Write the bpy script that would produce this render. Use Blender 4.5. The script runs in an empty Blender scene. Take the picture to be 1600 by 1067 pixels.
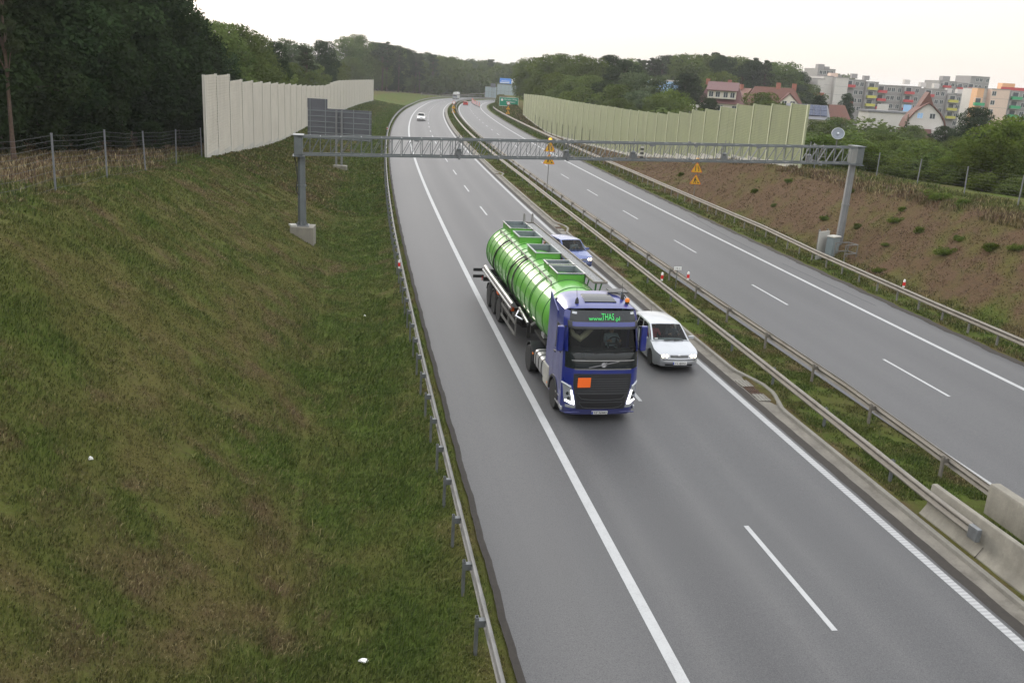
import bpy, bmesh, math, random
import numpy as np
from mathutils import Vector, Matrix, Euler
random.seed(7); RNG = np.random.default_rng(11)
SC = bpy.context.scene; COL = SC.collection
PI = math.pi
# ------------------------------------------------------------------ camera numbers and the line of the road
F, PITCH, ROLL, H = 1428.03, .28839, -.05996, 10.7012
KS = np.array([0, 40, 80, 120, 160, 200, 250, 300, 330, 400, 1200.])
KV = np.array([8e-5, .00039, .00043, .00041, .00054, .0004, .00034, .00038, .0006, .003, .003])
S = np.arange(-40, 620.01, .25); _i0 = 160
_h = np.cumsum(np.interp(S, KS, KV)) * .25; HH = _h - _h[_i0] - .18916
PX = np.cumsum(np.sin(HH)) * .25; PX = PX - PX[_i0] + 10.11861
PY = np.cumsum(np.cos(HH)) * .25; PY = PY - PY[_i0]
_sl = np.where(S < 0, .00338, np.where(S < 300, .00338 - 7.15734e-5 * S, np.interp(S, [300, 350], [-.0181, -.006])))
ZR = np.cumsum(_sl) * .25; ZR -= ZR[_i0]

def zr(s): return np.interp(s, S, ZR)
def hd(s): return np.interp(s, S, HH)
def pos(s, o, dz=0.0):
    """road coordinates (metres along, metres right of the lane line, height over the road) -> world, vectorised"""
    s = np.asarray(s, float); o = np.asarray(o, float)
    hh = hd(s)
    x = np.interp(s, S, PX) + o * np.cos(hh); y = np.interp(s, S, PY) - o * np.sin(hh)
    return np.stack(np.broadcast_arrays(x, y, zr(s) + dz), -1)
def so(x, y):
    i = int(np.argmin((PX - x) ** 2 + (PY - y) ** 2))
    return (S[i] + (x - PX[i]) * math.sin(HH[i]) + (y - PY[i]) * math.cos(HH[i]),
            (x - PX[i]) * math.cos(HH[i]) - (y - PY[i]) * math.sin(HH[i]))
def ray(u, v):
    xr = (u - 800) / F; ur = -(v - 533.5) / F
    cr, sr = math.cos(ROLL), math.sin(ROLL); X = xr * cr + ur * sr; uu = -xr * sr + ur * cr
    c, s = math.cos(PITCH), math.sin(PITCH)
    return X, c + uu * s, -s + uu * c
def at(u, v, Y):
    d = ray(u, v); k = Y / d[1]
    return Vector((d[0] * k, Y, H + d[2] * k))

# ------------------------------------------------------------------ terrain
def vnoise(x, y, seed=0):
    xi = np.floor(x).astype(np.int64); yi = np.floor(y).astype(np.int64); fx = x - xi; fy = y - yi
    fx = fx * fx * (3 - 2 * fx); fy = fy * fy * (3 - 2 * fy)
    def hsh(a, b):
        n = (a * 374761393 + b * 668265263 + seed * 69069) & 0x7fffffff
        n = ((n ^ (n >> 13)) * 1274126177) & 0x7fffffff
        return ((n ^ (n >> 16)) & 0xffff) / 65535.
    return (hsh(xi, yi) * (1 - fx) + hsh(xi + 1, yi) * fx) * (1 - fy) + (hsh(xi, yi + 1) * (1 - fx) + hsh(xi + 1, yi + 1) * fx) * fy
def fbm(x, y, sc, octv=3, seed=0):
    x = np.asarray(x, float); y = np.asarray(y, float)
    r = 0; a = .5; t = 0
    for k in range(octv):
        r = r + a * vnoise(x * sc, y * sc, seed + k); t += a; a *= .5; sc *= 2.03
    return r / t
ZCL = ([-40, 0, 20, 30.8, 36.7, 43.7, 51, 59, 68.8, 96.3, 120, 160, 210, 267, 314, 335, 360, 400, 440, 480, 620],
       [6.0, 6.0, 5.95, 5.86, 5.56, 5.18, 4.6, 4.13, 3.55, 1.73, .55, -.1, -.7, -1.16, -1.79, -1.2, -1.0, -1.6, -3.0, -4.2, -5])
ZCR = ([-40, 30, 51, 62, 74.3, 81.7, 91.5, 106.1, 125.3, 138.2, 158.3, 172.7, 192.6, 210, 229.7, 260, 300, 350, 420, 620],
       [4.6, 4.5, 4.4, 4.27, 4.14, 3.91, 3.28, 1.89, .34, -.04, -.55, -1.0, -1.3, -.8, -.02, 1.2, 1.8, 1.5, -1.0, -3.5])
def ob(s): return np.interp(s, [0, 90, 130, 180, 260], [27, 27, 26, 24.5, 22.5])      # line of the right noise barrier
def _lerpcols(o, xs, zs):
    r = np.full(np.shape(o), np.nan)
    r = np.where(o <= xs[0], zs[0], r)
    for i in range(len(xs) - 1):
        t = np.clip((o - xs[i]) / (xs[i + 1] - xs[i]), 0, 1)
        r = np.where((o > xs[i]) & (o <= xs[i + 1]), zs[i] + (zs[i + 1] - zs[i]) * t, r)
    return np.where(o > xs[-1], zs[-1], r)
def zt(s, o, rough=True):
    """height of the ground"""
    s, o = np.broadcast_arrays(np.asarray(s, float), np.asarray(o, float))
    r = zr(s); cl = np.interp(s, *ZCL); cr = np.interp(s, *ZCR); b = ob(s)
    # the right foot of the slope can lie above or below the crest further on
    foot = np.where(cr > r - .2, r - .2, r - .25)
    left = _lerpcols(o, [-260, -90, -40, -24, -20.4, -19.2, -11.2, -9.7, -8.3, -7.7, -6.7],
                     [cl - 1, cl + .5, cl + .6, cl + .3, cl + .12, cl - .12, r - .38, r - .52, r - .3, r - .1, r - .07])
    right = _lerpcols(o, [17.8, 19.7, 20.5, b - 1.0, b - .2, b + 2, b + 6, b + 18, b + 40, 200, 400],
                      [r - .07, r - .12, foot, cr - .3, cr - .02, cr + .08, cr + .1, cr * .8, cr * .5 - .3, r * 0 - 2.5, r * 0 - 4])
    mid = _lerpcols(o, [3.9, 4.7, 4.85, 5.8, 6.9, 7.8, 8.3], [r - .1, r - .1, r + .06, r + .05, r + .05, r - .03, r - .08])
    z = np.where(o < -6.6, left, np.where(o > 17.8, right, np.where((o > 3.9) & (o < 8.3), mid, r - .1)))
    if rough:
        x, y = pos(s, o)[..., 0], pos(s, o)[..., 1]
        amp = np.where(o < -8, .16, np.where(o > 20.5, .18, .0)) * np.clip((np.abs(o + 8) + .2) / 3, 0, 1)
        z = z + amp * (fbm(x, y, .7, 3, 5) - .5) * 1.3
        z = z + np.where((o > 5) & (o < 8), .05 * (fbm(x, y, 2.5, 2, 9) - .5), 0)
    return z
def dressing(s, o):
    """how green and how dry the ground cover is"""
    p = pos(s, o); x, y = p[..., 0], p[..., 1]; o0_ = o; o = o + np.where(o < -9, (fbm(x, y, .22, 3, 31) - .5) * 5.0, 0)
    n1 = fbm(x, y, .16, 3, 21); n2 = fbm(x, y, .5, 3, 22); n3 = fbm(x, y, 1.7, 3, 23); n4 = fbm(x, y, 1.1, 3, 24)
    lush = _lerpcols(o, [-60, -26, -22, -19.5, -17, -13, -11.2, -8.5, -6.7], [.25, .1, .3, .65, .4, .3, .75, .95, .55])
    dry = _lerpcols(o, [-60, -30, -22.5, -20.3, -17, -13.5, -12, -10.6, -9, -6.7], [.55, .85, .8, .26, .29, .33, .42, .12, .06, .3])
    lr = _lerpcols(o, [17.8, 19.2, 20.6, 22, 26, 29, 34], [.2, .75, .55, .18, .2, .6, .7])
    dr = _lerpcols(o, [17.8, 19.2, 20.6, 22, 26, 29, 34], [.5, .2, .45, .92, .9, .4, .3])
    lm = _lerpcols(o, [4.7, 5.2, 6.4, 7.6, 8.3], [.25, .65, .8, .6, .2]); dm = _lerpcols(o, [4.7, 5.2, 6.4, 7.6, 8.3], [.7, .3, .15, .3, .7])
    lush = np.where(o > 17, lr, np.where(o > 3, lm, lush)); dry = np.where(o > 17, dr, np.where(o > 3, dm, dry))
    far = np.clip((s - 110) / 90, 0, 1)
    lush = lush + far * np.where(o > 17, .35, .25); dry = dry - far * np.where(o > 17, .35, .25)
    lush = lush + (n2 - .5) * .6 + (n1 - .5) * .6 + (n4 - .5) * 1.3
    dry = dry + (.5 - n2) * .5 + (n1 - .5) * .7 + (n3 - .5) * 1.2
    return np.clip(lush, 0, 1), np.clip(dry, 0, 1)

# ------------------------------------------------------------------ mesh helpers
class MB:
    def __init__(self): self.v = []; self.f = []; self.m = []
    def add(self, vs, fs, mi=0):
        b = len(self.v); self.v += [tuple(p) for p in vs]; self.f += [tuple(i + b for i in f) for f in fs]; self.m += [mi] * len(fs); return self
    def hexa(self, p, mi=0):    # 8 corners: bottom ring 0-3 ccw, top ring 4-7
        return self.add(p, [(0, 3, 2, 1), (4, 5, 6, 7), (0, 1, 5, 4), (1, 2, 6, 5), (2, 3, 7, 6), (3, 0, 4, 7)], mi)
    def box(self, c, s, rz=0, mi=0, tx=1, ty=1):
        x, y, z = c; a, b, h = s[0] / 2, s[1] / 2, s[2] / 2; cs, sn = math.cos(rz), math.sin(rz)
        P = []
        for k, (sx, sy) in ((-1, (1, 1)), (1, (tx, ty))):
            for i, j in ((-1, -1), (1, -1), (1, 1), (-1, 1)):
                u, w = i * a * sx, j * b * sy; P.append((x + u * cs - w * sn, y + u * sn + w * cs, z + k * h))
        return self.hexa(P, mi)
    def bar(self, p0, p1, w, h=None, mi=0, up=(0, 0, 1)):
        h = h or w; p0 = Vector(p0); p1 = Vector(p1); d = (p1 - p0).normalized(); u = Vector(up)
        if abs(d.dot(u)) > .98: u = Vector((0, 1, 0))
        a = d.cross(u).normalized() * (w / 2); b = a.cross(d).normalized() * (h / 2)
        P = [p0 - a - b, p0 + a - b, p0 + a + b, p0 - a + b, p1 - a - b, p1 + a - b, p1 + a + b, p1 - a + b]
        return self.add(P, [(0, 1, 2, 3), (7, 6, 5, 4), (0, 4, 5, 1), (1, 5, 6, 2), (2, 6, 7, 3), (3, 7, 4, 0)], mi)
    def tube(self, pts, r, n=8, mi=0, cap=True):
        pts = [Vector(p) for p in pts]; rr = r if isinstance(r, (list, tuple)) else [r] * len(pts); rings = []; pa = None
        for i, p in enumerate(pts):
            d = (pts[min(i + 1, len(pts) - 1)] - pts[max(i - 1, 0)])
            d = d.normalized() if d.length > 1e-9 else Vector((0, 0, 1))
            if pa is None:
                u = Vector((0, 0, 1)) if abs(d.z) < .9 else Vector((1, 0, 0)); a = d.cross(u).normalized()
            else:
                a = (pa - d * pa.dot(d)).normalized()
            pa = a; b = d.cross(a)
            rings.append([p + (a * math.cos(2 * PI * k / n) + b * math.sin(2 * PI * k / n)) * rr[i] for k in range(n)])
        return self.loft(rings, True, cap, mi)
    def loft(self, rings, closed=True, cap=True, mi=0):
        n = len(rings[0]); vs = [p for r in rings for p in r]; fs = []
        for i in range(len(rings) - 1):
            for k in range(n if closed else n - 1):
                k2 = (k + 1) % n; fs.append((i * n + k, i * n + k2, (i + 1) * n + k2, (i + 1) * n + k))
        if cap and closed:
            fs.append(tuple(range(n))[::-1]); b = (len(rings) - 1) * n; fs.append(tuple(b + k for k in range(n)))
        return self.add(vs, fs, mi)
    def lathe(self, prof, n=24, c=(0, 0, 0), axis='z', mi=0, cap=True):
        rings = []
        for r, h in prof:
            ring = []
            for k in range(n):
                a = 2 * PI * k / n; x, y = r * math.cos(a), r * math.sin(a)
                q = (x, y, h) if axis == 'z' else ((h, x, y) if axis == 'x' else (y, h, x))
                ring.append((q[0] + c[0], q[1] + c[1], q[2] + c[2]))
            rings.append(ring)
        return self.loft(rings, True, cap, mi)
    def prism(self, poly, d0, d1, plane='xz', mi=0):
        n = len(poly)
        def q(p, d): return {'xz': (p[0], d, p[1]), 'xy': (p[0], p[1], d), 'yz': (d, p[0], p[1])}[plane]
        vs = [q(p, d0) for p in poly] + [q(p, d1) for p in poly]
        fs = [tuple(range(n))[::-1], tuple(range(n, 2 * n))] + [(i, (i + 1) % n, n + (i + 1) % n, n + i) for i in range(n)]
        return self.add(vs, fs, mi)
    def grid(self, fn, nu, nv, mi=0):
        vs = [fn(i / nu, j / nv) for j in range(nv + 1) for i in range(nu + 1)]; w = nu + 1
        return self.add(vs, [(j * w + i, j * w + i + 1, (j + 1) * w + i + 1, (j + 1) * w + i) for j in range(nv) for i in range(nu)], mi)
    def slab(self, fn, nu, nv, thick, mi=0):
        """a curved sheet with thickness: fn(u,v) gives the front, thick(u,v)->vector to the back"""
        w = nu + 1; n = w * (nv + 1)
        A = [Vector(fn(i / nu, j / nv)) for j in range(nv + 1) for i in range(nu + 1)]
        t = Vector(thick); vs = A + [p + t for p in A]
        fs = [(j * w + i, j * w + i + 1, (j + 1) * w + i + 1, (j + 1) * w + i) for j in range(nv) for i in range(nu)]
        fs += [tuple(k + n for k in f[::-1]) for f in list(fs)]
        rim = [i for i in range(w)] + [j * w + nu for j in range(1, nv + 1)] + [nv * w + i for i in range(nu - 1, -1, -1)] + [j * w for j in range(nv - 1, 0, -1)]
        for a, b in zip(rim, rim[1:] + rim[:1]): fs.append((b, a, a + n, b + n))
        return self.add(vs, fs, mi)
    def sweep(self, prof, ss, closed=False, do=None, cap=False, mi=0, rel=True):
        rings = []
        for s in ss:
            d = do(s) if do else 0
            rings.append([tuple(pos(s, o + d, z)) for o, z in prof])
        return self.loft(rings, closed, cap, mi)
    def build(self, name, mats, parent=None, ang=35, bevel=0, seg=2, fix=True):
        me = bpy.data.meshes.new(name); me.from_pydata(self.v, [], self.f)
        for m in (mats if isinstance(mats, (list, tuple)) else [mats]): me.materials.append(m)
        if any(self.m): me.polygons.foreach_set('material_index', self.m)
        if fix:
            bm = bmesh.new(); bm.from_mesh(me); bmesh.ops.recalc_face_normals(bm, faces=bm.faces); bm.to_mesh(me); bm.free()
        if ang:
            me.shade_smooth(); me.set_sharp_from_angle(angle=math.radians(ang))
        o = bpy.data.objects.new(name, me); COL.objects.link(o)
        if parent: o.parent = parent
        if bevel:
            b = o.modifiers.new('bevel', 'BEVEL'); b.width = bevel; b.segments = seg; b.limit_method = 'ANGLE'; b.angle_limit = math.radians(40); b.harden_normals = False
        return o
def raw_mesh(name, V, Fc, mats, parent=None, smooth=False):
    """big mesh from arrays; Fc is (n,3) or (n,4)"""
    me = bpy.data.meshes.new(name); V = np.ascontiguousarray(V, np.float32); Fc = np.ascontiguousarray(Fc, np.int32)
    k = Fc.shape[1]
    me.vertices.add(len(V)); me.vertices.foreach_set('co', V.ravel())
    me.loops.add(Fc.size); me.loops.foreach_set('vertex_index', Fc.ravel())
    me.polygons.add(len(Fc)); me.polygons.foreach_set('loop_start', np.arange(0, Fc.size, k, dtype=np.int32))
    if smooth: me.polygons.foreach_set('use_smooth', np.ones(len(Fc), bool))
    me.update(calc_edges=True)
    for m in (mats if isinstance(mats, (list, tuple)) else [mats]): me.materials.append(m)
    o = bpy.data.objects.new(name, me); COL.objects.link(o)
    if parent: o.parent = parent
    return o
def attr(o, name, arr):
    a = o.data.attributes.new(name, 'FLOAT', 'POINT'); a.data.foreach_set('value', np.ascontiguousarray(arr, np.float32).ravel())
def empty(name, loc=(0, 0, 0), rz=0):
    e = bpy.data.objects.new(name, None); COL.objects.link(e); e.location = loc; e.rotation_euler = (0, 0, rz); e.empty_display_size = .3; return e
def tag(o, label=None, cat=None, group=None, kind=None):
    if label: o['label'] = label
    if cat: o['category'] = cat
    if group: o['group'] = group
    if kind: o['kind'] = kind
    return o
def copy_tree(o, parent=None):
    c = o.copy(); COL.objects.link(c); c.parent = parent
    for ch in list(o.children): copy_tree(ch, c)
    return c
def frame(name, s, o, rz=0, dz=0):
    """an Empty on the road, its +y along the road away from the camera"""
    p = pos(s, o, dz); return empty(name, tuple(p), -float(hd(s)) + rz)

# ------------------------------------------------------------------ materials
def mat(name): m = bpy.data.materials.new(name); m.use_nodes = True; return m, m.node_tree, m.node_tree.nodes['Principled BSDF']
def N(nt, t, **kw):
    n = nt.nodes.new(t)
    for k, v in kw.items():
        if k in n.inputs and not hasattr(n, k): n.inputs[k].default_value = v
        elif hasattr(n, k): setattr(n, k, v)
        else: n.inputs[k].default_value = v
    return n
def mixc(nt, fac, a, b, blend='MIX'):
    n = nt.nodes.new('ShaderNodeMix'); n.data_type = 'RGBA'; n.blend_type = blend
    for i, v in ((0, fac), (6, a), (7, b)):
        if hasattr(v, 'is_output') or isinstance(v, bpy.types.NodeSocket): nt.links.new(v, n.inputs[i])
        else: n.inputs[i].default_value = (v if i == 0 else (*v, 1) if len(v) == 3 else v)
    return n.outputs[2]
def mth(nt, op, a, b=None, clamp=False):
    n = nt.nodes.new('ShaderNodeMath'); n.operation = op; n.use_clamp = clamp
    for i, v in ((0, a), (1, b)):
        if v is None: continue
        if isinstance(v, bpy.types.NodeSocket): nt.links.new(v, n.inputs[i])
        else: n.inputs[i].default_value = v
    return n.outputs[0]
def noise(nt, scale, detail=3, rough=.55, vec=None, dist=0):
    n = N(nt, 'ShaderNodeTexNoise'); n.inputs['Scale'].default_value = scale; n.inputs['Detail'].default_value = detail
    n.inputs['Roughness'].default_value = rough; n.inputs['Distortion'].default_value = dist
    if vec is not None: nt.links.new(vec, n.inputs['Vector'])
    return n.outputs['Fac']
def ramp(nt, fac, stops):
    n = nt.nodes.new('ShaderNodeValToRGB'); e = n.color_ramp.elements
    while len(e) < len(stops): e.new(.5)
    for el, (p, c) in zip(e, stops): el.position = p; el.color = (*c, 1) if len(c) == 3 else c
    nt.links.new(fac, n.inputs[0]); return n.outputs[0]
def maprange(nt, v, a, b, c=0, d=1):
    n = nt.nodes.new('ShaderNodeMapRange'); nt.links.new(v, n.inputs[0])
    for i, x in zip((1, 2, 3, 4), (a, b, c, d)): n.inputs[i].default_value = x
    return n.outputs[0]
def objco(nt): return N(nt, 'ShaderNodeTexCoord').outputs['Object']
def geopos(nt): return N(nt, 'ShaderNodeNewGeometry').outputs['Position']
def bump(nt, bs, h, strength=.3, dist=.02):
    b = nt.nodes.new('ShaderNodeBump'); b.inputs['Strength'].default_value = strength; b.inputs['Distance'].default_value = dist
    nt.links.new(h, b.inputs['Height']); nt.links.new(b.outputs[0], bs.inputs['Normal'])
def plain(name, col, rough=.5, metal=0, var=.15, scale=3., coat=0, dirt=None, bmp=0, spec=None, streak=0):
    """paint, metal, plastic or stone with a little wear"""
    m, nt, b = mat(name); v = objco(nt)
    n = noise(nt, scale, 5, .6, v); n2 = noise(nt, scale * 9, 3, .6, v)
    f = mth(nt, 'ADD', mth(nt, 'MULTIPLY', n, .7), mth(nt, 'MULTIPLY', n2, .3))
    lo = tuple(c * (1 - var) for c in col); hi = tuple(min(1, c * (1 + var)) for c in col)
    c = ramp(nt, f, [(.3, lo), (.7, hi)])
    if dirt:
        d = maprange(nt, noise(nt, scale * .8, 6, .7, v), .5, .75); c = mixc(nt, mth(nt, 'MULTIPLY', d, dirt[3]), c, dirt[:3])
    if streak:      # rain streaks and dirt run down the face
        mp = N(nt, 'ShaderNodeMapping'); mp.inputs['Scale'].default_value = (2.2, 2.2, .16); nt.links.new(v, mp.inputs[0])
        s1 = noise(nt, 1., 5, .65, mp.outputs[0]); s2 = noise(nt, .25, 3, .6, v)
        c = mixc(nt, maprange(nt, mth(nt, 'ADD', mth(nt, 'MULTIPLY', s1, .7), mth(nt, 'MULTIPLY', s2, .3)), .46, .72, 0, streak), c, tuple(x * .55 for x in col))
    nt.links.new(c, b.inputs['Base Color']); b.inputs['Metallic'].default_value = metal
    nt.links.new(maprange(nt, f, .3, .7, max(.02, rough - .08), min(1, rough + .08)), b.inputs['Roughness'])
    if coat: b.inputs['Coat Weight'].default_value = coat; b.inputs['Coat Roughness'].default_value = .06
    if spec is not None: b.inputs['Specular IOR Level'].default_value = spec
    if bmp: bump(nt, b, n2, bmp, .02)
    return m
def emit(name, col, strength):
    m, nt, b = mat(name); b.inputs['Base Color'].default_value = (*col, 1); b.inputs['Emission Color'].default_value = (*col, 1)
    b.inputs['Emission Strength'].default_value = strength; return m
def glassy(name, tint, see=.5, rough=.02):
    m, nt, b = mat(name); out = nt.nodes['Material Output']
    t = N(nt, 'ShaderNodeBsdfTransparent'); t.inputs[0].default_value = (*tint, 1)
    g = N(nt, 'ShaderNodeBsdfGlossy'); g.inputs['Roughness'].default_value = rough; g.inputs[0].default_value = (1, 1, 1, 1)
    fr = N(nt, 'ShaderNodeFresnel'); fr.inputs[0].default_value = 1.22
    mx = N(nt, 'ShaderNodeMixShader'); nt.links.new(fr.outputs[0], mx.inputs[0]); nt.links.new(t.outputs[0], mx.inputs[1]); nt.links.new(g.outputs[0], mx.inputs[2])
    nt.links.new(mx.outputs[0], out.inputs[0]); return m
M = {}
def grass_mat(name, blade):
    m, nt, b = mat(name); p = geopos(nt)
    lu = N(nt, 'ShaderNodeAttribute', attribute_name='lush').outputs['Fac']; dr = N(nt, 'ShaderNodeAttribute', attribute_name='dry').outputs['Fac']
    k = 1.6 if blade else 1.1
    sc = lambda c: tuple(x * k for x in c)
    n1 = noise(nt, 1.1, 5, .65, p); n2 = noise(nt, 9., 4, .65, p)
    green = mixc(nt, n1, sc((.034, .054, .010)), sc((.088, .118, .024)))
    olive = mixc(nt, n2, sc((.060, .056, .017)), sc((.116, .104, .036)))
    brown = mixc(nt, n2, sc((.056, .036, .022)), sc((.128, .084, .052)))
    c = mixc(nt, lu, olive, green)
    dd = maprange(nt, mth(nt, 'ADD', mth(nt, 'MULTIPLY', dr, .75), mth(nt, 'MULTIPLY', n2, .35)), .42, .86)
    c = mixc(nt, dd, c, brown)
    if blade:
        ti = N(nt, 'ShaderNodeAttribute', attribute_name='tint').outputs['Fac']
        c = mixc(nt, maprange(nt, ti, .80, 1., 0, .85), c, (.30, .25, .13))
        c = mixc(nt, maprange(nt, ti, .1, .8, .85, .0), c, mixc(nt, 1., c, (.30, .36, .34), 'MULTIPLY'))
        b.inputs['Roughness'].default_value = .7; b.inputs['Specular IOR Level'].default_value = .15
    else:
        soil = noise(nt, 3.3, 5, .7, p)
        c = mixc(nt, maprange(nt, soil, .5, .75, 0, .7), c, (.045, .031, .020))
        bump(nt, b, mth(nt, 'ADD', n2, noise(nt, 30, 3, .7, p)), .8, .06); b.inputs['Roughness'].default_value = .95; b.inputs['Specular IOR Level'].default_value = .05
    nt.links.new(c, b.inputs['Base Color']); return m
M['ground'] = grass_mat('ground_cover', False); M['blade'] = grass_mat('grass_blades', True)

def asphalt(name, lanes, tone=1.):
    m, nt, b = mat(name); p = geopos(nt)
    uv = N(nt, 'ShaderNodeUVMap', uv_map='road').outputs[0]; sp = N(nt, 'ShaderNodeSeparateXYZ'); nt.links.new(uv, sp.inputs[0]); o = sp.outputs[0]; s = sp.outputs[1]
    mp = N(nt, 'ShaderNodeMapping'); mp.inputs['Scale'].default_value = (1.3, .035, 1); nt.links.new(uv, mp.inputs[0])
    streak = noise(nt, 1., 4, .6, mp.outputs[0])
    big = noise(nt, .12, 4, .6, p); fine = noise(nt, 55, 3, .7, p); mid = noise(nt, 5, 4, .6, p)
    c = ramp(nt, mth(nt, 'ADD', mth(nt, 'MULTIPLY', streak, .5), mth(nt, 'ADD', mth(nt, 'MULTIPLY', big, .3), mth(nt, 'MULTIPLY', mid, .2))),
             [(.3, tuple(tone * x for x in (.036, .0365, .039))), (.7, tuple(tone * x for x in (.059, .059, .062)))])
    for oc, w, k in lanes:      # oil darkened middle of each lane, paler polished wheel tracks
        d = mth(nt, 'ABSOLUTE', mth(nt, 'SUBTRACT', mth(nt, 'ADD', o, mth(nt, 'MULTIPLY', mth(nt, 'SUBTRACT', streak, .5), .35)), oc))
        c = mixc(nt, maprange(nt, d, 0, w, abs(k), 0), c, (.026, .026, .029) if k > 0 else (.112, .108, .104))
    sp_ = maprange(nt, fine, .42, .62)
    c = mixc(nt, mth(nt, 'MULTIPLY', sp_, .42), c, (.13, .128, .125))
    c = mixc(nt, mth(nt, 'MULTIPLY', maprange(nt, noise(nt, 38, 2, .6, p), .52, .68), .7), c, (.022, .022, .025))
    nt.links.new(c, b.inputs['Base Color']); b.inputs['Roughness'].default_value = .58; b.inputs['Specular IOR Level'].default_value = .6
    bump(nt, b, fine, .35, .012); return m
M['asph_l'] = asphalt('asphalt_towards', [(-1.9, 1.05, .8), (1.9, .9, .45), (-5.3, 1.8, -.30), (-3.0, .45, -.22), (-.8, .45, -.22), (.9, .4, -.15), (2.9, .4, -.15)])
M['asph_r'] = asphalt('asphalt_away', [(10.2, 1.0, .35), (13.9, 1.0, .5), (17.0, 1.0, -.2)])
def paint(name, ribs=False):
    m, nt, b = mat(name); p = geopos(nt)
    w = noise(nt, 26, 4, .7, p); w2 = noise(nt, 1.7, 4, .6, p)
    c = mixc(nt, maprange(nt, mth(nt, 'ADD', mth(nt, 'MULTIPLY', w, .6), mth(nt, 'MULTIPLY', w2, .4)), .46, .72, 0, .55), (.37, .375, .375), (.17, .17, .17))
    if ribs:
        uv = N(nt, 'ShaderNodeUVMap', uv_map='road').outputs[0]; sp = N(nt, 'ShaderNodeSeparateXYZ'); nt.links.new(uv, sp.inputs[0])
        wv = mth(nt, 'SINE', mth(nt, 'MULTIPLY', sp.outputs[1], 2 * PI / .13)); f = maprange(nt, wv, -.2, .5)
        c = mixc(nt, mth(nt, 'ADD', mth(nt, 'MULTIPLY', f, .6), .4), (.21, .21, .21), c)
    nt.links.new(c, b.inputs['Base Color']); b.inputs['Roughness'].default_value = .6; return m
M['paint'] = paint('road_paint'); M['paint_rib'] = paint('ribbed_road_paint', True)
M['concrete'] = plain('concrete', (.215, .20, .165), .85, 0, .22, 1.4, dirt=(.10, .09, .07, .55), bmp=.3, streak=.6)
M['gutter'] = plain('gutter_concrete', (.155, .143, .12), .88, 0, .35, 1.1, dirt=(.05, .043, .034, .85), bmp=.3)
M['kerb'] = plain('kerb_concrete', (.185, .175, .15), .88, 0, .25, 1.3, dirt=(.08, .07, .055, .6), bmp=.3)
M['galv'] = plain('galvanised_steel', (.19, .186, .176), .6, .4, .3, 2.2, dirt=(.11, .098, .08, .6))
M['galv_post'] = plain('galvanised_post', (.17, .18, .185), .55, .5, .25, 4, dirt=(.08, .075, .065, .5))
M['galv_warm'] = plain('weathered_rail_steel', (.185, .17, .147), .62, .3, .3, 1.3, dirt=(.085, .07, .052, .7))
M['steel_grey'] = plain('gantry_steel', (.125, .14, .145), .5, .45, .15, 2.5, dirt=(.10, .11, .11, .4))
M['steel_pale'] = plain('pale_gantry_steel', (.22, .225, .23), .5, .4, .12, 2.5)
M['black'] = plain('black_plastic', (.012, .012, .013), .45, 0, .2, 6)
M['rubber'] = plain('tyre_rubber', (.016, .016, .016), .85, 0, .3, 8, dirt=(.05, .047, .042, .5))
def gs(u, v, dz=0.):
    d = ray(u, v); z = dz
    for _ in range(14):
        t = (z - H) / d[2]; s, o = so(d[0] * t, d[1] * t); z = float(zr(s)) + dz
    return s, o
def hit(u, v, y0=8.):
    """where a line of sight meets the ground"""
    d = ray(u, v); Y = y0
    while Y < 520:
        k = Y / d[1]; s, o = so(d[0] * k, Y)
        if H + d[2] * k < float(zt(s, o, False)): return s, o
        Y += .1 + Y * .002
    return s, o
def ground_at(x, y):
    s, o = so(x, y); return float(zt(s, o, False))

# ================================================================== GROUND
sr = np.concatenate([np.arange(-20, 60, .5), np.arange(60, 130, 1.), np.arange(130, 620.1, 4.)])
oc = np.concatenate([[-260, -180, -130, -90, -65, -50, -40, -33, -28, -25, -23], np.arange(-21.5, -6.6, .3), [-6.5, -3, 0, 3.85, 4.2, 4.72, 4.86], np.arange(5.1, 8.3, .3),
                     [8.6, 12, 17.78], np.arange(18, 31, .3), [32, 34, 37, 40, 44, 50, 58, 68, 82, 100, 130, 170, 220, 280]])
SS, OO = np.meshgrid(sr, oc, indexing='ij')
gp = pos(SS, OO); gp[..., 2] = zt(SS, OO)
nr, nc = SS.shape; idx = np.arange(nr * nc).reshape(nr, nc)
gf = np.stack([idx[:-1, :-1], idx[:-1, 1:], idx[1:, 1:], idx[1:, :-1]], -1).reshape(-1, 4)
gv = gp.reshape(-1, 3); lu, dr = dressing(SS, OO); lu = lu.ravel(); dr = dr.ravel()
b = len(gv)      # the wide plain reaching to the horizon, below the corridor
gv = np.vstack([gv, [[-3000, -1500, -9], [3000, -1500, -9], [3000, 4500, -9], [-3000, 4500, -9]]]); gf = np.vstack([gf, [[b, b + 1, b + 2, b + 3]]])
ground = raw_mesh('ground', gv, gf, M['ground'], smooth=True); tag(ground, kind='structure')
attr(ground, 'lush', np.append(lu, [.5] * 4)); attr(ground, 'dry', np.append(dr, [.3] * 4))

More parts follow.
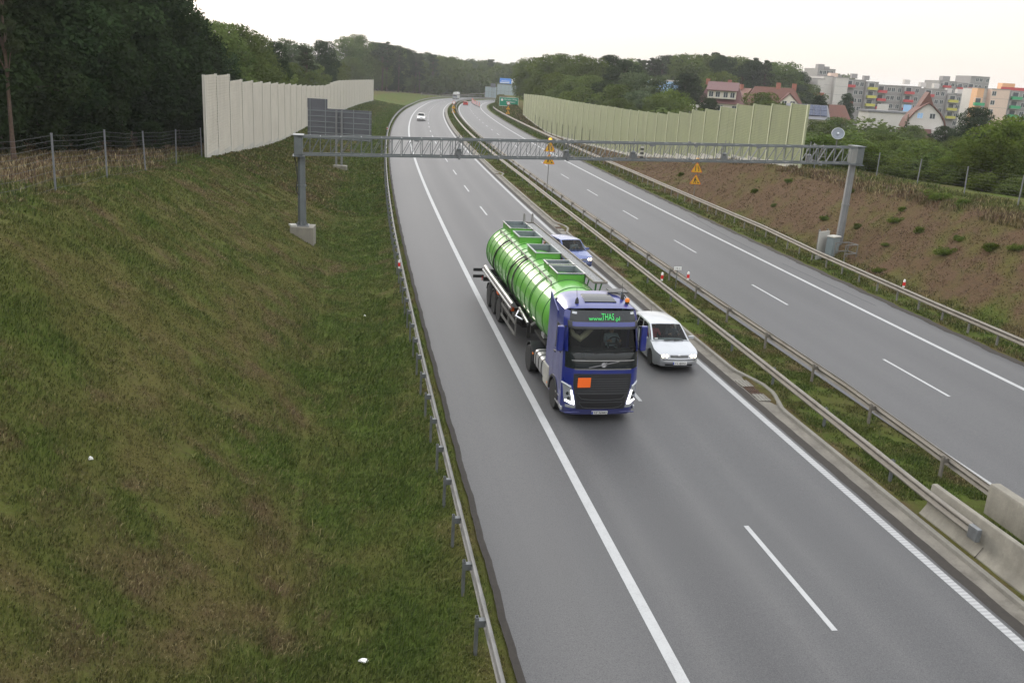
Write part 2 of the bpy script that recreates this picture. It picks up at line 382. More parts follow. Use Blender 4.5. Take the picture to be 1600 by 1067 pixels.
def strip(name, o0, o1, ss, dz, m, ncol=1, skirt=0, do=None):
    V = []; UV = []; Fc = []; os_ = list(np.linspace(o0, o1, ncol + 1))
    for s in ss:
        d = do(s) if do else 0
        for o in os_: V.append(pos(s, o + d, dz)); UV.append((o, s))
    w = ncol + 1
    for j in range(len(ss) - 1):
        for i in range(ncol): Fc.append((j * w + i, j * w + i + 1, (j + 1) * w + i + 1, (j + 1) * w + i))
    return np.array(V), Fc, UV
def strips(name, items, m, kind='structure'):
    V = []; Fc = []; UV = []
    for V1, F1, U1 in items:
        b = len(V); V += list(V1); UV += U1; Fc += [tuple(i + b for i in f) for f in F1]
    o = raw_mesh(name, np.array(V), np.array(Fc), m)
    ul = o.data.uv_layers.new(name='road'); UV = np.array(UV, np.float32)
    ul.data.foreach_set('uv', UV[np.array(Fc).ravel()].ravel()); tag(o, kind=kind); return o
ssr = np.concatenate([np.arange(-20, 120, 1.), np.arange(120, 615, 3.)])
EDGE_L, EDGE_R = -6.73, 17.87
strips('road_towards', [strip('', EDGE_L, 4.24, ssr, 0, None, 10)], M['asph_l'])
strips('road_away', [strip('', 7.95, EDGE_R, ssr, 0, None, 10)], M['asph_r'])
# verge crumbs: the dark broken edge of the asphalt
m_, nt_, b_ = mat('dark_verge'); c_ = mixc(nt_, noise(nt_, 9, 5, .7, geopos(nt_)), (.012, .011, .010), (.05, .042, .034)); nt_.links.new(c_, b_.inputs[0]); b_.inputs['Roughness'].default_value = .95; M['verge'] = m_
wob = lambda a, k: (lambda s: a * (math.sin(s * 1.7 * k) * .5 + math.sin(s * 4.1 * k + 1) * .3 + math.sin(s * 9.7 * k + 2) * .2))
V_ = []
ssv = np.arange(-10, 260, .25)
for o0, o1, a in ((-6.84, -6.68, .03), (17.8, 18.25, .12)): V_.append(strip('', o0, o1, ssv, .006, None, 1, do=wob(a, 1)))
V_.append(strip('', 3.93, 4.26, ssv, .004, None, 1, do=wob(.015, 2.3)))
strips('road_verge', V_, M['verge'])
m_, nt_, b_ = mat('rubber_scuff'); n_ = noise(nt_, 14, 4, .7, geopos(nt_)); nt_.links.new(mixc(nt_, n_, (.018, .018, .019), (.06, .06, .062)), b_.inputs[0]); b_.inputs['Roughness'].default_value = .6
strips('tyre_mark', [strip('', 16.55, 16.68, np.arange(58, 75, .5), .003, None, 1, do=lambda s: .9 * ((s - 58) / 17) ** 2), strip('', 16.9, 17.02, np.arange(44, 55, .5), .003, None, 1, do=lambda s: -.03 * (s - 44)),
    ], m_)
sw = .125
strips('edge_marking', [strip('', o - w, o + w, ssr, .005, None) for o, w in ((-3.755, .125), (15.70, .115))], M['paint'])
strips('ribbed_edge_marking', [strip('', o - w, o + w, ssr, .005, None) for o, w in ((3.715, .115), (8.34, .115))], M['paint_rib'])
strips('lane_marking', [strip('', -.065, .065, np.linspace(16.75 + 13.35 * k, 16.75 + 13.35 * k + 4.47, 4), .005, None) for k in range(-1, 44)] +
       [strip('', 12.0 - .065, 12.0 + .065, np.linspace(30.45 + 13.42 * k, 30.45 + 13.42 * k + 4.47, 4), .005, None) for k in range(-2, 43)], M['paint'])
# kerb and gutter, with the widened bays at the drain inlets
INL = (31.2, 65.4, 99.3)
def bay(s): return max(.42 * max(0, 1 - max(0, abs(s - c) - .5) / 1.6) ** 1 for c in INL)
ssk = np.concatenate([np.arange(-20, 110, .4), np.arange(110, 615, 3.)])
g = MB()
rings = []
for s in ssk:
    bb = bay(s); rings.append([tuple(pos(s, o, z)) for o, z in ((4.22, .003), (4.30, -.03), (4.55 + bb * .8, -.045), (4.66 + bb, .0))])
g.loft(rings, False, False); tag(g.build('gutter', M['gutter']), kind='structure')
g = MB(); rings = []
for s in ssk:
    bb = bay(s); rings.append([tuple(pos(s, o + bb, z)) for o, z in ((4.64, -.05), (4.665, .085), (4.69, .105), (4.79, .105), (4.81, .09), (4.82, -.05))])
g.loft(rings, True, True); tag(g.build('kerb', M['kerb']), kind='structure')
M['iron'] = plain('rusty_iron', (.075, .045, .03), .8, .3, .4, 5, dirt=(.16, .06, .02, .6))
M['cobble'] = plain('pale_setts', (.20, .19, .165), .9, 0, .2, 6, dirt=(.12, .1, .08, .5))
for k, s0 in enumerate(INL):
    r = frame('drain_inlet', s0, 4.62); tag(r, ('rusty drain grate with pale setts beside the silver hatchback lane edge', 'small drain inlet in the kerb bay behind the blue car', 'distant kerb drain inlet just short of the truss gantry')[k], 'drain', 'drain inlets along the median kerb')
    q = MB()
    for i in range(6): q.bar((-.22 + i * .085, -.36, -.01), (-.22 + i * .085, .36, -.01), .035, .03)
    for j in (-.36, 0, .36): q.bar((-.24, j, -.008), (.24, j, -.008), .05, .034)
    q.box((0, 0, -.045), (.5, .76, .03)); q.build('grate', M['iron'], r)
    for jj in (range(-9, -3), range(4, 10)):
        q = MB(); q.box((-.025, (jj[0] + jj[-1]) * .0575, -.04), (.5, .68, .03), 0, 1)
        for j in jj:
            for i in range(4): q.box((-.22 + i * .13 + .02 * (abs(j) < 7), j * .115, -.02), (.11, .1, .05))
        q.build('setts', [M['cobble'], M['verge']], r, bevel=.01)

# ================================================================== GUARD RAILS
def wprof(z0, side):
    pts = [(0, 0), (.05, .02), (.075, .055), (.07, .085), (.02, .115), (.0, .155), (.02, .195), (.07, .225), (.075, .255), (.05, .29), (0, .31)]
    a = [(side * x, z0 + z) for x, z in pts]; b2 = [(side * (x - .012), z0 + z) for x, z in pts][::-1]
    return a + b2
postm = {}
def rail_post(m, w=.055, d=.10, h=.73):
    q = MB()
    for x, sx, y, sy in ((0, w, -d / 2, .008), (0, w, d / 2, .008), (-w / 2, .008, 0, d)): q.box((x, y, h / 2 - .25), (sx, sy, h + .5))
    q.box((w / 2, -d / 2 + .02, h / 2 - .25), (.008, .04, h + .5)); q.box((w / 2, d / 2 - .02, h / 2 - .25), (.008, .04, h + .5))
    return q
def guardrail(label, orail, opost, side, s0, s1, step, sfirst, m, mp, z0=.44, spacer=True):
    r = empty('guardrail', tuple(pos(max(s0, 10), 0))); tag(r, label, 'guardrail', 'crash barriers along the road'); inv = Matrix.Translation(-r.location)
    q = MB(); ss = np.concatenate([np.arange(s0, min(s1, 150), 1.), np.arange(max(150, s0), s1 + .1, 4.)])
    fo = orail if callable(orail) else (lambda s: orail)
    q.sweep(wprof(z0, side), ss, True, fo, True)
    for sj in np.arange(sfirst + .4, min(s1, 95), 4.08):      # overlap joints
        if sj > s0: q.sweep([(x + side * .006 * (1 if i < 11 else -1), z + .0) for i, (x, z) in enumerate(wprof(z0, side))], [sj, sj + .34], True, fo, True)
    o = q.build('rail', m, r, ang=50); o.data.transform(inv)
    fp = opost if callable(opost) else (lambda s: opost)
    p0 = None; rest = MB(); n = 0; s = sfirst
    while s < s1:
        if n < 98:
            if p0 is None:
                pm = rail_post(mp)
                if spacer:
                    dx = fo(s) - fp(s); pm.box((dx / 2, 0, z0 + .16), (abs(dx), .12, .14))
                p0 = pm.build('post', mp, r, ang=0); o = p0
            else: o = p0.copy(); COL.objects.link(o)
            o.location = Vector(pos(s, fp(s))) - r.location; o.location.z = float(min(zr(s), zt(s, fp(s), False))) + .0 - r.location.z + (float(zr(s)) - float(min(zr(s), zt(s, fp(s), False))))
            o.rotation_euler = (0, 0, -float(hd(s)))
        else:
            p = pos(s, fp(s)) - np.array(r.location); rest.box((p[0], p[1], p[2] + .3), (.06, .1, .9), -float(hd(s)))
        n += 1; s += step
    if rest.v: tag(rest.build('distant_posts', mp, r, ang=0), kind='stuff')
    return r
lrail = lambda s: float(np.interp(s, [0, 60, 100, 140, 620], [-7.29, -7.33, -7.2, -7.1, -7.1]))
guardrail('steel guardrail with dark posts along the left grass ditch', lrail, lambda s: lrail(s) - .16, 1, 6, 600, 2.04, 8.6, M['galv'], M['galv_post'])
nrail = lambda s: float(np.interp(s, [15, 21, 25, 33, 60, 90, 600], [5.06, 5.06, 5.2, 5.42, 5.95, 6.2, 6.2]))
guardrail('weathered guardrail on the kerb side of the median grass', nrail, lambda s: nrail(s) + .14, -1, 19.6, 600, 4.1, 23.4, M['galv_warm'], M['galv_post'], .46)
frail = lambda s: float(np.interp(s, [15, 21, 30, 60, 600], [6.98, 7.02, 7.42, 7.5, 7.4]))
guardrail('weathered guardrail on the far side of the median grass', frail, lambda s: frail(s) - .14, 1, 21.0, 600, 4.2, 23.6, M['galv_warm'], M['galv_warm'], .44)
rrail = lambda s: float(np.interp(s, [20, 42, 55, 65, 100, 140, 600], [18.6, 18.85, 19.2, 19.8, 20.1, 20.2, 19.6]))
guardrail('pale guardrail below the brown slope beside the far carriageway', rrail, lambda s: rrail(s) + .15, -1, 20, 330, 2.1, 24.6, M['galv_warm'], M['galv'], .46)

# concrete barriers at the end of the median
def jersey(name, label, o0, sA, sB, flip):
    r = empty(name, tuple(pos(sA, o0))); tag(r, label, 'concrete barrier', 'concrete barriers at the end of the median')
    pr = [(-.30, -.05), (-.30, .09), (-.27, .11), (-.12, .33), (-.085, .88), (-.06, .91), (.06, .91), (.085, .88), (.12, .33), (.27, .11), (.30, .09), (.30, -.05)]
    if flip: pr = [(-.17, -.05), (-.17, .84), (-.13, .9), (.13, .9), (.17, .84), (.17, -.05)]
    q = MB(); ss = np.linspace(sA, sB, 24); q.sweep([(x, z) for x, z in pr], ss, True, lambda s: o0 + (0 if flip else .012 * (sA - s)), True)
    o = q.build('body', M['concrete'], r, ang=40, bevel=.012); o.data.transform(Matrix.Translation(-r.location))
    return r
j1 = jersey('concrete_barrier', 'sloped concrete barrier with the guardrail end bolted on its face', 5.27, 21.5, 3, False)
jersey('concrete_barrier', 'upright concrete barrier closing the far side of the median', 7.02, 21.45, 3, True)
q = MB()
p = pos(19.4, 4.98, .62); q.box(tuple(np.array(p) - np.array(j1.location)), (.13, .34, .34), -float(hd(19)));
q.build('rail_end_plate', M['galv_post'], j1, bevel=.02)
q = MB()
for sj in (19.2,): q.sweep([(-.305, .0), (-.305, .09), (-.275, .112), (-.125, .335), (-.12, .335), (-.27, .1)], [sj, sj + .012], True, lambda s: 5.268, True)
o = q.build('joint', M['verge'], j1); o.data.transform(Matrix.Translation(-j1.location))

# ================================================================== NOISE BARRIERS
M['cream'] = plain('cream_barrier', (.47, .44, .375), .75, 0, .08, .8, dirt=(.30, .28, .22, .35), streak=.45)
M['cream_post'] = plain('cream_post', (.55, .53, .47), .7, 0, .08, 2)
M['green_panel'] = plain('sage_barrier', (.20, .225, .115), .75, 0, .1, .7, dirt=(.15, .165, .10, .35), streak=.5)
M['green_post'] = plain('pale_green_post', (.42, .44, .29), .7, 0, .08, 2)
M['plinth'] = plain('pale_plinth', (.40, .39, .35), .85, 0, .2, 1.5, dirt=(.15, .13, .09, .6))
def noise_barrier(label, knots, ztop, zbase, fo, mp, mpost, mpl, rib, side, group):
    p0 = pos(knots[0], fo(knots[0])); r = empty('noise_barrier', (p0[0], p0[1], zbase(knots[0]))); tag(r, label, 'noise barrier', group); L = np.array(r.location)
    def P(s, z): a = pos(s, fo(s)); return Vector((a[0] - L[0], a[1] - L[1], 0))
    for i, (a, b2) in enumerate(zip(knots, knots[1:])):
        top = ztop(i, a, b2); bot = min(zbase(a), zbase(b2)) - .4; plt = max(zbase(a), zbase(b2)) + .25
        pa, pb = P(a, 0), P(b2, 0); d = (pb - pa); d.z = 0; d.normalize(); n = Vector((d.y, -d.x, 0)) * side     # towards the road
        q = MB(); h = top - L[2] - (plt - L[2]); k = max(4, int(h / rib)); prof = []
        for j in range(k):
            z = plt - L[2] + h * j / k; dz = h / k
            prof += [(.055, z), (.055, z + dz * .62), (.025, z + dz * .66), (.025, z + dz * .98)]
        prof += [(.055, top - L[2]), (-.055, top - L[2]), (-.055, plt - L[2])]
        A = pa + d * .08; Bq = pb - d * .08
        q.loft([[A + n * x + Vector((0, 0, z)) for x, z in prof], [Bq + n * x + Vector((0, 0, z)) for x, z in prof]], True, True)
        q.build('panel', mp, r, ang=0)
        q = MB(); q.hexa([A - n * .07 + Vector((0, 0, bot - L[2])), Bq - n * .07 + Vector((0, 0, bot - L[2])), Bq + n * .07 + Vector((0, 0, bot - L[2])), A + n * .07 + Vector((0, 0, bot - L[2])),
                          A - n * .07 + Vector((0, 0, plt - L[2] - .003)), Bq - n * .07 + Vector((0, 0, plt - L[2] - .003)), Bq + n * .07 + Vector((0, 0, plt - L[2] - .003)), A + n * .07 + Vector((0, 0, plt - L[2] - .003))])
        q.build('plinth', mpl, r, ang=0)
        if i == 0: tops = [top]
        tops.append(top)
    for i, s in enumerate(knots):
        top = max(tops[min(i, len(tops) - 1)], tops[min(i + 1, len(tops) - 1)] if i < len(knots) - 1 else 0) if i else tops[1]
        q = MB(); c = P(s, 0); z0 = zbase(s) - .5 - L[2]; z1 = top + .04 - L[2]; rz = -float(hd(s))
        for x, sx, y, sy in ((-.085, .016, 0, .17), (.085, .016, 0, .17), (0, .15, 0, .014)):
            cs, sn = math.cos(rz), math.sin(rz); q.box((c.x + x * cs, c.y + x * sn, (z0 + z1) / 2), (sx, sy, z1 - z0), rz)
        q.build('post', mpost, r, ang=0)
    return r
TL = ([60, 67.7, 79.9, 80.2, 86.8, 97.4, 120.9, 159.9, 188.6, 199.1, 211.7, 313.4], [9.2, 9.19, 8.97, 8.62, 8.39, 8.06, 7.38, 6.19, 5.66, 6.0, 6.17, 4.92])
kl = [68.4, 73.6, 80.0] + list(np.arange(87.2, 312, 7.3)) + [314.5]
noise_barrier('long cream louvred noise wall stepping along the left bank', kl, lambda i, a, b2: float(np.interp((a + b2) / 2, *TL)), lambda s: float(np.interp(s, *ZCL)),
              lambda s: -20.0, M['cream'], M['cream_post'], M['plinth'], .19, 1, 'noise barriers on the banks')
TR = ([70, 75.4, 78.4, 82.1, 86.4, 90.5, 94.6, 99.3, 104.0, 104.4, 109, 112.1, 117, 121.4, 130, 137.8, 153.3, 170, 198.6, 232.4], [9.3, 9.3, 9.3, 9.09, 8.91, 8.73, 8.3, 7.82, 7.5, 7.2, 7.1, 6.8, 6.5, 6.5, 6.3, 6.3, 6.1, 5.95, 5.82, 5.18])
kr = [75.2, 78.3] + list(np.arange(82.3, 230, 4.15)) + [232.0]
noise_barrier('sage green panelled noise wall on the right bank', kr, lambda i, a, b2: float(np.interp(b2, *TR)) , lambda s: float(np.interp(s, *ZCR)),
              lambda s: float(ob(s)), M['green_panel'], M['green_post'], M['plinth'], .14, -1, 'noise barriers on the banks')
M['stake'] = plain('dark_stake', (.05, .055, .05), .7, 0, .2, 5)
stk = None
for i, u in enumerate((834, 841, 848, 854, 862, 869, 877, 886, 893, 900, 907)):
    s = 203 - i * 5.6; o_ = float(ob(s)) - .9; z = float(zt(s, o_, False))
    if stk is None:
        q = MB(); q.tube([(0, 0, -.3), (0, 0, 2.9)], [.05, .04], 6); stk = q.build('stake', M['stake']); oo = stk
    else: oo = stk.copy(); COL.objects.link(oo)
    p = pos(s, o_); oo.location = (p[0], p[1], z); tag(oo, 'dark plant stake in the row against the far green noise wall', 'stake', 'plant stakes along the green noise wall')

# ================================================================== FENCES
M['wire'] = plain('fence_wire', (.030, .032, .032), .7, .1, .2, 3)
M['fpost'] = plain('fence_post_steel', (.14, .148, .155), .55, .3, .15, 4)
def fence(label, posts, fo, hgt, upr):
    p0 = pos(posts[0], fo(posts[0])); r = empty('wire_fence', (p0[0], p0[1], float(zt(posts[0], fo(posts[0]), False)))); L = Vector(r.location); tag(r, label, 'wire fence', 'wire fences on the banks')
    tops = []; pm = None
    for s in posts:
        p = pos(s, fo(s)); z = float(zt(s, fo(s), False)); tops.append(Vector((p[0], p[1], z)) - L)
        if pm is None:
            q = MB(); q.box((0, 0, hgt / 2 - .2), (.058, .058, hgt + .4)); q.box((0, 0, hgt + .015), (.07, .07, .03)); pm = q.build('post', M['fpost'], r, ang=0); o = pm
        else: o = pm.copy(); COL.objects.link(o)
        o.location = tops[-1]; o.rotation_euler = (random.uniform(-.03, .03), random.uniform(-.03, .03), -float(hd(s)))
    q = MB()
    for a, b2 in zip(tops, tops[1:]):
        for k in range(9):
            z = .1 + (hgt - .15) * (k / 8) ** .8; mid = (a + b2) / 2 + Vector((0, 0, z - .07)); q.tube([a + Vector((0, 0, z)), mid, b2 + Vector((0, 0, z))], .006, 3, cap=False)
        n = int((b2 - a).length / .9)
        for k in range(1, n):
            c = a.lerp(b2, k / n); q.tube([c + Vector((0, 0, .05)), c + Vector((0, 0, hgt - .12))], .004, 3, cap=False)
    q.build('wire_mesh', M['wire'], r, ang=0)
fence('wire mesh fence on steel posts along the dark wood on the left bank', [16.5, 23, 29.7, 36.7, 43.7, 51.0, 59.0, 67.8], lambda s: -20.2, 1.98, True)
fence('wire mesh fence on leaning posts along the right bank before the gardens', [35.5, 41, 46.4, 51.8, 57.1, 62.6, 68.1, 73.9], lambda s: float(np.interp(s, [35, 68, 74], [30, 30, 27.6])), 1.9, True)
# ================================================================== TRUSS GANTRY
A_ = at(468, 227, 53.0); B_ = at(1336, 243, 60.2)
gr = empty('truss_gantry', (A_.x, A_.y, 1.0)); tag(gr, 'grey lattice truss gantry spanning both carriageways on two posts', 'gantry')
GA = A_ - gr.location; GB = B_ - gr.location; GD = (GB - GA); GL = GD.length; GX = GD.normalized(); GN = Vector((GX.y, -GX.x, 0)).normalized()     # towards the camera
def T(x, w, z): return GA + GX * x + GN * w + Vector((0, 0, z))
hz, wz = .50, .50
q = MB()
for w in (-wz, wz):
    for z in (-hz, hz): q.bar(T(-.1, w, z), T(GL + .1, w, z), .10, .095)
q.build('chord', M['steel_grey'], gr, ang=0)
nb = 60; dx = GL / nb
for w, nm in ((wz, 'lattice'), (-wz, 'lattice')):
    q = MB()
    for i in range(1, nb):
        q.bar(T(i * dx, w, -hz), T(i * dx, w, hz), .034, .034)
        q.bar(T((i - 1) * dx + .02, w, -hz), T(i * dx - .02, w, hz), .03, .03)
    q.build(nm, M['steel_grey'], gr, ang=0)
q = MB()
for i in range(0, nb, 2):
    for z in (-hz, hz): q.bar(T(i * dx, -wz, z), T(i * dx, wz, z), .05, .05)
q.build('cross_brace', M['steel_grey'], gr, ang=0)
for x in (GL * .262, GL * .45, GL * .68, GL * .925):
    for w in (-wz, wz):
        for z in (-hz, hz): q = MB(); q.box(tuple(T(x, w, z)), (.10, .24, .24), math.atan2(GX.y, GX.x)); q.build('joint_flange', M['galv_post'], gr, ang=0)
for x in (GL * .19, GL * .31, GL * .6, GL * .8): q = MB(); q.box(tuple(T(x, wz + .06, hz - .09)), (.3, .1, .08), math.atan2(GX.y, GX.x)); q.build('cable_clamp', M['galv_post'], gr, ang=0)
rzg = math.atan2(GX.y, GX.x)
for x, m in ((-.05, 'steel_grey'), (GL + .05, 'steel_grey')):
    q = MB(); q.box(tuple(T(x, 0, 0)), (.46, 1.1, 1.12), rzg); q.box(tuple(T(x, 0, .585)), (.62, 1.2, .05), rzg); q.box(tuple(T(x, 0, -.585)), (.66, 1.2, .05), rzg)
    for w in (-.3, .3): q.box(tuple(T(x + (-.24 if x < 1 else .24), w, 0)), (.03, .05, 1.1), rzg)
    q.build('end_box', M[m], gr, ang=0, bevel=.01)
MOD = {}
def gpost(x, zb, dxb, m, m2):
    top = T(x, 0, -.61); bot = Vector((top.x + dxb[0], top.y + dxb[1], zb - gr.location.z)); q = MB()
    n = 8; r0 = .23
    q.loft([[(p.x + r0 * k * math.cos(2 * PI * (i + .5) / n + rzg), p.y + r0 * k * math.sin(2 * PI * (i + .5) / n + rzg), p.z) for i in range(n)] for p, k in ((bot, 1.12), (top, .95))])
    o = q.build('post', m, gr, ang=30)
    q = MB(); q.box((bot.x, bot.y, bot.z + .02), (.8, .8, .05), rzg)
    for a in range(8):
        t = a * PI / 4; q.box((bot.x + .3 * math.cos(t), bot.y + .3 * math.sin(t), bot.z + .08), (.05, .05, .1), t); q.bar((bot.x + .22 * math.cos(t), bot.y + .22 * math.sin(t), bot.z + .25), (bot.x + .36 * math.cos(t), bot.y + .36 * math.sin(t), bot.z + .04), .02, .03)
    q.build('base_plate', M['galv_post'], o)
    q = MB(); mid = top.lerp(bot, .42); q.lathe([(.27, -.05), (.27, .05)], 8, tuple(mid)); q.build('collar', m, o)
    return bot, top
fb, ft = gpost(0.1, 1.3, (.05, -.15), M['steel_grey'], None)
gpost(GL - .08, -.05, (-.05, .1), M['steel_pale'], None)
q = MB(); c = (fb.x, fb.y); zt0 = fb.z - .01
q.box((c[0] + .05, c[1], zt0 - .8), (1.34, 1.25, 1.6), rzg - .1, tx=1, ty=1); q.build('footing', M['concrete'], gr, bevel=.02)
q = MB(); q.box((c[0] - .45, c[1] - .4, zt0 + .06), (.35, .5, .12), rzg + .3); q.build('footing_cap', M['plinth'], gr, bevel=.01)
q = MB(); q.tube([tuple(T(-.3, .3, -.5)), tuple(ft.lerp(fb, .1) + Vector((-.33, 0, 0))), tuple(ft.lerp(fb, .3) + Vector((-.2, -.2, 0))), tuple(ft.lerp(fb, .5) + Vector((-.3, -.1, 0))), tuple(ft.lerp(fb, .56) + Vector((-.1, -.2, 0)))], .03, 6)
q.build('cable', M['black'], gr)
for fx, hh in ((.262, .5), (.45, .9), (.57, .45), (.74, .45), (.905, .5)):
    q = MB(); x = GL * fx; q.box(tuple(T(x, .2, -hz + .2)), (.3, .3, .3), rzg); q.lathe([(.13, 0), (.16, .12), (.09, .2)], 10, tuple(T(x, .2, -hz + .34)))
    q.bar(T(x, .2, -hz), T(x, .2, hz + hh * .6), .04); q.bar(T(x + .25, .2, -hz), T(x + .25, .2, hz + hh * .5), .03); q.bar(T(x - .2, .2, -hz), T(x - .2, .2, hz), .05)
    q.build('sensor', M['galv_post'] if fx < .8 else M['steel_pale'], gr)
q = MB()
for k in range(6): q.box(tuple(T(GL * .582, wz + .08, -.3 + k * .12)), (.22, .03, .1), rzg, mi=k % 2)
q.build('hazard_plate', [M['black'], M['plinth']], gr, ang=0)
# satellite-like round dish on its own pole and the trestle beside it, both behind the beam
M['dish'] = plain('grey_dish', (.17, .19, .22), .5, .2, .1, 3); M['dish_rim'] = plain('pale_rim', (.5, .52, .55), .5, .1, .1, 3)
b0 = Vector(pos(*hit(1302, 261, 40))); zb = ground_at(b0.x, b0.y); d0 = at(1309, 210, b0.y)
r = empty('dish_antenna', (b0.x, b0.y, zb)); tag(r, 'round grey dish on a thin pole behind the right end of the truss', 'dish'); dl = d0 - r.location
q = MB(); q.tube([(0, 0, -.3), (dl.x * .9, dl.y * .9, dl.z - .2)], .06, 8); q.build('pole', M['galv'], r)
q = MB(); q.lathe([(.02, .06), (.28, .08), (.5, .15), (.52, .1), (.3, .0), (.02, -.04)], 28); o = q.build('bowl', M['dish'], r); o.location = dl; o.rotation_euler = (math.radians(62), 0, math.radians(-12))
q = MB(); q.lathe([(.49, .13), (.53, .16), (.555, .13), (.53, .09)], 28, cap=False); q.lathe([(.08, .16), (.10, .2), (.02, .24)], 12); o2 = q.build('rim', M['dish_rim'], o)
b1 = Vector(pos(*hit(1281, 262, 40))); r = empty('trestle', (b1.x, b1.y, ground_at(b1.x, b1.y))); tag(r, 'pale A-shaped trestle standing by the end of the green noise wall', 'trestle')
q = MB(); q.tube([(-.55, -.2, -.2), (0, 0, 1.9)], .05, 6); q.tube([(.6, -.2, -.2), (0, 0, 1.9)], .05, 6); q.tube([(0, .6, -.2), (0, 0, 1.9)], .05, 6); q.bar((-.3, -.1, .9), (.3, -.1, .9), .05); q.build('frame', M['galv'], r)

# ================================================================== ROADSIDE CABINET GROUP AT THE RIGHT POST
M['panel_pale'] = plain('pale_panel', (.42, .41, .38), .7, 0, .08, 2); M['cabinet'] = plain('cabinet_grey', (.23, .27, .28), .5, .2, .1, 3)
s0, o0 = hit(1282, 405, 45); p = pos(s0, o0)
r = empty('screen_board', (p[0], p[1], float(zt(s0, o0)))); r.rotation_euler = (0, 0, -float(hd(s0)) + .5); tag(r, 'pale upright board standing left of the right gantry post', 'board')
q = MB(); q.box((0, 0, .95), (1.15, .06, 1.9)); q.build('panel', M['panel_pale'], r, bevel=.01)
q = MB(); q.box((-.45, .08, .9), (.08, .1, 2.2)); q.box((.45, .08, .9), (.08, .1, 2.2)); q.build('upright', M['galv'], r)
sk, ok_ = hit(1298, 401, 45); p = pos(sk, ok_); r = empty('control_cabinet', (p[0], p[1], float(zt(sk, ok_)) - .05)); r.rotation_euler = (0, 0, -float(hd(s0)) + .5); tag(r, 'blue grey control cabinet with a pale lid beside the gantry post', 'cabinet')
q = MB(); q.box((0, 0, .65), (.75, .5, 1.35)); q.build('body', M['cabinet'], r, bevel=.015)
q = MB(); q.box((0, 0, 1.37), (.85, .62, .08), tx=.92, ty=.9); q.build('lid', M['plinth'], r, bevel=.01)
q = MB(); q.box((.0, -.262, .68), (.62, .02, 1.15)); q.box((.22, -.28, .7), (.04, .03, .14)); q.build('door', M['cabinet'], r, bevel=.006)
s1, o1 = hit(1327, 413, 45); p = pos(s1, o1); r = empty('maintenance_railing', (p[0], p[1], float(zt(s1, o1)))); r.rotation_euler = (0, 0, -float(hd(s0)) + .25); tag(r, 'tubular service railing to the right of the gantry post', 'railing')
q = MB()
for x, y in ((-.5, 0), (.55, .1), (.55, .9), (-.5, .9)): q.bar((x, y, -.2), (x, y, 1.15), .05)
for a, b2 in (((-.5, 0), (.55, .1)), ((.55, .1), (.55, .9)), ((.55, .9), (-.5, .9))):
    for z in (1.15, .6): q.bar((*a, z), (*b2, z), .055)
q.build('frame', M['galv'], r)

# ================================================================== BACK OF THE BIG DIRECTION SIGN ON THE LEFT
YS = 96.2
M['alu_back'] = plain('sign_back', (.115, .12, .135), .55, .3, .15, 1.2, dirt=(.07, .072, .08, .5)); M['alu_bar'] = plain('sign_bar', (.22, .24, .25), .5, .4, .12, 3)
bf = at(532, 263, YS); r = empty('sign_board', (bf.x, bf.y, float(zt(*so(bf.x, bf.y)))))
tag(r, 'grey back of a wide road sign on twin posts above the left ditch', 'road sign')
def sb(u, v): return at(u, v, YS) - r.location
c0, c1 = sb(480.5, 165), sb(580, 222); t0, t1 = sb(480, 153.5), sb(511.5, 166)
rl = -.05
def bx(q, x0, x1, z0, z1, y, d, mi=0): q.box(((x0 + x1) / 2, y, (z0 + z1) / 2), (abs(x1 - x0), d, abs(z1 - z0)), 0, mi)
q = MB(); bx(q, c0.x, c1.x, c1.z, c0.z - .2, .05, .04); bx(q, t0.x, t1.x, c0.z - .197, t0.z, .05, .04); q.build('board', M['alu_back'], r, ang=0)
q = MB()
for k in range(6): z = c1.z + .1 + (c0.z - c1.z - .55) * k / 5; bx(q, c0.x, c1.x, z - .04, z + .04, -.0, .06)
q.build('rail', M['alu_bar'], r, ang=0)
q = MB()
for k, f in enumerate((.04, .28, .72, .975)): x = c0.x + (c1.x - c0.x) * f; bx(q, x - .04, x + .04, c1.z, (t0.z if k < 2 else c0.z - .2), -.035, .05)
q.build('stiffener', M['alu_bar'], r, ang=0)
for u in (526, 534.5):
    x = sb(u, 200).x; q = MB()
    for dx_ in (-.09, .09): q.box((x, dx_ - .15, c0.z / 2 - .4), (.18, .02, c0.z + .2))
    q.box((x, -.15, c0.z / 2 - .4), (.03, .18, c0.z + .2)); q.build('post', M['steel_pale'], r, ang=0)
q = MB(); q.box((0, -.15, -.05), (1.35, .9, .95)); q.build('footing', M['concrete'], r, bevel=.02)

# ================================================================== YELLOW ROADWORKS SIGNS
M['sign_y'] = plain('roadworks_yellow', (.62, .34, .006), .45, 0, .06, 4); M['sign_red'] = plain('sign_red', (.55, .03, .02), .45, 0, .06, 4); M['white'] = plain('sign_white', (.72, .72, .70), .5, 0, .05, 4)
M['amber'] = emit('amber_lamp', (1., .42, .03), 1.2)
def tri(sz):
    h = sz * .866; return [(-sz / 2, 0), (sz / 2, 0), (0, h)]
def rtri(sz, r=.12):
    P = [Vector(p) for p in tri(sz)]; out = []
    for i in range(3):
        a, b2, c = P[i - 1], P[i], P[(i + 1) % 3]
        for t in (0, .5, 1):
            v0 = b2 + (a - b2).normalized() * sz * r; v1 = b2 + (c - b2).normalized() * sz * r
            m2 = (v0 * (1 - t) ** 2 + b2 * 2 * t * (1 - t) + v1 * t * t); out.append((m2.x, m2.y))
    return out
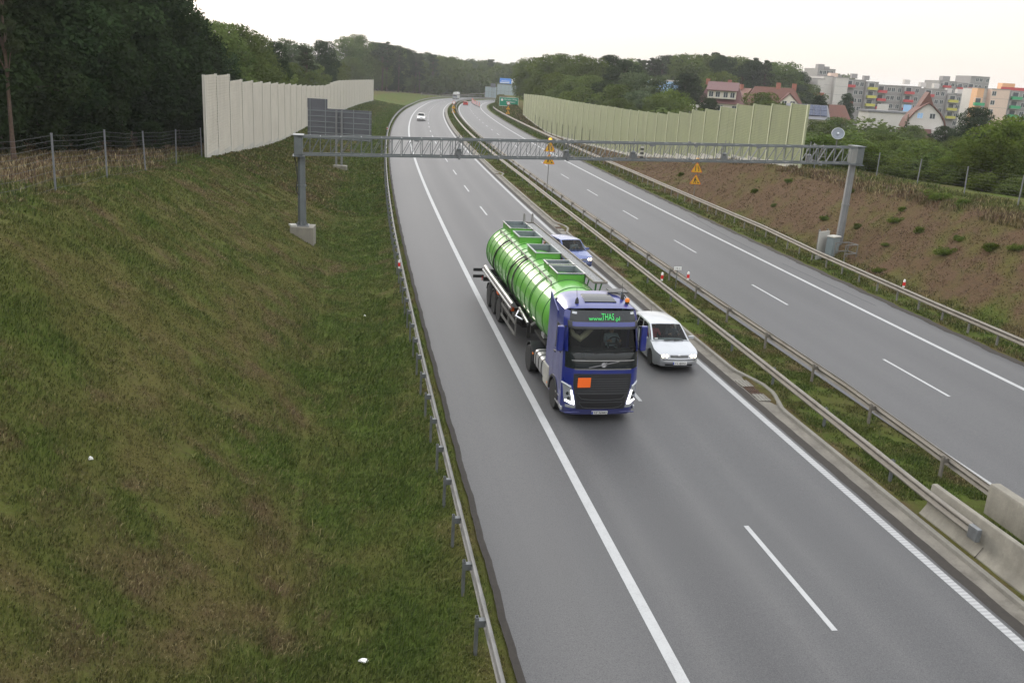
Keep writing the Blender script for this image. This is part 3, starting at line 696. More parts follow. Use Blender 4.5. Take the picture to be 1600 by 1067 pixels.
def triangle_sign(parent, z, sz, pict):
    q = MB(); q.prism([(x, y + z) for x, y in rtri(sz)], -.05, -.02); o = q.build('triangle_plate', M['sign_red'], parent, ang=0)
    c = sz * .2887; q = MB(); q.prism([(x * .92, (y - c) * .92 + c + z) for x, y in rtri(sz)], -.056, -.051); q.build('yellow_face', M['sign_y'], o, ang=0)
    q = MB()
    if pict == 'narrow':
        q.prism([(-.14 * sz, z + .1 * sz), (-.08 * sz, z + .1 * sz), (-.08 * sz, z + .58 * sz), (-.14 * sz, z + .55 * sz)], -.062, -.057)
        q.prism([(.14 * sz, z + .1 * sz), (.20 * sz, z + .1 * sz), (.20 * sz, z + .3 * sz), (.10 * sz, z + .44 * sz), (.10 * sz, z + .56 * sz), (.05 * sz, z + .58 * sz), (.05 * sz, z + .42 * sz), (.14 * sz, z + .28 * sz)], -.062, -.057)
    else:
        cx = -.04 * sz
        q.prism([(cx + .05 * sz * math.cos(a * PI / 5), z + .52 * sz + .05 * sz * math.sin(a * PI / 5)) for a in range(10)], -.062, -.057)
        q.prism([(cx - .10 * sz, z + .46 * sz), (cx + .05 * sz, z + .48 * sz), (cx + .04 * sz, z + .28 * sz), (cx - .08 * sz, z + .28 * sz)], -.062, -.057)
        q.prism([(cx - .14 * sz, z + .1 * sz), (cx - .08 * sz, z + .1 * sz), (cx - .01 * sz, z + .279 * sz), (cx - .08 * sz, z + .279 * sz)], -.062, -.057)
        q.prism([(cx + .03 * sz, z + .1 * sz), (cx + .09 * sz, z + .1 * sz), (cx + .04 * sz, z + .279 * sz), (cx - .005 * sz, z + .279 * sz)], -.062, -.057)
        q.prism([(cx + .05 * sz, z + .44 * sz), (.22 * sz, z + .2 * sz), (.19 * sz, z + .18 * sz), (cx + .04 * sz, z + .38 * sz)], -.067, -.063)
        q.prism([(.12 * sz, z + .1 * sz), (.34 * sz, z + .1 * sz), (.24 * sz, z + .2 * sz)], -.062, -.057)
    q.build('pictogram', M['black'], o, ang=0)
def roadworks(label, s, o, z0, zl, sz, lamp=True, disc=False):
    p = pos(s, o); r = empty('warning_sign', (p[0], p[1], float(zt(s, o, False)))); r.rotation_euler = (0, 0, random.uniform(-.05, .05)); tag(r, label, 'warning sign', 'yellow roadworks signs')
    q = MB(); q.tube([(0, 0, -.3), (0, 0, zl)], .035, 8); q.build('pole', M['galv'], r)
    triangle_sign(r, z0, sz, 'works'); triangle_sign(r, z0 + sz * .98, sz, 'narrow')
    if lamp:
        q = MB(); q.lathe([(.03, -.12), (.16, -.10), (.19, 0), (.16, .10), (.03, .12)], 18, (0, -.08, zl + .08), 'y'); o2 = q.build('lamp', M['sign_y'], r)
        q = MB(); q.lathe([(.13, -.21), (.02, -.26)], 16, (0, -.0, zl + .08), 'y'); q.build('lens', M['amber'], o2)
    if disc:
        zc = z0 + sz * 1.98 + .42; q = MB(); q.lathe([(.42, -.05), (.42, -.02)], 24, (0, 0, zc), 'y'); o2 = q.build('round_plate', M['sign_red'], r)
        q = MB(); q.lathe([(.33, -.058), (.33, -.051)], 24, (0, 0, zc), 'y'); q.build('white_face', M['white'], o2)
def place_sign(label, ub, vb, vtri, vtop, o_off, **kw):
    """foot from its place on the road, heights from its distance"""
    s, o = gs(ub, vb, 0) if o_off is not None else hit(ub, vb, 40); o = o_off if o_off and o_off is not True else o; p = pos(s, o); zg = float(zt(s, o, False))
    z0 = at(ub, vtri, p[1]).z - zg; zl = at(ub, vtop, p[1]).z - zg; roadworks(label, s, o, z0, zl - .2, kw.pop('sz', 1.12), **kw)
place_sign('yellow roadworks sign with two triangles standing in the median', 854, 305, 256.5, 216, True)
place_sign('yellow roadworks sign with two triangles at the foot of the brown slope', 1084, 306, 288, 247, None)
place_sign('small distant roadworks sign with a round disc in the curving median', 708, 178, 176.5, 160, 6.4, lamp=False, disc=True)
place_sign('small distant roadworks sign with a round disc below the green sign', 788, 184.5, 178, 159, 20.2, lamp=False, disc=True)
# green direction sign, far right of the road
M['sign_green'] = plain('sign_green', (.0, .23, .13), .5, 0, .06, 2)
def text_mesh(txt, size, mat_, parent, loc, rot, name='lettering', extr=.004, sx=1.):
    cu = bpy.data.curves.new(name, 'FONT'); cu.body = txt; cu.size = size; cu.extrude = extr; cu.align_x = 'CENTER'; cu.align_y = 'CENTER'; cu.resolution_u = 3
    t = bpy.data.objects.new(name, cu); COL.objects.link(t); bpy.context.view_layer.update()
    me = bpy.data.meshes.new_from_object(t.evaluated_get(bpy.context.evaluated_depsgraph_get())); bpy.data.objects.remove(t); bpy.data.curves.remove(cu)
    me.name = name; me.materials.clear(); me.materials.append(mat_); o = bpy.data.objects.new(name, me); COL.objects.link(o); o.parent = parent; o.location = loc; o.rotation_euler = rot; o.scale = (sx, 1, 1); return o
cg = at(795, 159.5, 262); r = empty('sign_board', (cg.x, cg.y, ground_at(cg.x, cg.y))); tag(r, 'green direction sign with white lettering at the far right of the road', 'road sign')
z = cg.z - r.location.z; q = MB(); q.box((0, 0, z), (5.3, .06, 2.35)); o = q.build('board', M['white'], r); q = MB(); q.box((0, -.035, z), (5.16, .02, 2.2)); o2 = q.build('green_face', M['sign_green'], o)
for x in (-1.7, 1.7): q = MB(); q.box((x, .12, z / 2 - .3), (.14, .14, z + .9)); q.build('post', M['galv'], r)
q = MB(); q.box((-1.9, -.05, z + .45), (.62, .02, .55)); q.build('road_number_plate', M['white'], o)
text_mesh('Gorzów Wlkp.', .62, M['white'], o, (.55, -.055, z + .62), (PI / 2, 0, 0)); text_mesh('Myślibórz', .62, M['white'], o, (.55, -.055, z - .05), (PI / 2, 0, 0)); text_mesh('500 m', .5, M['white'], o, (.5, -.055, z - .72), (PI / 2, 0, 0))

# ================================================================== SMALL POSTS ON AND BY THE RAILS, LITTER
M['red_refl'] = plain('red_reflector', (.60, .02, .02), .4, 0, .05, 4); M['post_white'] = plain('marker_white', (.75, .75, .73), .5, 0, .06, 5)
def delineator(label, s, o, z0, hgt, rz=0):
    p = pos(s, o, z0); r = empty('marker_post', tuple(p), -float(hd(s)) + rz); r.scale = (.85, .85, .82); tag(r, label, 'marker post', 'red and white marker posts on the guardrails')
    q = MB(); q.prism([(-.06, 0), (.06, 0), (.06, hgt), (.0, hgt + .05), (-.06, hgt - .04)], -.04, .04, 'xz'); o_ = q.build('body', M['post_white'], r, bevel=.008)
    q = MB(); q.box((0, 0, hgt * .48), (.135, .095, hgt * .46)); q.build('red_band', M['red_refl'], o_)
def on_rail(label, u, v, fo, dz, hgt=.5):
    s, _ = gs(u, v, .74); delineator(label, s, fo(s), dz, hgt)
on_rail('red and white marker post on the near median rail beside the silver hatchback', 1018, 438, lambda s: nrail(s) + .14, .73)
on_rail('red and white marker post on the far median rail beside the number plate post', 1071, 437, lambda s: frail(s) - .14, .73)
on_rail('red and white marker post on the pale rail below the brown slope', 1403, 449, lambda s: rrail(s) + .15, .74)
on_rail('red and white marker post on the left rail by the grass ditch', 627, 419, lambda s: lrail(s) - .16, .73)
on_rail('tiny marker post on the left rail where the road starts to curve', 606, 203, lambda s: lrail(s) - .16, .73)
s, o = gs(1055, 453, 0); p = pos(s, o); r = empty('kilometre_plate', (p[0], p[1], float(zt(s, o, False))), -float(hd(s))); tag(r, 'small white number plate on a thin post in the median grass', 'number plate')
q = MB(); q.tube([(0, 0, -.1), (0, 0, 1.05)], .025, 6); q.build('pole', M['galv_post'], r); q = MB(); q.box((0, -.03, 1.12), (.40, .02, .18)); o_ = q.build('plate', M['white'], r)
text_mesh('13.1', .16, M['black'], o_, (0, -.043, 1.12), (PI / 2, 0, 0))
for k, (u, v, lb) in enumerate(((142, 722, 'crumpled white paper scrap lying on the middle of the left bank'), (570, 497, 'white litter scrap in the green ditch by the guardrail'), (568, 1040, 'pale flat litter sheet in the ditch at the bottom of the photo'))):
    s, o = hit(u, v); p = pos(s, o); r = 0; q = MB(); rr = np.random.default_rng(k); n = 9
    q.loft([[(.0 + (.10 - .02 * j) * math.cos(2 * PI * i / n) * rr.uniform(.6, 1.2), (.07) * math.sin(2 * PI * i / n) * rr.uniform(.6, 1.2), .05 * j + rr.uniform(0, .04)) for i in range(n)] for j in range(3)])
    o_ = q.build('litter', M['white']); o_.location = (p[0], p[1], float(zt(s, o)) + .06); o_.scale = (.55, .55, .55) if k < 2 else (1.2, .9, .3); tag(o_, lb, 'litter', 'scraps of litter in the grass')
# ================================================================== VEHICLE MATERIALS
def carpaint(name, col, metal=0., rough=.28):
    m, nt, b = mat(name); v = objco(nt); n = noise(nt, 2.2, 5, .6, v); d = noise(nt, 30, 3, .7, v)
    c = mixc(nt, maprange(nt, n, .45, .8, 0, .22), col, tuple(.55 * x + .45 * y for x, y in zip(col, (.13, .12, .10))))
    sp = N(nt, 'ShaderNodeSeparateXYZ'); nt.links.new(v, sp.inputs[0])
    low = maprange(nt, mth(nt, 'ADD', sp.outputs[2], mth(nt, 'MULTIPLY', n, .5)), .45, 1.0, .35, 0)      # road film on the sills
    c = mixc(nt, low, c, (.10, .09, .08)); nt.links.new(c, b.inputs['Base Color']); b.inputs['Metallic'].default_value = metal
    nt.links.new(maprange(nt, n, .3, .8, rough - .06, rough + .14), b.inputs['Roughness']); b.inputs['Coat Weight'].default_value = .7; b.inputs['Coat Roughness'].default_value = .07
    return m
M['blue'] = carpaint('cab_blue', (.008, .018, .165), 0, .32); M['silver'] = carpaint('silver_paint', (.40, .415, .44), .4, .34); M['carblue'] = carpaint('car_blue', (.065, .10, .27), .3, .26); M['carwhite'] = carpaint('car_white', (.66, .66, .64), 0, .35)
M['tank_green'] = carpaint('tank_green', (.10, .335, .04), 0, .42); M['tank_rim'] = plain('tank_ring_green', (.035, .15, .02), .4, 0, .15, 3)
M['glass'] = glassy('vehicle_glass', (.52, .58, .56)); M['glass_dark'] = glassy('dark_glass', (.06, .08, .08))
M['chrome'] = plain('chrome', (.62, .62, .63), .2, .95, .05, 3); M['alu'] = plain('aluminium', (.45, .45, .45), .38, .7, .12, 3, dirt=(.2, .19, .17, .4))
M['dark'] = plain('dark_trim', (.016, .017, .019), .38, 0, .2, 4); M['panel_black'] = plain('gloss_black', (.010, .014, .016), .16, 0, .1, 3); M['chassis'] = plain('chassis_grime', (.03, .029, .028), .7, .2, .3, 4, dirt=(.075, .068, .058, .5))
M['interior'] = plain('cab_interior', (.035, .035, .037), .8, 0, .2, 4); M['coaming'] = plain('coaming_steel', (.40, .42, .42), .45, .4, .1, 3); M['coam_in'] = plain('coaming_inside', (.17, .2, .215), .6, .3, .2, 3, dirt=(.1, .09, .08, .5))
M['lampglass'] = plain('headlamp_glass', (.42, .44, .46), .12, .5, .1, 6); M['drl'] = emit('daytime_lamp', (1, .97, .9), 2.6); M['halogen'] = emit('halogen_lamp', (1, .80, .52), 6.0); M['tail'] = plain('tail_lamp', (.45, .02, .015), .3, 0, .1, 5)
M['orange'] = plain('hazard_orange', (.85, .14, .012), .5, 0, .05, 4); M['ind'] = plain('indicator_amber', (.75, .20, .01), .3, 0, .1, 5); M['letter'] = plain('lettering_green', (.07, .75, .16), .45, 0, .06, 5)
M['skin'] = plain('skin', (.42, .26, .18), .6, 0, .08, 6); M['hair'] = plain('hair', (.03, .02, .014), .7, 0, .2, 12); M['eblue'] = plain('plate_blue', (.02, .06, .35), .5, 0, .05, 4); M['hose'] = plain('hose_rubber', (.018, .02, .017), .5, 0, .2, 6)

# ------------------------------------------------------------------ wheels
def wheel(parent, x, y, r, wdt, out, rim='chrome', hub=None, name='wheel'):
    """out = +1 / -1: the side the face looks to"""
    e = empty(name, (x, y, r)); e.parent = parent
    q = MB(); h = wdt / 2
    q.lathe([(r * .60, -h), (r * .93, -h), (r, -h * .72), (r, h * .72), (r * .93, h), (r * .60, h)], 32, axis='x'); q.build('tyre', M['rubber'], e, ang=40)
    q = MB(); s = out; q.lathe([(r * .62, -h * s), (r * .62, h * .85 * s), (r * .56, h * .8 * s), (r * .5, h * .35 * s), (r * .3, h * .45 * s), (r * .24, h * .75 * s), (r * .1, h * .8 * s), (.005, h * .8 * s)], 24, axis='x', cap=False)
    n = 8
    for k in range(n): a = 2 * PI * k / n; q.box((h * .52 * s, r * .42 * math.cos(a), r * .42 * math.sin(a)), (.05, r * .12, r * .12), 0, 1)
    q.build('rim', [M[rim], M['dark']], e, ang=40); return e

# ------------------------------------------------------------------ people (seated)
def skin_body(name, pts, edges, rad, root, m, parent=None, sub=1):
    me = bpy.data.meshes.new(name); me.from_pydata(pts, edges, []); me.materials.append(m); o = bpy.data.objects.new(name, me); COL.objects.link(o)
    if parent: o.parent = parent
    sk = o.modifiers.new('skin', 'SKIN'); sk.use_smooth_shade = True
    if not me.skin_vertices: me.attributes
    sv = me.skin_vertices[0].data
    for i, rr in enumerate(rad): sv[i].radius = (rr, rr); sv[i].use_root = i == root
    su = o.modifiers.new('sub', 'SUBSURF'); su.levels = sub; su.render_levels = sub; return o
def seated_person(label, loc, rz, shirt, hands_fwd=.42):
    r = empty('person', loc, rz); tag(r, label, 'person', 'people sitting in the vehicles')
    m, nt, b = mat('person_skin_and_clothes'); v = objco(nt); sp = N(nt, 'ShaderNodeSeparateXYZ'); nt.links.new(v, sp.inputs[0])
    nk = mth(nt, 'GREATER_THAN', sp.outputs[2], .545); fa = mth(nt, 'LESS_THAN', sp.outputs[1], -.33); up_ = mth(nt, 'GREATER_THAN', sp.outputs[2], .22); f = mth(nt, 'MAXIMUM', nk, mth(nt, 'MULTIPLY', fa, up_))
    trous = mth(nt, 'LESS_THAN', sp.outputs[2], .10); c = mixc(nt, f, shirt, (.40, .25, .17)); c = mixc(nt, trous, c, (.03, .035, .05)); nt.links.new(c, b.inputs[0]); b.inputs['Roughness'].default_value = .75
    P = [(0, .02, .06), (0, .03, .22), (0, .02, .40), (0, .01, .50), (0, -.005, .58), (0, -.02, .66), (0, -.025, .74), (0, -.01, .79)]; E_ = [(i, i + 1) for i in range(7)]; R_ = [.15, .14, .155, .10, .055, .075, .085, .055]
    P.append((0, -.112, .685)); E_.append((5, 8)); R_.append(.014)     # nose
    for s in (-1, 1):
        P.append((s * .088, -.01, .69)); E_.append((5, len(P) - 1)); R_.append(.016)     # ear
        b0 = len(P); P += [(s * .19, .0, .46), (s * .25, -.15, .27), (s * .21, -hands_fwd + .1, .36), (s * .18, -hands_fwd, .40)]; E_ += [(2, b0), (b0, b0 + 1), (b0 + 1, b0 + 2), (b0 + 2, b0 + 3)]; R_ += [.065, .045, .035, .032]
        for k in range(4):
            f0 = len(P); ln = (.035, .042, .04, .03)[k]; zz = .425 - k * .02
            P += [(s * .16, -hands_fwd - .04, zz), (s * .135, -hands_fwd - .04 - ln * .6, zz), (s * .115, -hands_fwd - .03 - ln * .3, zz - .004)]; E_ += [(b0 + 3, f0), (f0, f0 + 1), (f0 + 1, f0 + 2)]; R_ += [.009, .0085, .008]
        f0 = len(P); P += [(s * .16, -hands_fwd + .005, .43), (s * .14, -hands_fwd - .02, .45)]; E_ += [(b0 + 3, f0), (f0, f0 + 1)]; R_ += [.010, .009]
        b0 = len(P); P += [(s * .10, -.02, .02), (s * .13, -.42, .08), (s * .12, -.55, -.30), (s * .12, -.66, -.32)]; E_ += [(0, b0), (b0, b0 + 1), (b0 + 1, b0 + 2), (b0 + 2, b0 + 3)]; R_ += [.085, .062, .042, .036]
    skin_body('body', P, E_, R_, 0, m, r)
    q = MB(); q.grid(lambda u, w_: (.092 * math.cos(2 * PI * u) * math.cos(w_ * 1.5), .012 + .098 * math.sin(2 * PI * u) * math.cos(w_ * 1.5), .735 + .088 * math.sin(w_ * 1.5) - (.07 if math.sin(2 * PI * u) > .2 and w_ < .3 else 0)), 18, 6); q.build('hair', M['hair'], r)
    q = MB()
    for s in (-1, 1): q.lathe([(.011, 0), (.008, -.008), (.001, -.010)], 8, (s * .032, -.098, .705), 'y')
    q.build('eyes', M['black'], r); q = MB(); q.box((0, -.098, .648), (.042, .012, .010)); q.build('mouth', M['sign_red'], r)
    return r

# ================================================================== PASSENGER CARS
def pch(x, xs, ys): return float(np.interp(x, xs, ys))
def sm(x, xs, ys):          # smooth interpolation
    i = max(0, min(len(xs) - 2, int(np.searchsorted(xs, x)) - 1)); t = max(0, min(1, (x - xs[i]) / (xs[i + 1] - xs[i])))
    def sl(k):
        if k == 0 or k == len(xs) - 1: return 0
        return (ys[k + 1] - ys[k - 1]) / (xs[k + 1] - xs[k - 1])
    h = xs[i + 1] - xs[i]; t2, t3 = t * t, t ** 3
    return ys[i] * (2 * t3 - 3 * t2 + 1) + sl(i) * h * (t3 - 2 * t2 + t) + ys[i + 1] * (3 * t2 - 2 * t3) + sl(i + 1) * h * (t3 - t2)
def hatchback(root, pm, W=.865, L=4.15, k=1., dash_m='interior', lamp='halogen', plate='', detail=True, roofm=None, hk=1.):
    zs = lambda z: z * hk
    ya, yb, rw = .86 * L / 4.15, 3.38 * L / 4.15, .305
    cowl, wtop, rend, bend = 1.10 * L / 4.15, 1.86 * L / 4.15, 3.72 * L / 4.15, 4.02 * L / 4.15
    hw = lambda y: W * (1 - .17 * max(0, (.55 - y) / .55) ** 2.2 - .10 * max(0, (y - L + .5) / .5) ** 2)
    shoulder = lambda y: zs(sm(y, [0, .15, .5, cowl, 2.4, 3.4, bend, L], [.66, .70, .765, .885, .915, .93, .91, .86]))
    hood = lambda y: zs(sm(y, [0, .12, .5, cowl, cowl + .3], [.70, .755, .85, .97, 1.0]))
    def low(y):
        z = zs(.20) if .25 < y < L - .25 else zs(.24)
        for yc in (ya, yb):
            d = abs(y - yc)
            if d < rw + .055: z = max(z, rw + math.sqrt(max(0, (rw + .055) ** 2 - d * d)) * 1.0)
        return z
    ys = sorted(set([round(v_, 3) for v_ in np.linspace(.0, L, 46)] + [round(yc + (rw + .055) * math.sin(a), 3) for yc in (ya, yb) for a in np.linspace(-PI / 2, PI / 2, 13)]))
    q = MB(); nk = 8
    def side(y, t, s):
        z0, z1 = low(y), shoulder(y); z = z0 + (z1 - z0) * t; f = (z - zs(.2)) / zs(.72)
        x = hw(y) * (.955 + .045 * math.sin(PI * min(1, max(0, f * .9 + .15))) - .05 * max(0, f - .75) / .25)
        return (s * x, y, z)
    for s in (-1, 1):
        q.loft([[(s * (hw(y) - .22), y, low(y))] + [side(y, t / nk, s) for t in range(nk + 1)] for y in ys], False, False)
    # bonnet
    hy = [y for y in ys if y <= cowl + .12]
    def bon(y, u): x = (u * 2 - 1); e = side(y, 1, 1)[0]; c = hood(y); return (x * e, y, shoulder(y) + (c - shoulder(y)) * (1 - abs(x) ** 2.6))
    q.loft([[bon(y, i / 12) for i in range(13)] for y in hy], False, False)
    # nose and tail
    def nose(u, v):
        x = u * 2 - 1; e = side(0, v, 1); z = low(0) + (shoulder(0) + (hood(0) - shoulder(0)) * (1 - abs(x) ** 2.6) - low(0)) * v
        bulge = .10 * (1 - x * x) + .05 * math.exp(-((z / hk - .42) / .10) ** 2) * (1 - x ** 6) * 1.2
        return (x * e[0], -bulge * (1 - v ** 6), z)
    q.grid(nose, 20, 14)
    def tail(u, v): x = 1 - u * 2; e = side(L, v, 1); return (x * e[0], L + .06 * (1 - x * x) + .06 * math.exp(-((v - .35) / .2) ** 2) * (1 - x ** 6), e[2])
    q.grid(tail, 12, 8)
    # roof shell: pillars and roof
    RT = zs(1.44)
    def cabin(y, t, s):      # side of the greenhouse, t 0 belt .. 1 roof edge
        yb0 = y; z0 = shoulder(y); x0 = side(y, 1, 1)[0] - .01; return x0, z0
    bf = lambda x: cowl - .02 - .16 * (1 - x * x)          # foot of the windscreen
    tf = lambda x: wtop - .10 * (1 - x * x)
    ridge = lambda y: RT - .05 * ((y - 2.5 * L / 4.15) / 1.2) ** 2
    rwid = lambda y: W * (.735 - .04 * max(0, (y - 2.2) / 1.5))
    xb = lambda y: side(y, 1, 1)[0] - .012
    def wind(u, v):          # u across, v up
        x = u * 2 - 1; y0, y1 = bf(x), tf(x); y = y0 + (y1 - y0) * v; w0, w1 = xb(cowl) * .985, rwid(wtop); z0 = hood(cowl) - .015 - .045 * abs(x) ** 3; z1 = ridge(wtop) - .045 * abs(x) ** 2.5
        return (x * (w0 + (w1 - w0) * v), y - .03 * math.sin(PI * v), z0 + (z1 - z0) * v)
    def rear(u, v):
        x = 1 - u * 2; y = bend + (rend - bend) * v + .04 * (1 - x * x); w0, w1 = xb(bend) * .97, rwid(rend); z0 = shoulder(bend) ; z1 = ridge(rend) - .045 * abs(x) ** 2.5
        return (x * (w0 + (w1 - w0) * v), y + .04 * math.sin(PI * v), z0 + (z1 - z0) * v)
    def sidew(u, v, s):
        y0 = cowl - .02 + (bend - cowl + .02) * u; y1 = wtop + (rend - wtop) * u; y = y0 + (y1 - y0) * v
        x0 = xb(y0) * (.985 if u < .05 else 1); x1 = rwid(y1); z0 = shoulder(y0) if u > .02 else hood(cowl) - .06; z1 = ridge(y1) - .045
        return (s * (x0 + (x1 - x0) * v + .025 * math.sin(PI * v)), y, z0 + (z1 - z0) * v)
    def roof(u, v): x = u * 2 - 1; y = tf(x) + (rend + .04 * (1 - x * x) - tf(x)) * v; return (x * rwid(y), y, ridge(y) - .045 * abs(x) ** 2.5)
    def win(fn, u0, u1, v0, v1): return lambda u, v: fn(u0 + (u1 - u0) * u, v0 + (v1 - v0) * v)
    def fr(fn, u0, u1, v0, v1, qq):     # frame round an opening
        for a in ((0, u0, 0, 1), (u1, 1, 0, 1), (u0, u1, 0, v0), (u0, u1, v1, 1)):
            if a[1] - a[0] > 1e-4 and a[3] - a[2] > 1e-4: qq.grid(win(fn, *a), 3 if a[1] - a[0] < .3 else 12, 3 if a[3] - a[2] < .3 else 8)
    fr(wind, .045, .955, .03, .965, q); fr(rear, .09, .91, .10, .93, q)
    holes = ((.075, .36), (.395, .66), (.695, .86))
    for s in (-1, 1):
        fn = lambda u, v, s=s: sidew(u, v, s)
        e = [0] + [x for h in holes for x in h] + [1]
        for i in range(0, len(e) - 1, 2): q.grid(win(fn, e[i], e[i + 1], 0, 1), 4, 8)
        for h in holes: q.grid(win(fn, h[0], h[1], 0, .06), 5, 1); q.grid(win(fn, h[0], h[1], .90, 1), 5, 2)
    if not roofm: q.grid(roof, 12, 14)
    q.build('body', pm, root, ang=38)
    if roofm: q = MB(); q.grid(roof, 12, 14); q.build('roof', roofm, root)
    q = MB(); q.grid(win(wind, .045, .955, .03, .965), 12, 8); q.build('windscreen', M['glass'], root)
    q = MB(); q.grid(win(rear, .09, .91, .10, .93), 8, 6); q.build('rear_window', M['glass_dark'], root)
    for s in (-1, 1):
        fn = lambda u, v, s=s: sidew(u, v, s)
        for h in holes: q = MB(); q.grid(win(fn, h[0], h[1], .06, .90), 6, 5); q.build('side_window', M['glass_dark'] if h[0] > .3 else M['glass'], root)
    # inside
    q = MB(); q.box((0, L * .52, zs(.42)), (W * 1.7, L * .72, .36)); q.box((0, cowl + .22, zs(.80)), (W * 1.6, .5, .2)); q.box((0, cowl + .02, zs(.80)), (W * 1.5, .35, .16))
    for x in (-.37, .37):
        q.box((x, 2.32 * L / 4.15, zs(.88)), (.46, .16, .62), tx=.8); q.box((x, 2.36 * L / 4.15, zs(1.26)), (.25, .1, .18), tx=.8); q.box((x, 2.02 * L / 4.15, zs(.62)), (.48, .5, .16))
    q.box((0, 3.1 * L / 4.15, zs(.88)), (1.2, .18, .6)); q.build('seats', M['interior'], root, bevel=.02)
    q = MB(); n = 18; q.tube([(.37 + .18 * math.cos(2 * PI * i / n), cowl + .50 + .05 * math.sin(2 * PI * i / n), zs(.92) + .17 * math.sin(2 * PI * i / n)) for i in range(n + 1)], .016, 6); q.bar((.20, cowl + .5, zs(.92)), (.54, cowl + .5, zs(.92)), .03); q.build('steering_wheel', M['black'], root)
    # underside and arches
    q = MB(); q.box((0, L / 2, .30), (W * 1.45, L - .5, .18))
    for y in (ya, yb): q.box((0, y, .48), (W * 1.5, .8, .42))
    q.build('underbody', M['black'], root)
    for y in (ya, yb):
        for s in (-1, 1): wheel(root, s * (W - .115), y, rw - .005, .19, s, 'alu')
    # front details
    fz = lambda x, z: nose((x / side(0, .5, 1)[0] + 1) / 2, max(0, min(1, (z - low(0)) / (shoulder(0) + (hood(0) - shoulder(0)) * (1 - abs(x / side(0, .5, 1)[0]) ** 2.6 if abs(x) < side(0, .5, 1)[0] else 0) - low(0)))))[1]
    def patch(x0, x1, z0, z1, d, t=.012, nu=8, nv=4):
        qq = MB(); qq.slab(lambda u, v: (x0 + (x1 - x0) * u, fz(x0 + (x1 - x0) * u, z0 + (z1 - z0) * v) - d, z0 + (z1 - z0) * v), nu, nv, (0, t + .02, 0)); return qq
    patch(-.74 * W, .74 * W, zs(.48), zs(.515), .012, nu=16).build('bumper_strip', M['dark'], root)
    patch(-.62 * W, .62 * W, zs(.26), zs(.33), .006, nu=14).build('lower_intake', M['black'], root)
    patch(-.40 * W, .40 * W, zs(.58), zs(.665), .012, nu=10).build('grille', M['dark'], root)
    q = MB()
    for j in range(3):
        z = zs(.60) + j * .022 * hk; q.slab(lambda u, v, z=z: (-.39 * W + .78 * W * u, fz(-.39 * W + .78 * W * u, z) - .016, z + .009 * v), 10, 1, (0, .01, 0))
    q.build('grille_bars', M['alu'], root)
    q = MB(); q.lathe([(.062, .03), (.062, 0), (.050, -.006), (.044, .002)], 20, (0, fz(0, zs(.62)) - .016, zs(.625)), 'y'); q.bar((-.03, fz(0, zs(.62)) - .02, zs(.66)), (0, fz(0, zs(.62)) - .02, zs(.585)), .01); q.bar((.03, fz(0, zs(.62)) - .02, zs(.66)), (0, fz(0, zs(.62)) - .02, zs(.585)), .01); q.build('badge', M['chrome'], root)
    for s in (-1, 1):
        def hl(u, v, s=s):
            x = (.45 + .43 * u) * W; z = zs(.575 + .01 * u) + zs(.115 - .02 * u) * v; y = fz(min(x, .85 * W), z) if u < .6 else fz(.72 * W, z) + (.02 + (u - .6) * .30)
            return (s * min(x, hw(max(.02, y)) * .99), y - .012, z)
        q = MB(); q.slab(hl, 10, 5, (0, .03, 0)); h = q.build('headlamp', M['lampglass'], root)
        q = MB()
        for xx in (.56, .72): q.lathe([(.058, 0), (.05, -.012), (.02, -.018), (.002, -.02)], 14, (s * xx * W, fz(xx * W, zs(.63)) - .014, zs(.632)), 'y')
        q.build('bulb', M[lamp], h)
        q = MB(); q.slab(lambda u, v, s=s: (s * (W * .87 + .0), .13 + .12 * u, zs(.62) + .05 * v), 3, 2, (-.04 * s, 0, 0)); q.build('side_indicator', M['ind'], root)
        q = MB(); yl, zl = cowl + .33, shoulder(cowl) + .075; q.loft([[(s * (W + .02 + a), yl + b2 * .5 - (.03 if a > .1 else 0), zl + c) for b2, c in ((-.09, -.06), (.08, -.065), (.08, .055), (-.07, .06))] for a in (-.03, .05, .15, .18)], True, True); q.box((s * (W - .03), yl, zl - .05), (.1, .07, .04)); mi = q.build('wing_mirror', pm, root, bevel=.015)
        q = MB(); q.box((s * (W - .005 + .0), 2.05 * L / 4.15, shoulder(2) - .11), (.035, .16, .03)); q.build('door_handle', pm, root, bevel=.008)
        q = MB(); q.box((s * (W * .80), L + .0, zs(.78)), (.26, .14, .28)); q.build('tail_lamp', M['tail'], root, bevel=.02)
        q = MB()
        for y0_, y1_, z0_, z1_ in ((cowl + .28, cowl + .285, .30, .88), (2.32 * L / 4.15, 2.325 * L / 4.15, .30, .90)): q.loft([[(s * (side(y, (z - low(y)) / (shoulder(y) - low(y)), 1)[0] + d), y, zs(z)) for y, d in ((y0_, .002), (y0_ + .012, .002), (y0_ + .012, -.02), (y0_, -.02))] for z in np.linspace(z0_, z1_, 6)], True, True)
        q.sweep if False else None
        q.loft([[(s * (side(y, (zs(.50) - low(y)) / (shoulder(y) - low(y)), 1)[0] + d), y, zs(.50) + e) for d, e in ((.008, -.02), (.008, .02), (-.02, .02), (-.02, -.02))] for y in np.linspace(ya + .42, yb - .42, 8)], True, True); q.build('door_trim', M['dark'], root)
    q = MB(); q.box((0, fz(0, zs(.40)) - .03, zs(.40)), (.54, .02, .125)); p_ = q.build('number_plate', M['white'], root); q = MB(); q.box((-.25, fz(0, zs(.40)) - .042, zs(.40)), (.045, .006, .11)); q.build('plate_band', M['eblue'], p_)
    if plate: text_mesh(plate, .115, M['black'], p_, (.02, fz(0, zs(.40)) - .044, zs(.40)), (PI / 2, 0, 0), extr=.002)
    q = MB()
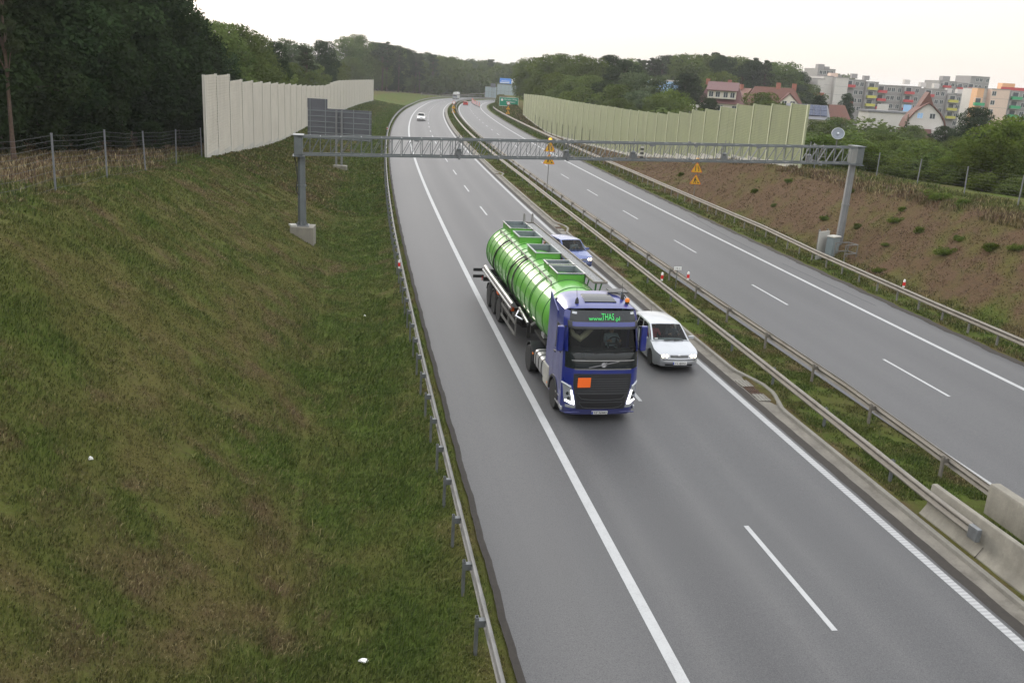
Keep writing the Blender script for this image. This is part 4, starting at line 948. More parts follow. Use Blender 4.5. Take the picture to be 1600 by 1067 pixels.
    for x0, x1 in ((-.35, .18), (.1, .58)): a, b2 = wind(.5 + x0 / 2 / W, .0), wind(.5 + x1 / 2 / W, .055); q.bar((a[0], a[1] - .02, a[2] + .012), (b2[0], b2[1] - .015, b2[2] + .015), .02)
    q.build('wiper', M['black'], root)
    a = wind(.5, .93); q = MB(); q.box((a[0], a[1] + .12, a[2] - .05), (.2, .04, .06)); q.build('inner_mirror', M['panel_black'], root, bevel=.01)
    q = MB(); q.tube([(0, rend - .12, ridge(rend)), (0, rend + .05, ridge(rend) + .3)], .006, 5); q.build('aerial', M['black'], root)
    q = MB(); a = wind(.11, .08); q.box((a[0], a[1] - .012, a[2] + .03), (.12, .01, .05)); q.build('sticker', M['white'], root)
golf = frame('hatchback', 33.25, 2.42, 0.0); tag(golf, 'silver hatchback with lit headlights overtaking on the right of the green tanker', 'car', 'cars on the motorway')
hatchback(golf, M['silver'], plate='FZ 8J042', hk=1.0)
def inside(veh, x, y, z, label, shirt, hf=.42):
    m = veh.matrix_basis; p = m @ Vector((x, y, z)); return seated_person(label, p, veh.rotation_euler.z, shirt, hf)
bpy.context.view_layer.update()
inside(golf, .37, 2.10, .60, 'driver in dark top behind the wheel of the silver hatchback', (.05, .06, .08))
inside(golf, -.37, 2.12, .60, 'passenger in red top sitting in the silver hatchback', (.38, .05, .06), .25)
blue = frame('hatchback', 50.9, 2.80, 0.17); tag(blue, 'blue hatchback with its bonnet half hidden behind the tanker walkway', 'car', 'cars on the motorway')
hatchback(blue, M['carblue'], W=.84, L=3.75, plate='', hk=1.05)
bpy.context.view_layer.update()
inside(blue, .36, 1.95, .62, 'driver at the wheel of the blue hatchback', (.30, .31, .33))
far = frame('hatchback', 200.2, -1.5, 0.0); tag(far, 'small distant white car with bright headlights in the near lane', 'car', 'cars on the motorway')
hatchback(far, M['carwhite'], W=.90, L=4.3, lamp='drl', hk=1.05)
fl = MB()

# distant white lorry and the red car at the roadworks
r = frame('box_van', 418, -1.35); tag(r, 'distant white van with a tall rounded roof on the far bend', 'van', 'cars on the motorway')
q = MB(); q.loft([[(x * w_, y, z) for x, z in ((-1, .35), (-1.02, 1.6), (-.98, 2.5), (-.75, 2.95), (0, 3.1), (.75, 2.95), (.98, 2.5), (1.02, 1.6), (1, .35))] for y, w_ in ((1.1, 1.02), (1.5, 1.05), (6, 1.05))], True, True); q.build('body', M['carwhite'], r)
q = MB(); q.loft([[(-.95, .05, .35), (.95, .05, .35), (.95, 0, 1.1), (-.95, 0, 1.1)], [(-1, 1.2, .35), (1, 1.2, .35), (.98, 1.1, 2.1), (-.98, 1.1, 2.1)]], True, True); q.build('cab', M['silver'], r, bevel=.05)
q = MB(); q.hexa([(-.88, .0, 1.12), (.88, .0, 1.12), (.9, .3, 1.15), (-.9, .3, 1.15), (-.8, .85, 2.0), (.8, .85, 2.0), (.8, 1., 2.0), (-.8, 1., 2.0)]); q.build('windscreen', M['panel_black'], r)
for s in (-1, 1):
    q = MB(); q.box((s * .7, -.0, .8), (.3, .08, .16)); q.build('headlamp', M['lampglass'], r)
    for y in (1.0, 4.6): wheel(r, s * .9, y, .36, .22, s, 'alu')
r = frame('estate_car', 352, 10.1, PI * 0); tag(r, 'distant red car braking before the roadworks boards', 'car', 'cars on the motorway')
hatchback(r, plain('car_red', (.45, .03, .02), .35, 0, .1, 3, coat=.5), W=.88, L=4.3, lamp='lampglass'); r.rotation_euler.z += PI

# ================================================================== THE TANKER
tk = frame('tanker_truck', 28.16, -1.99, 0.018); tag(tk, 'blue tractor cab pulling a bright green ribbed tank trailer', 'tanker truck')
# cab: horizontal sections with a bowed front
HWD = 1.245; CR = 2.30
def cfront(x, z):           # y of the front skin
    a = abs(x) / HWD; bow = .06 * a ** 2 + .30 * max(0, (a - .70) / .30) ** 2.2
    return bow + pch(z, [.25, .55, 1.0, 1.9, 2.2, 3.1, 3.3, 3.65, 3.8], [.10, .02, .0, .05, .10, .40, .46, .62, 1.0])
def cwid(z): return HWD * pch(z, [.25, .6, 1.5, 2.6, 3.3, 3.7, 3.8], [.97, .99, 1.0, .995, .97, .90, .84])
def roofz(y): return pch(y, [0, .5, .8, 1.3, 1.9, 2.3], [3.5, 3.62, 3.70, 3.78, 3.80, 3.78])
WY, WR, AR = 1.42, .50, .60
def clow(y):
    d = abs(y - WY); z = .38
    if d < AR: z = max(z, WR + math.sqrt(AR ** 2 - d * d))
    return z
q = MB()
XS = np.concatenate([np.linspace(-1, -.70, 7), np.linspace(-.62, .62, 9), np.linspace(.70, 1, 7)])
fz0, fz1 = .26, 3.52
def fpt(xn, z): w = cwid(z); return (xn * w, cfront(xn * HWD, z), z)
# front skin with openings: windscreen 2.30-3.08, everything else is skin, panels are laid on it
def frow(za, zb_, x0, x1, n, qq, d=0):
    xs = [x for x in XS if x0 - 1e-6 <= x <= x1 + 1e-6]; xs = sorted(set([x0, x1] + xs)); zs_ = np.linspace(za, zb_, n + 1)
    qq.loft([[(p[0], p[1] - d, p[2]) for p in (fpt(x, z) for x in xs)] for z in zs_], False, False)
frow(fz0, 2.28, -1, 1, 16, q); frow(2.28, 3.06, -1, -.90, 6, q); frow(2.28, 3.06, .90, 1, 6, q); frow(3.06, fz1, -1, 1, 6, q)
def cside(y, z, s): w = cwid(z); yf = cfront(HWD, z); return (s * (w - .02 * max(0, (y - yf) / 2.2)), y, z)
DW = (.72, 1.52, 2.10, 2.95)       # door window: y0 y1 z0 z1
for s in (-1, 1):
    def sy(t, z): y0 = cfront(HWD, z); return y0 + (CR - y0) * t
    tn = [0, .06, .12]
    ysl = sorted(set([round(v_, 3) for v_ in np.linspace(.45, CR, 24)] + [round(WY + AR * math.sin(a), 3) for a in np.linspace(-PI / 2, PI / 2, 15)] + [DW[0], DW[1]]))
    # lower side up to the belt
    rings = []
    for y in [None] + ysl:
        ring = []
        for t in np.linspace(0, 1, 9):
            if y is None: z = .38 + (2.1 - .38) * t; ring.append(cside(cfront(HWD, z), z, s))
            else: z = clow(y) + (2.1 - clow(y)) * t; ring.append(cside(max(y, cfront(HWD, z)), z, s))
        rings.append(ring)
    q.loft(rings, False, False)
    # upper side round the window
    def up_(ya_, yb_, za, zb_, ny, nz):
        q.loft([[cside(max(cfront(HWD, z), ya_ + (yb_ - ya_) * j / ny), z, s) for z in np.linspace(za, zb_, nz + 1)] for j in range(ny + 1)], False, False)
    up_(.0, DW[0], 2.1, 2.95, 3, 6); up_(DW[1], CR, 2.1, 2.95, 3, 6)
    rings = []
    for y in np.linspace(.0, CR, 14): rings.append([cside(max(cfront(HWD, z), y), z, s) for z in np.linspace(2.95, min(3.5, roofz(y) - .1), 5)])
    q.loft(rings, False, False)
# roof
rings = []
for y in np.linspace(cfront(0, fz1), CR, 14):
    e = cside(max(y, cfront(HWD, 3.45)), min(3.5, roofz(y) - .1), 1)[0]; zz = min(3.5, roofz(y) - .1)
    ring = []
    for x in np.linspace(-1, 1, 17):
        yy = max(y, cfront(x * HWD, fz1)); ring.append((x * e, yy, zz + (roofz(y) - zz) * (1 - abs(x) ** 4) ** .5))
    rings.append(ring)
q.loft(rings, False, False)
q.add([(-cwid(1) + .02, CR, .5), (cwid(1) - .02, CR, .5), (cwid(3.3) - .03, CR, 3.4), (cwid(3.5) - .2, CR, 3.7), (-cwid(3.5) + .2, CR, 3.7), (-cwid(3.3) + .03, CR, 3.4)], [(0, 1, 2, 3, 4, 5)])
cab = q.build('cab', M['blue'], tk, ang=40)
def fpan(name, x0, x1, za, zb_, d, m, parent=None, th=.03, nu=12, nv=5, shape=None):
    qq = MB()
    def fn(u, v):
        z = za + (zb_ - za) * v; a, b2 = (x0, x1) if shape is None else shape(v); x = a + (b2 - a) * u
        return (x * cwid(z) / HWD, cfront(x, z) - d, z)
    qq.slab(fn, nu, nv, (0, th + d, 0)); return qq.build(name, m, parent or cab, ang=40)
q = MB(); frow(2.28, 3.06, -.90, .90, 6, q); q.build('windscreen', M['glass'], cab)
fpan('lower_black_panel', -1.19, 1.19, 1.80, 2.30, .012, M['panel_black'], nu=24)
fpan('chrome_strip', -.93, .93, 1.775, 1.80, .02, M['chrome'], nu=16, nv=1); fpan('panel_strip', -1.02, 1.02, 2.055, 2.075, .02, M['alu'], nu=16, nv=1)
q = MB(); a = (-.48, 1.83); b2 = (.50, 2.03); q.slab(lambda u, v: ((a[0] + (b2[0] - a[0]) * u), cfront(a[0] + (b2[0] - a[0]) * u, 1.9) - .03, a[1] + (b2[1] - a[1]) * u + .03 * v), 8, 1, (0, .02, 0)); q.lathe([(.085, .02), (.085, -.01), (.062, -.012), (.058, .01)], 20, (0, cfront(0, 1.93) - .03, 1.935), 'y'); q.bar((.05, cfront(0, 1.93) - .035, 1.99), (.10, cfront(0, 1.93) - .035, 2.03), .025); q.build('emblem_bar', M['chrome'], cab)
# sun visor and sign box above the windscreen
fpan('sign_panel', -1.10, 1.10, 3.22, 3.56, .05, M['panel_black'], th=.06, nu=20)
q = MB()
def vis(u, v): x = (-1.14 + 2.28 * u); z = 3.02 + .23 * v; return (x, cfront(x, 3.2) - .16 + .09 * v ** 1.5, z)
q.slab(vis, 20, 4, (0, .03, 0)); visr = q.build('sun_visor', M['dark'], cab, bevel=.01)
q = MB(); q.slab(lambda u, v: ((-1.02 + 2.04 * u), cfront(-1.02 + 2.04 * u, 3.2) - .164 + .09 * (.38 + .55 * v) ** 1.5, 3.02 + .23 * (.38 + .55 * v)), 20, 3, (0, .01, 0)); q.build('visor_stripe', M['blue'], visr)
sgn = [c for c in cab.children if c.name.startswith('sign_panel')][0]
cu_rot = (PI / 2 + math.atan2(-.16, .35) * 0 - .42 * 0, 0, 0)
text_mesh('www.', .19, M['letter'], sgn, (-.27, cfront(0, 3.34) - .075, 3.335), (PI / 2 - .43, 0, 0), sx=1.05); text_mesh('THAS', .30, M['letter'], sgn, (.115, cfront(0, 3.38) - .08, 3.385), (PI / 2 - .43, 0, 0), sx=.56); text_mesh('.pl', .19, M['letter'], sgn, (.43, cfront(.3, 3.34) - .075, 3.335), (PI / 2 - .43, 0, 0))
for s in (-1, 1):
    fpan('marker_lamp', s * 1.0 - .07, s * 1.0 + .07, 3.46, 3.52, .07, M['lampglass'], nu=4, nv=2)
# grille
gs_ = lambda v: (-.93 - .03 * (1 - abs(2 * v - 1)) + .0, .93 + .03 * (1 - abs(2 * v - 1)))
gr_ = fpan('grille', -.93, .93, .46, 1.64, .015, M['dark'], nu=20, nv=10, shape=lambda v: (-.80 - .14 * min(1, v * 1.5), .80 + .14 * min(1, v * 1.5)))
for za, zb_, w_ in ((1.50, 1.585, .80), (1.15, 1.165, .9), (.80, .99, .76), (.52, .70, .70)):
    fpan('grille_opening', -w_, w_, za, zb_, .022, M['black'], gr_, th=.01, nu=16, nv=2, shape=lambda v, w_=w_: (-w_ + .12 * (1 - v), w_ - .12 * (1 - v)))
q = MB()
for za, w_ in ((.99, .78), (.705, .72)):
    n = 14
    q.tube([(x, cfront(x, za) - .04, za - (.20 if 0 else 0)) for x in np.linspace(-w_, w_, n)], .012, 6)
    q.tube([(x, cfront(x, za) - .04, za - .20 + .06 * (abs(x) / w_) ** 3 + (.10 * max(0, abs(x) / w_ - .85) / .15)) for x in np.linspace(-w_, w_, n)], .014, 6)
for z in np.linspace(1.02, 1.48, 7): q.tube([(x, cfront(x, z) - .02, z) for x in np.linspace(-.86, .86, 10)], .008, 4)
q.build('grille_bars', M['dark'], gr_)
q = MB(); q.box((-.60, cfront(.6, 1.36) - .045, 1.365), (.42, .02, .32)); q.build('hazard_plate', M['orange'], cab, bevel=.012)
for s in (-1, 1):           # headlamps with the bright angular running light
    def hb(u, v, s=s):
        z = .66 + .60 * v; xi = .86 + .14 * v; xo = 1.17 + .05 * v; x = xi + (xo - xi) * u; return (s * x * cwid(z) / HWD, cfront(x, z) - .015, z)
    q = MB(); q.slab(hb, 6, 10, (0, .06, 0)); h = q.build('headlamp', M['lampglass'], cab)
    q = MB(); P_ = [(.99, 1.10), (.90, .72), (.88, .66), (.96, .675), (1.14, .74)]
    q.tube([(s * x, cfront(x, z) - .035, z) for x, z in P_], [.028, .034, .036, .034, .026], 8); q.build('running_light', M['drl'], h)
    q = MB()
    for z, x in ((.82, 1.04), (.98, 1.08)): q.lathe([(.06, 0), (.05, -.02), (.01, -.03)], 14, (s * x, cfront(x, z) - .015, z), 'y')
    q.build('bulb', M['panel_black'], h)
    q = MB(); q.tube([(s * 1.0, cfront(1.0, 1.22) - .03, 1.2), (s * 1.16, cfront(1.16, 1.26) - .03, 1.27), (s * 1.235, cfront(1.235, 1.28), 1.28)], .035, 8); q.build('indicator_strip', M['lampglass'], h)
    fpan('fog_lamp', s * .98 - .15, s * .98 + .15, .50, .60, .012, M['lampglass'], nu=6, nv=2)
    # mirrors and doors
    q = MB(); q.loft([[(s * (1.36 + dx_), .36 + dy, z) for dx_, dy in ((-.10, .0), (.10, .02), (.12, .13), (-.08, .16))] for z in (2.28, 2.34, 3.02, 3.10)], True, True); mr = q.build('door_mirror', M['blue'], cab, bevel=.03)
    q = MB(); q.box((s * 1.36, .53, 2.68), (.2, .02, .68)); q.build('mirror_glass', M['panel_black'], mr)
    q = MB(); q.bar((s * 1.18, .5, 3.06), (s * 1.36, .45, 3.06), .05); q.bar((s * 1.2, .5, 2.32), (s * 1.36, .45, 2.32), .05); q.build('mirror_arm', M['dark'], mr)
    q = MB(); q.loft([[cside(max(cfront(HWD, z), DW[0] + (DW[1] - DW[0]) * j / 3), z, s) for z in np.linspace(DW[2], DW[3], 5)] for j in range(4)], False, False); q.build('door_window', M['glass_dark'], cab)
    q = MB()
    for y, z0, z1 in ((.60, .95, 3.0), (1.62, 1.2, 3.0)): q.loft([[(s * (cwid(z) + d - .02 * max(0, (y - .3) / 2.2)), y + e, z) for d, e in ((.002, 0), (.002, .012), (-.02, .012), (-.02, 0))] for z in np.linspace(z0, z1, 8)], True, True)
    q.build('door_seam', M['dark'], cab)
    q = MB(); q.box((s * (HWD + .0), 1.5, 1.95), (.05, .22, .05)); q.build('door_handle', M['dark'], cab, bevel=.01)
    q = MB()
    for z in (.45, .72): q.box((s * 1.16, .86, z), (.16, .44, .05))
    q.build('step', M['alu'], cab)
    q = MB(); q.loft([[(s * (HWD + d), WY + rr * math.cos(a), WR + rr * math.sin(a)) for d, rr in ((.012, AR - .02), (.012, AR + .05), (-.1, AR + .05), (-.1, AR - .02))] for a in np.linspace(0, PI, 15)], True, True); q.build('wheel_arch', M['dark'], cab)
# roof furniture
q = MB(); q.slab(lambda u, v: (-.52 + 1.04 * u + (.05 - .1 * u) * v, .95 + .75 * v, roofz(.95 + .75 * v) + .028), 6, 4, (0, 0, -.04)); q.build('roof_hatch', M['panel_black'], cab)
q = MB(); q.lathe([(.07, 0), (.07, .05), (.055, .06)], 14, (.88, .95, roofz(.95) - .03)); bc = q.build('beacon_base', M['black'], cab); q = MB(); q.lathe([(.075, .06), (.08, .12), (.05, .17), (.005, .18)], 14, (.88, .95, roofz(.95) - .03)); q.build('beacon', M['ind'], bc)
for x, y in ((-.78, .95), (.84, 1.35)):
    q = MB(); q.lathe([(.07, -.04), (.05, .1), (.015, .16)], 10, (x, y, roofz(y))); q.tube([(x, y, roofz(y) + .1), (x, y + .14, roofz(y) + .45)], .007, 5); q.build('aerial', M['black'], cab)
q = MB(); q.tube([(.45, 1.75, 3.86), (1.0, 1.72, 3.80), (1.1, 1.7, 3.66)], .022, 6); q.box((.85, 2.0, 3.86), (.6, .5, .03)); q.build('roof_deflector', M['dark'], cab)
for s in (-1, 1):
    q = MB(); q.loft([[(s * 1.19, 1.55, 3.3), (s * 1.22, 1.55, 3.28), (s * 1.22, 1.57, 1.0), (s * 1.19, 1.57, 1.0)], [(s * 1.20, 2.62, 3.7), (s * 1.23, 2.62, 3.68), (s * 1.23, 2.75, .95), (s * 1.20, 2.75, .95)]], True, True)
    q.build('side_fairing', M['blue'], tk)
# cab interior
q = MB(); q.box((0, 1.3, 1.72), (2.2, 1.9, .3)); q.box((0, .62, 2.08), (2.1, .55, .32)); q.box((0, 2.2, 2.6), (2.3, .12, 1.9))
for x in (-.62, .62): q.box((x, 1.72, 2.4), (.52, .2, .8), tx=.85); q.box((x, 1.78, 2.92), (.3, .14, .22)); q.box((x, 1.42, 1.98), (.52, .55, .18))
q.build('interior', M['interior'], cab, bevel=.02)
q = MB(); n = 20; q.tube([(.60 + .23 * math.cos(2 * PI * i / n), .98 + .10 * math.sin(2 * PI * i / n), 2.35 + .19 * math.sin(2 * PI * i / n)) for i in range(n + 1)], .02, 6); q.bar((.38, .98, 2.35), (.82, .98, 2.35), .04); q.build('steering_wheel', M['black'], cab)
M['plush'] = plain('cream_cushion', (.55, .47, .33), .9, 0, .1, 5)
q = MB(); q.tube([(-.98, .92, 2.98), (-.85, .86, 2.70), (-.62, .82, 2.56), (-.42, .86, 2.72), (-.12, .92, 2.98)], [.05, .08, .11, .10, .06], 10); o_ = q.build('seat_cover', M['plush'], cab)
bpy.context.view_layer.update()
inside(tk, .60, 1.42, 2.06, 'driver in pale shirt behind the windscreen of the blue tractor cab', (.36, .42, .46), .46)
fpan('number_plate', -.27, .27, .275, .385, .045, M['white'], tk, th=.02, nu=3, nv=1)
npl = [c for c in tk.children if c.name.startswith('number_plate')][0]
fpan('plate_band', -.27, -.22, .28, .38, .05, M['eblue'], npl, th=.004, nu=1, nv=1); text_mesh('FZ 56983', .11, M['black'], npl, (.025, cfront(0, .33) - .05, .33), (PI / 2 + .3, 0, 0), extr=.002)
q = MB()
for x0, x1 in ((-1.0, -.35), (-.3, .35), (.35, 1.0)): q.bar((x0, cfront(x0, 2.3) - .03, 2.29), (x1, cfront(x1, 2.42) - .025, 2.40), .025)
q.build('wiper', M['black'], cab)
for s in (-1, 1): q = MB(); q.box((s * .9, cfront(.9, .33) - .02, .34), (.0 + .5, .03, .04)); q.build('bumper_trim', M['blue'], cab, bevel=.01)
q = MB(); q.box((-1.2, .42, .42), (.06, .3, .12)); q.box((1.2, .42, .42), (.06, .3, .12)); q.build('corner_lamp', M['lampglass'], cab, bevel=.01)
# tractor chassis
q = MB()
for s in (-1, 1): q.box((s * .42, 3.7, .92), (.10, 5.6, .28))
q.box((0, 3.2, .8), (1.5, 1.4, .3)); q.box((0, 5.15, 1.14), (1.0, 1.0, .08)); q.box((0, 1.4, .65), (1.6, 1.6, .5)); q.build('tractor_chassis', M['chassis'], tk)
for s in (-1, 1):
    wheel(tk, s * 1.08, WY, WR, .31, s, 'chrome'); wheel(tk, s * 1.0, 5.25, WR, .56, s, 'alu')
    q = MB(); q.loft([[(s * (.72 + w_), 5.25 + rr * math.cos(a), WR + rr * math.sin(a)) for w_, rr in ((0, .60), (.53, .60), (.53, .64), (0, .64))] for a in np.linspace(.1, PI - .1, 15)], True, True); q.build('mudguard', M['dark'], tk)
    q = MB(); q.box((s * 1.24, 4.66, .86), (.03, .1, .06)); q.build('side_marker', M['ind'], tk)
    # fuel tank with dark straps, and the pale locker behind the front wheel
    q = MB(); q.prism([(s * (.66 + .26 + .30 * (abs(math.cos(a)) ** .5) * math.copysign(1, math.cos(a))), .76 + .32 * (abs(math.sin(a)) ** .5) * math.copysign(1, math.sin(a))) for a in np.linspace(0, 2 * PI, 25)[:-1]], 2.95, 4.5); ft_ = q.build('fuel_tank', M['alu'], tk, bevel=.02)
    for y in (3.25, 3.72, 4.2):
        q = MB(); q.prism([(s * (.92 + .315 * (abs(math.cos(a)) ** .5) * math.copysign(1, math.cos(a))), .76 + .335 * (abs(math.sin(a)) ** .5) * math.copysign(1, math.sin(a))) for a in np.linspace(0, 2 * PI, 25)[:-1]], y, y + .07); q.build('strap', M['black'], ft_)
    q = MB(); q.box((s * 1.05, 2.52, .80), (.42, .78, .80)); q.build('locker', M['plinth'], tk, bevel=.08, seg=3)
    q = MB(); q.box((s * 1.265, 2.2, .62), (.02, .08, .05)); q.build('side_marker', M['ind'], tk)
# air and power coils between cab and tank
q = MB()
for x in (-.25, -.1, .1):
    n = 40; q.tube([(x + .05 * math.cos(i), 2.5 + .9 * i / n, 1.5 + .05 * math.sin(i) - .25 * math.sin(PI * i / n)) for i in range(n + 1)], .014, 4)
q.build('air_coil', M['orange'], tk)
q = MB(); q.box((0, 2.75, 1.25), (1.9, .5, .06)); q.build('catwalk', M['alu'], tk)
# tank trailer
TX, TZ, TR = .05, 2.32, 1.20
def trad(y): return TR * pch(y, [3.35, 3.42, 3.6, 3.95, 5.0, 6.2, 16.4, 16.75, 16.92, 16.98], [.30, .60, .84, .94, .99, 1, 1, .92, .66, .30])
q = MB(); n = 48
prof_y = [3.35, 3.42, 3.5, 3.6, 3.75, 3.95, 4.4, 5.0, 5.6, 6.2] + list(np.linspace(7, 16.4, 14)) + [16.6, 16.75, 16.86, 16.92, 16.98]
q.loft([[(TX + trad(y) * math.cos(2 * PI * k / n), y, TZ + trad(y) * math.sin(2 * PI * k / n) * .97 + .0) for k in range(n)] for y in prof_y], True, True)
tank = q.build('tank', M['tank_green'], tk, ang=50)
for y in (4.2, 5.15, 6.1, 6.25, 7.1, 8.0, 8.9, 9.7, 10.6, 11.2, 12.1, 13.0, 13.9, 14.8, 15.6, 16.3):
    q = MB(); r_ = trad(y); rings = []
    for a in np.linspace(0, 2 * PI, 49)[:-1]:
        rings.append([(TX + (r_ + d) * math.cos(a), y + e, TZ + (r_ + d) * math.sin(a) * .97) for d, e in ((-.02, -.035), (.022, -.022), (.022, .022), (-.02, .035))])
    rings.append(rings[0]); q.loft(rings, True, False); q.build('stiffening_ring', M['tank_rim'], tank, ang=30)
# manhole coamings
for y0, y1, m_in in ((5.20, 6.50, 'coaming'), (6.78, 7.50, 'coaming'), (8.95, 10.68, 'coam_in'), (12.42, 13.82, 'coam_in'), (14.52, 15.52, 'coaming'), (15.56, 16.50, 'coaming')):
    q = MB(); x0, x1 = -.38, .60; zb_, zt_ = 3.12, 3.69; t = .03
    q.box(((x0 + x1) / 2, y0, (zb_ + zt_) / 2), (x1 - x0, t, zt_ - zb_)); q.box(((x0 + x1) / 2, y1, (zb_ + zt_) / 2), (x1 - x0, t, zt_ - zb_))
    q.box((x0 + t / 2, (y0 + y1) / 2, (zb_ + zt_) / 2), (t, y1 - y0 - t, zt_ - zb_)); q.box((x1 - t / 2, (y0 + y1) / 2, (zb_ + zt_) / 2), (t, y1 - y0 - t, zt_ - zb_)); hb_ = q.build('manhole_coaming', M['tank_green'], tank, ang=0)
    q = MB(); e = .032
    for a, b3 in (((x0, y0 - .02), (x1, y0 - .02)), ((x0, y1 + .02), (x1, y1 + .02)), ((x0 - .02, y0 - .05), (x0 - .02, y1 + .05)), ((x1 + .02, y0 - .05), (x1 + .02, y1 + .05))): q.bar((*a, zt_ + .012), (*b3, zt_ + .012), .05, .04)
    q.build('coaming_rim', M['chrome'] if m_in == 'coaming' else M['coaming'], hb_, ang=0)
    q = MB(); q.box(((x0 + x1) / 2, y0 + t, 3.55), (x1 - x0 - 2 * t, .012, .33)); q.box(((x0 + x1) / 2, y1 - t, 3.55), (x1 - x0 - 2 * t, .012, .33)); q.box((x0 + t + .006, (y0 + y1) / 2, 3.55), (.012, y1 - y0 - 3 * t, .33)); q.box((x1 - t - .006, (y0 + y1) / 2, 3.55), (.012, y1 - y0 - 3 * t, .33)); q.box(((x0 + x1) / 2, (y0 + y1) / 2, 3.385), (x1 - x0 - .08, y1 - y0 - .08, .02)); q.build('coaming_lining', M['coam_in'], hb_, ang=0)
    q = MB(); q.lathe([(.30, 0), (.30, .09), (.26, .12), (.03, .16)], 22, ((x0 + x1) / 2, (y0 + y1) / 2, 3.39))
    for a in range(6): q.box(((x0 + x1) / 2 + .32 * math.cos(a), (y0 + y1) / 2 + .32 * math.sin(a), 3.44), (.06, .06, .08), a)
    q.build('manhole_lid', M['coaming'], hb_)
# walkway, rails, hoses
m_, nt_, b_ = mat('perforated_walkway'); v_ = objco(nt_); w_ = N(nt_, 'ShaderNodeTexVoronoi'); w_.inputs['Scale'].default_value = 14; nt_.links.new(v_, w_.inputs['Vector']); nt_.links.new(mixc(nt_, maprange(nt_, w_.outputs[0], .25, .4), (.045, .048, .05), (.20, .205, .205)), b_.inputs[0]); b_.inputs['Metallic'].default_value = .3; b_.inputs['Roughness'].default_value = .55; M['walk'] = m_
q = MB(); q.box((.90, 10.4, 3.60), (.46, 12.5, .035)); wk = q.build('walkway', M['walk'], tank, ang=0)
q = MB()
for x in (.665, 1.14): q.bar((x, 4.1, 3.64), (x, 16.7, 3.64), .05, .07)
q.bar((.665, 4.12, 3.64), (1.14, 4.12, 3.64), .05, .06); q.bar((.665, 16.68, 3.64), (1.14, 16.68, 3.64), .05, .06); q.build('walkway_edge', M['galv_warm'], wk, ang=0)
q = MB()
for y in np.arange(4.6, 16.6, 1.5): q.bar((.90, y, 3.58), (.86, y, 3.0), .05); q.bar((1.12, y, 3.58), (.95, y, 2.85), .04)
q.build('walkway_bracket', M['tank_rim'], wk, ang=0)
q = MB()
for x in (.72, 1.12): q.tube([(x, 16.7, 3.6), (x, 16.85, 4.02), (x, 17.05, 4.02), (x, 17.1, 2.2), (x, 17.12, .7)], .025, 6)
for z in np.arange(.8, 3.5, .3): q.tube([(.72, 17.1, z), (1.12, 17.1, z)], .02, 5)
q.build('ladder', M['galv'], tk)
q = MB()
for a, b3 in ((5.0, 9.5), (9.75, 15.5)):
    q.tube([(-.66, a, 3.28), (-.66, a, 3.44), (-.66, b3, 3.44), (-.66, b3, 3.28)], .028, 6)
    for y in np.arange(a + .8, b3 - .3, 1.2): q.tube([(-.66, y, 3.44), (-.62, y, 3.2)], .018, 5)
q.build('top_rail', M['galv_warm'], tank)
def onbarrel(y, a, d=.05): return (TX + (TR + d) * math.cos(a), y, TZ + (TR + d) * math.sin(a) * .97)
q = MB()
for y0, dy in ((9.9, .7), (9.45, -.15), (13.4, .8)): q.tube([onbarrel(y0 + dy * t + .12 * math.sin(3 * t), PI * (.66 + .55 * t)) for t in np.linspace(0, 1, 18)], .032, 7)
q.build('hose', M['hose'], tank)
# trailer chassis, side gear
q = MB()
for s in (-1, 1): q.box((s * .5, 11.2, 1.12), (.12, 10.6, .22)); q.bar((s * .55, 8.7, 1.05), (s * .55, 8.7, .25), .14)
q.box((0, 5.4, 1.24), (1.7, 1.9, .10)); q.box((0, 13.4, .85), (1.4, 4.2, .3)); q.box((0, 16.6, .85), (2.4, .12, .2)); q.box((0, 9.3, .85), (1.6, .8, .5))
for y in (6.6, 8.9, 11.5, 14, 16.3): q.box((0, y, 1.22), (1.9, .16, .34))
q.build('trailer_chassis', M['chassis'], tk)
for y in (12.0, 13.32, 14.64):
    for s in (-1, 1):
        wheel(tk, s * 1.06, y, .52, .38, s, 'dark' if y > 12.5 else 'chassis')
        q = MB(); q.loft([[(s * (.86 + w_), y + rr * math.cos(a), .52 + rr * math.sin(a)) for w_, rr in ((0, .58), (.40, .58), (.40, .615), (0, .615))] for a in np.linspace(.35, PI - .35, 13)], True, True); q.build('mudguard', M['chassis'], tk)
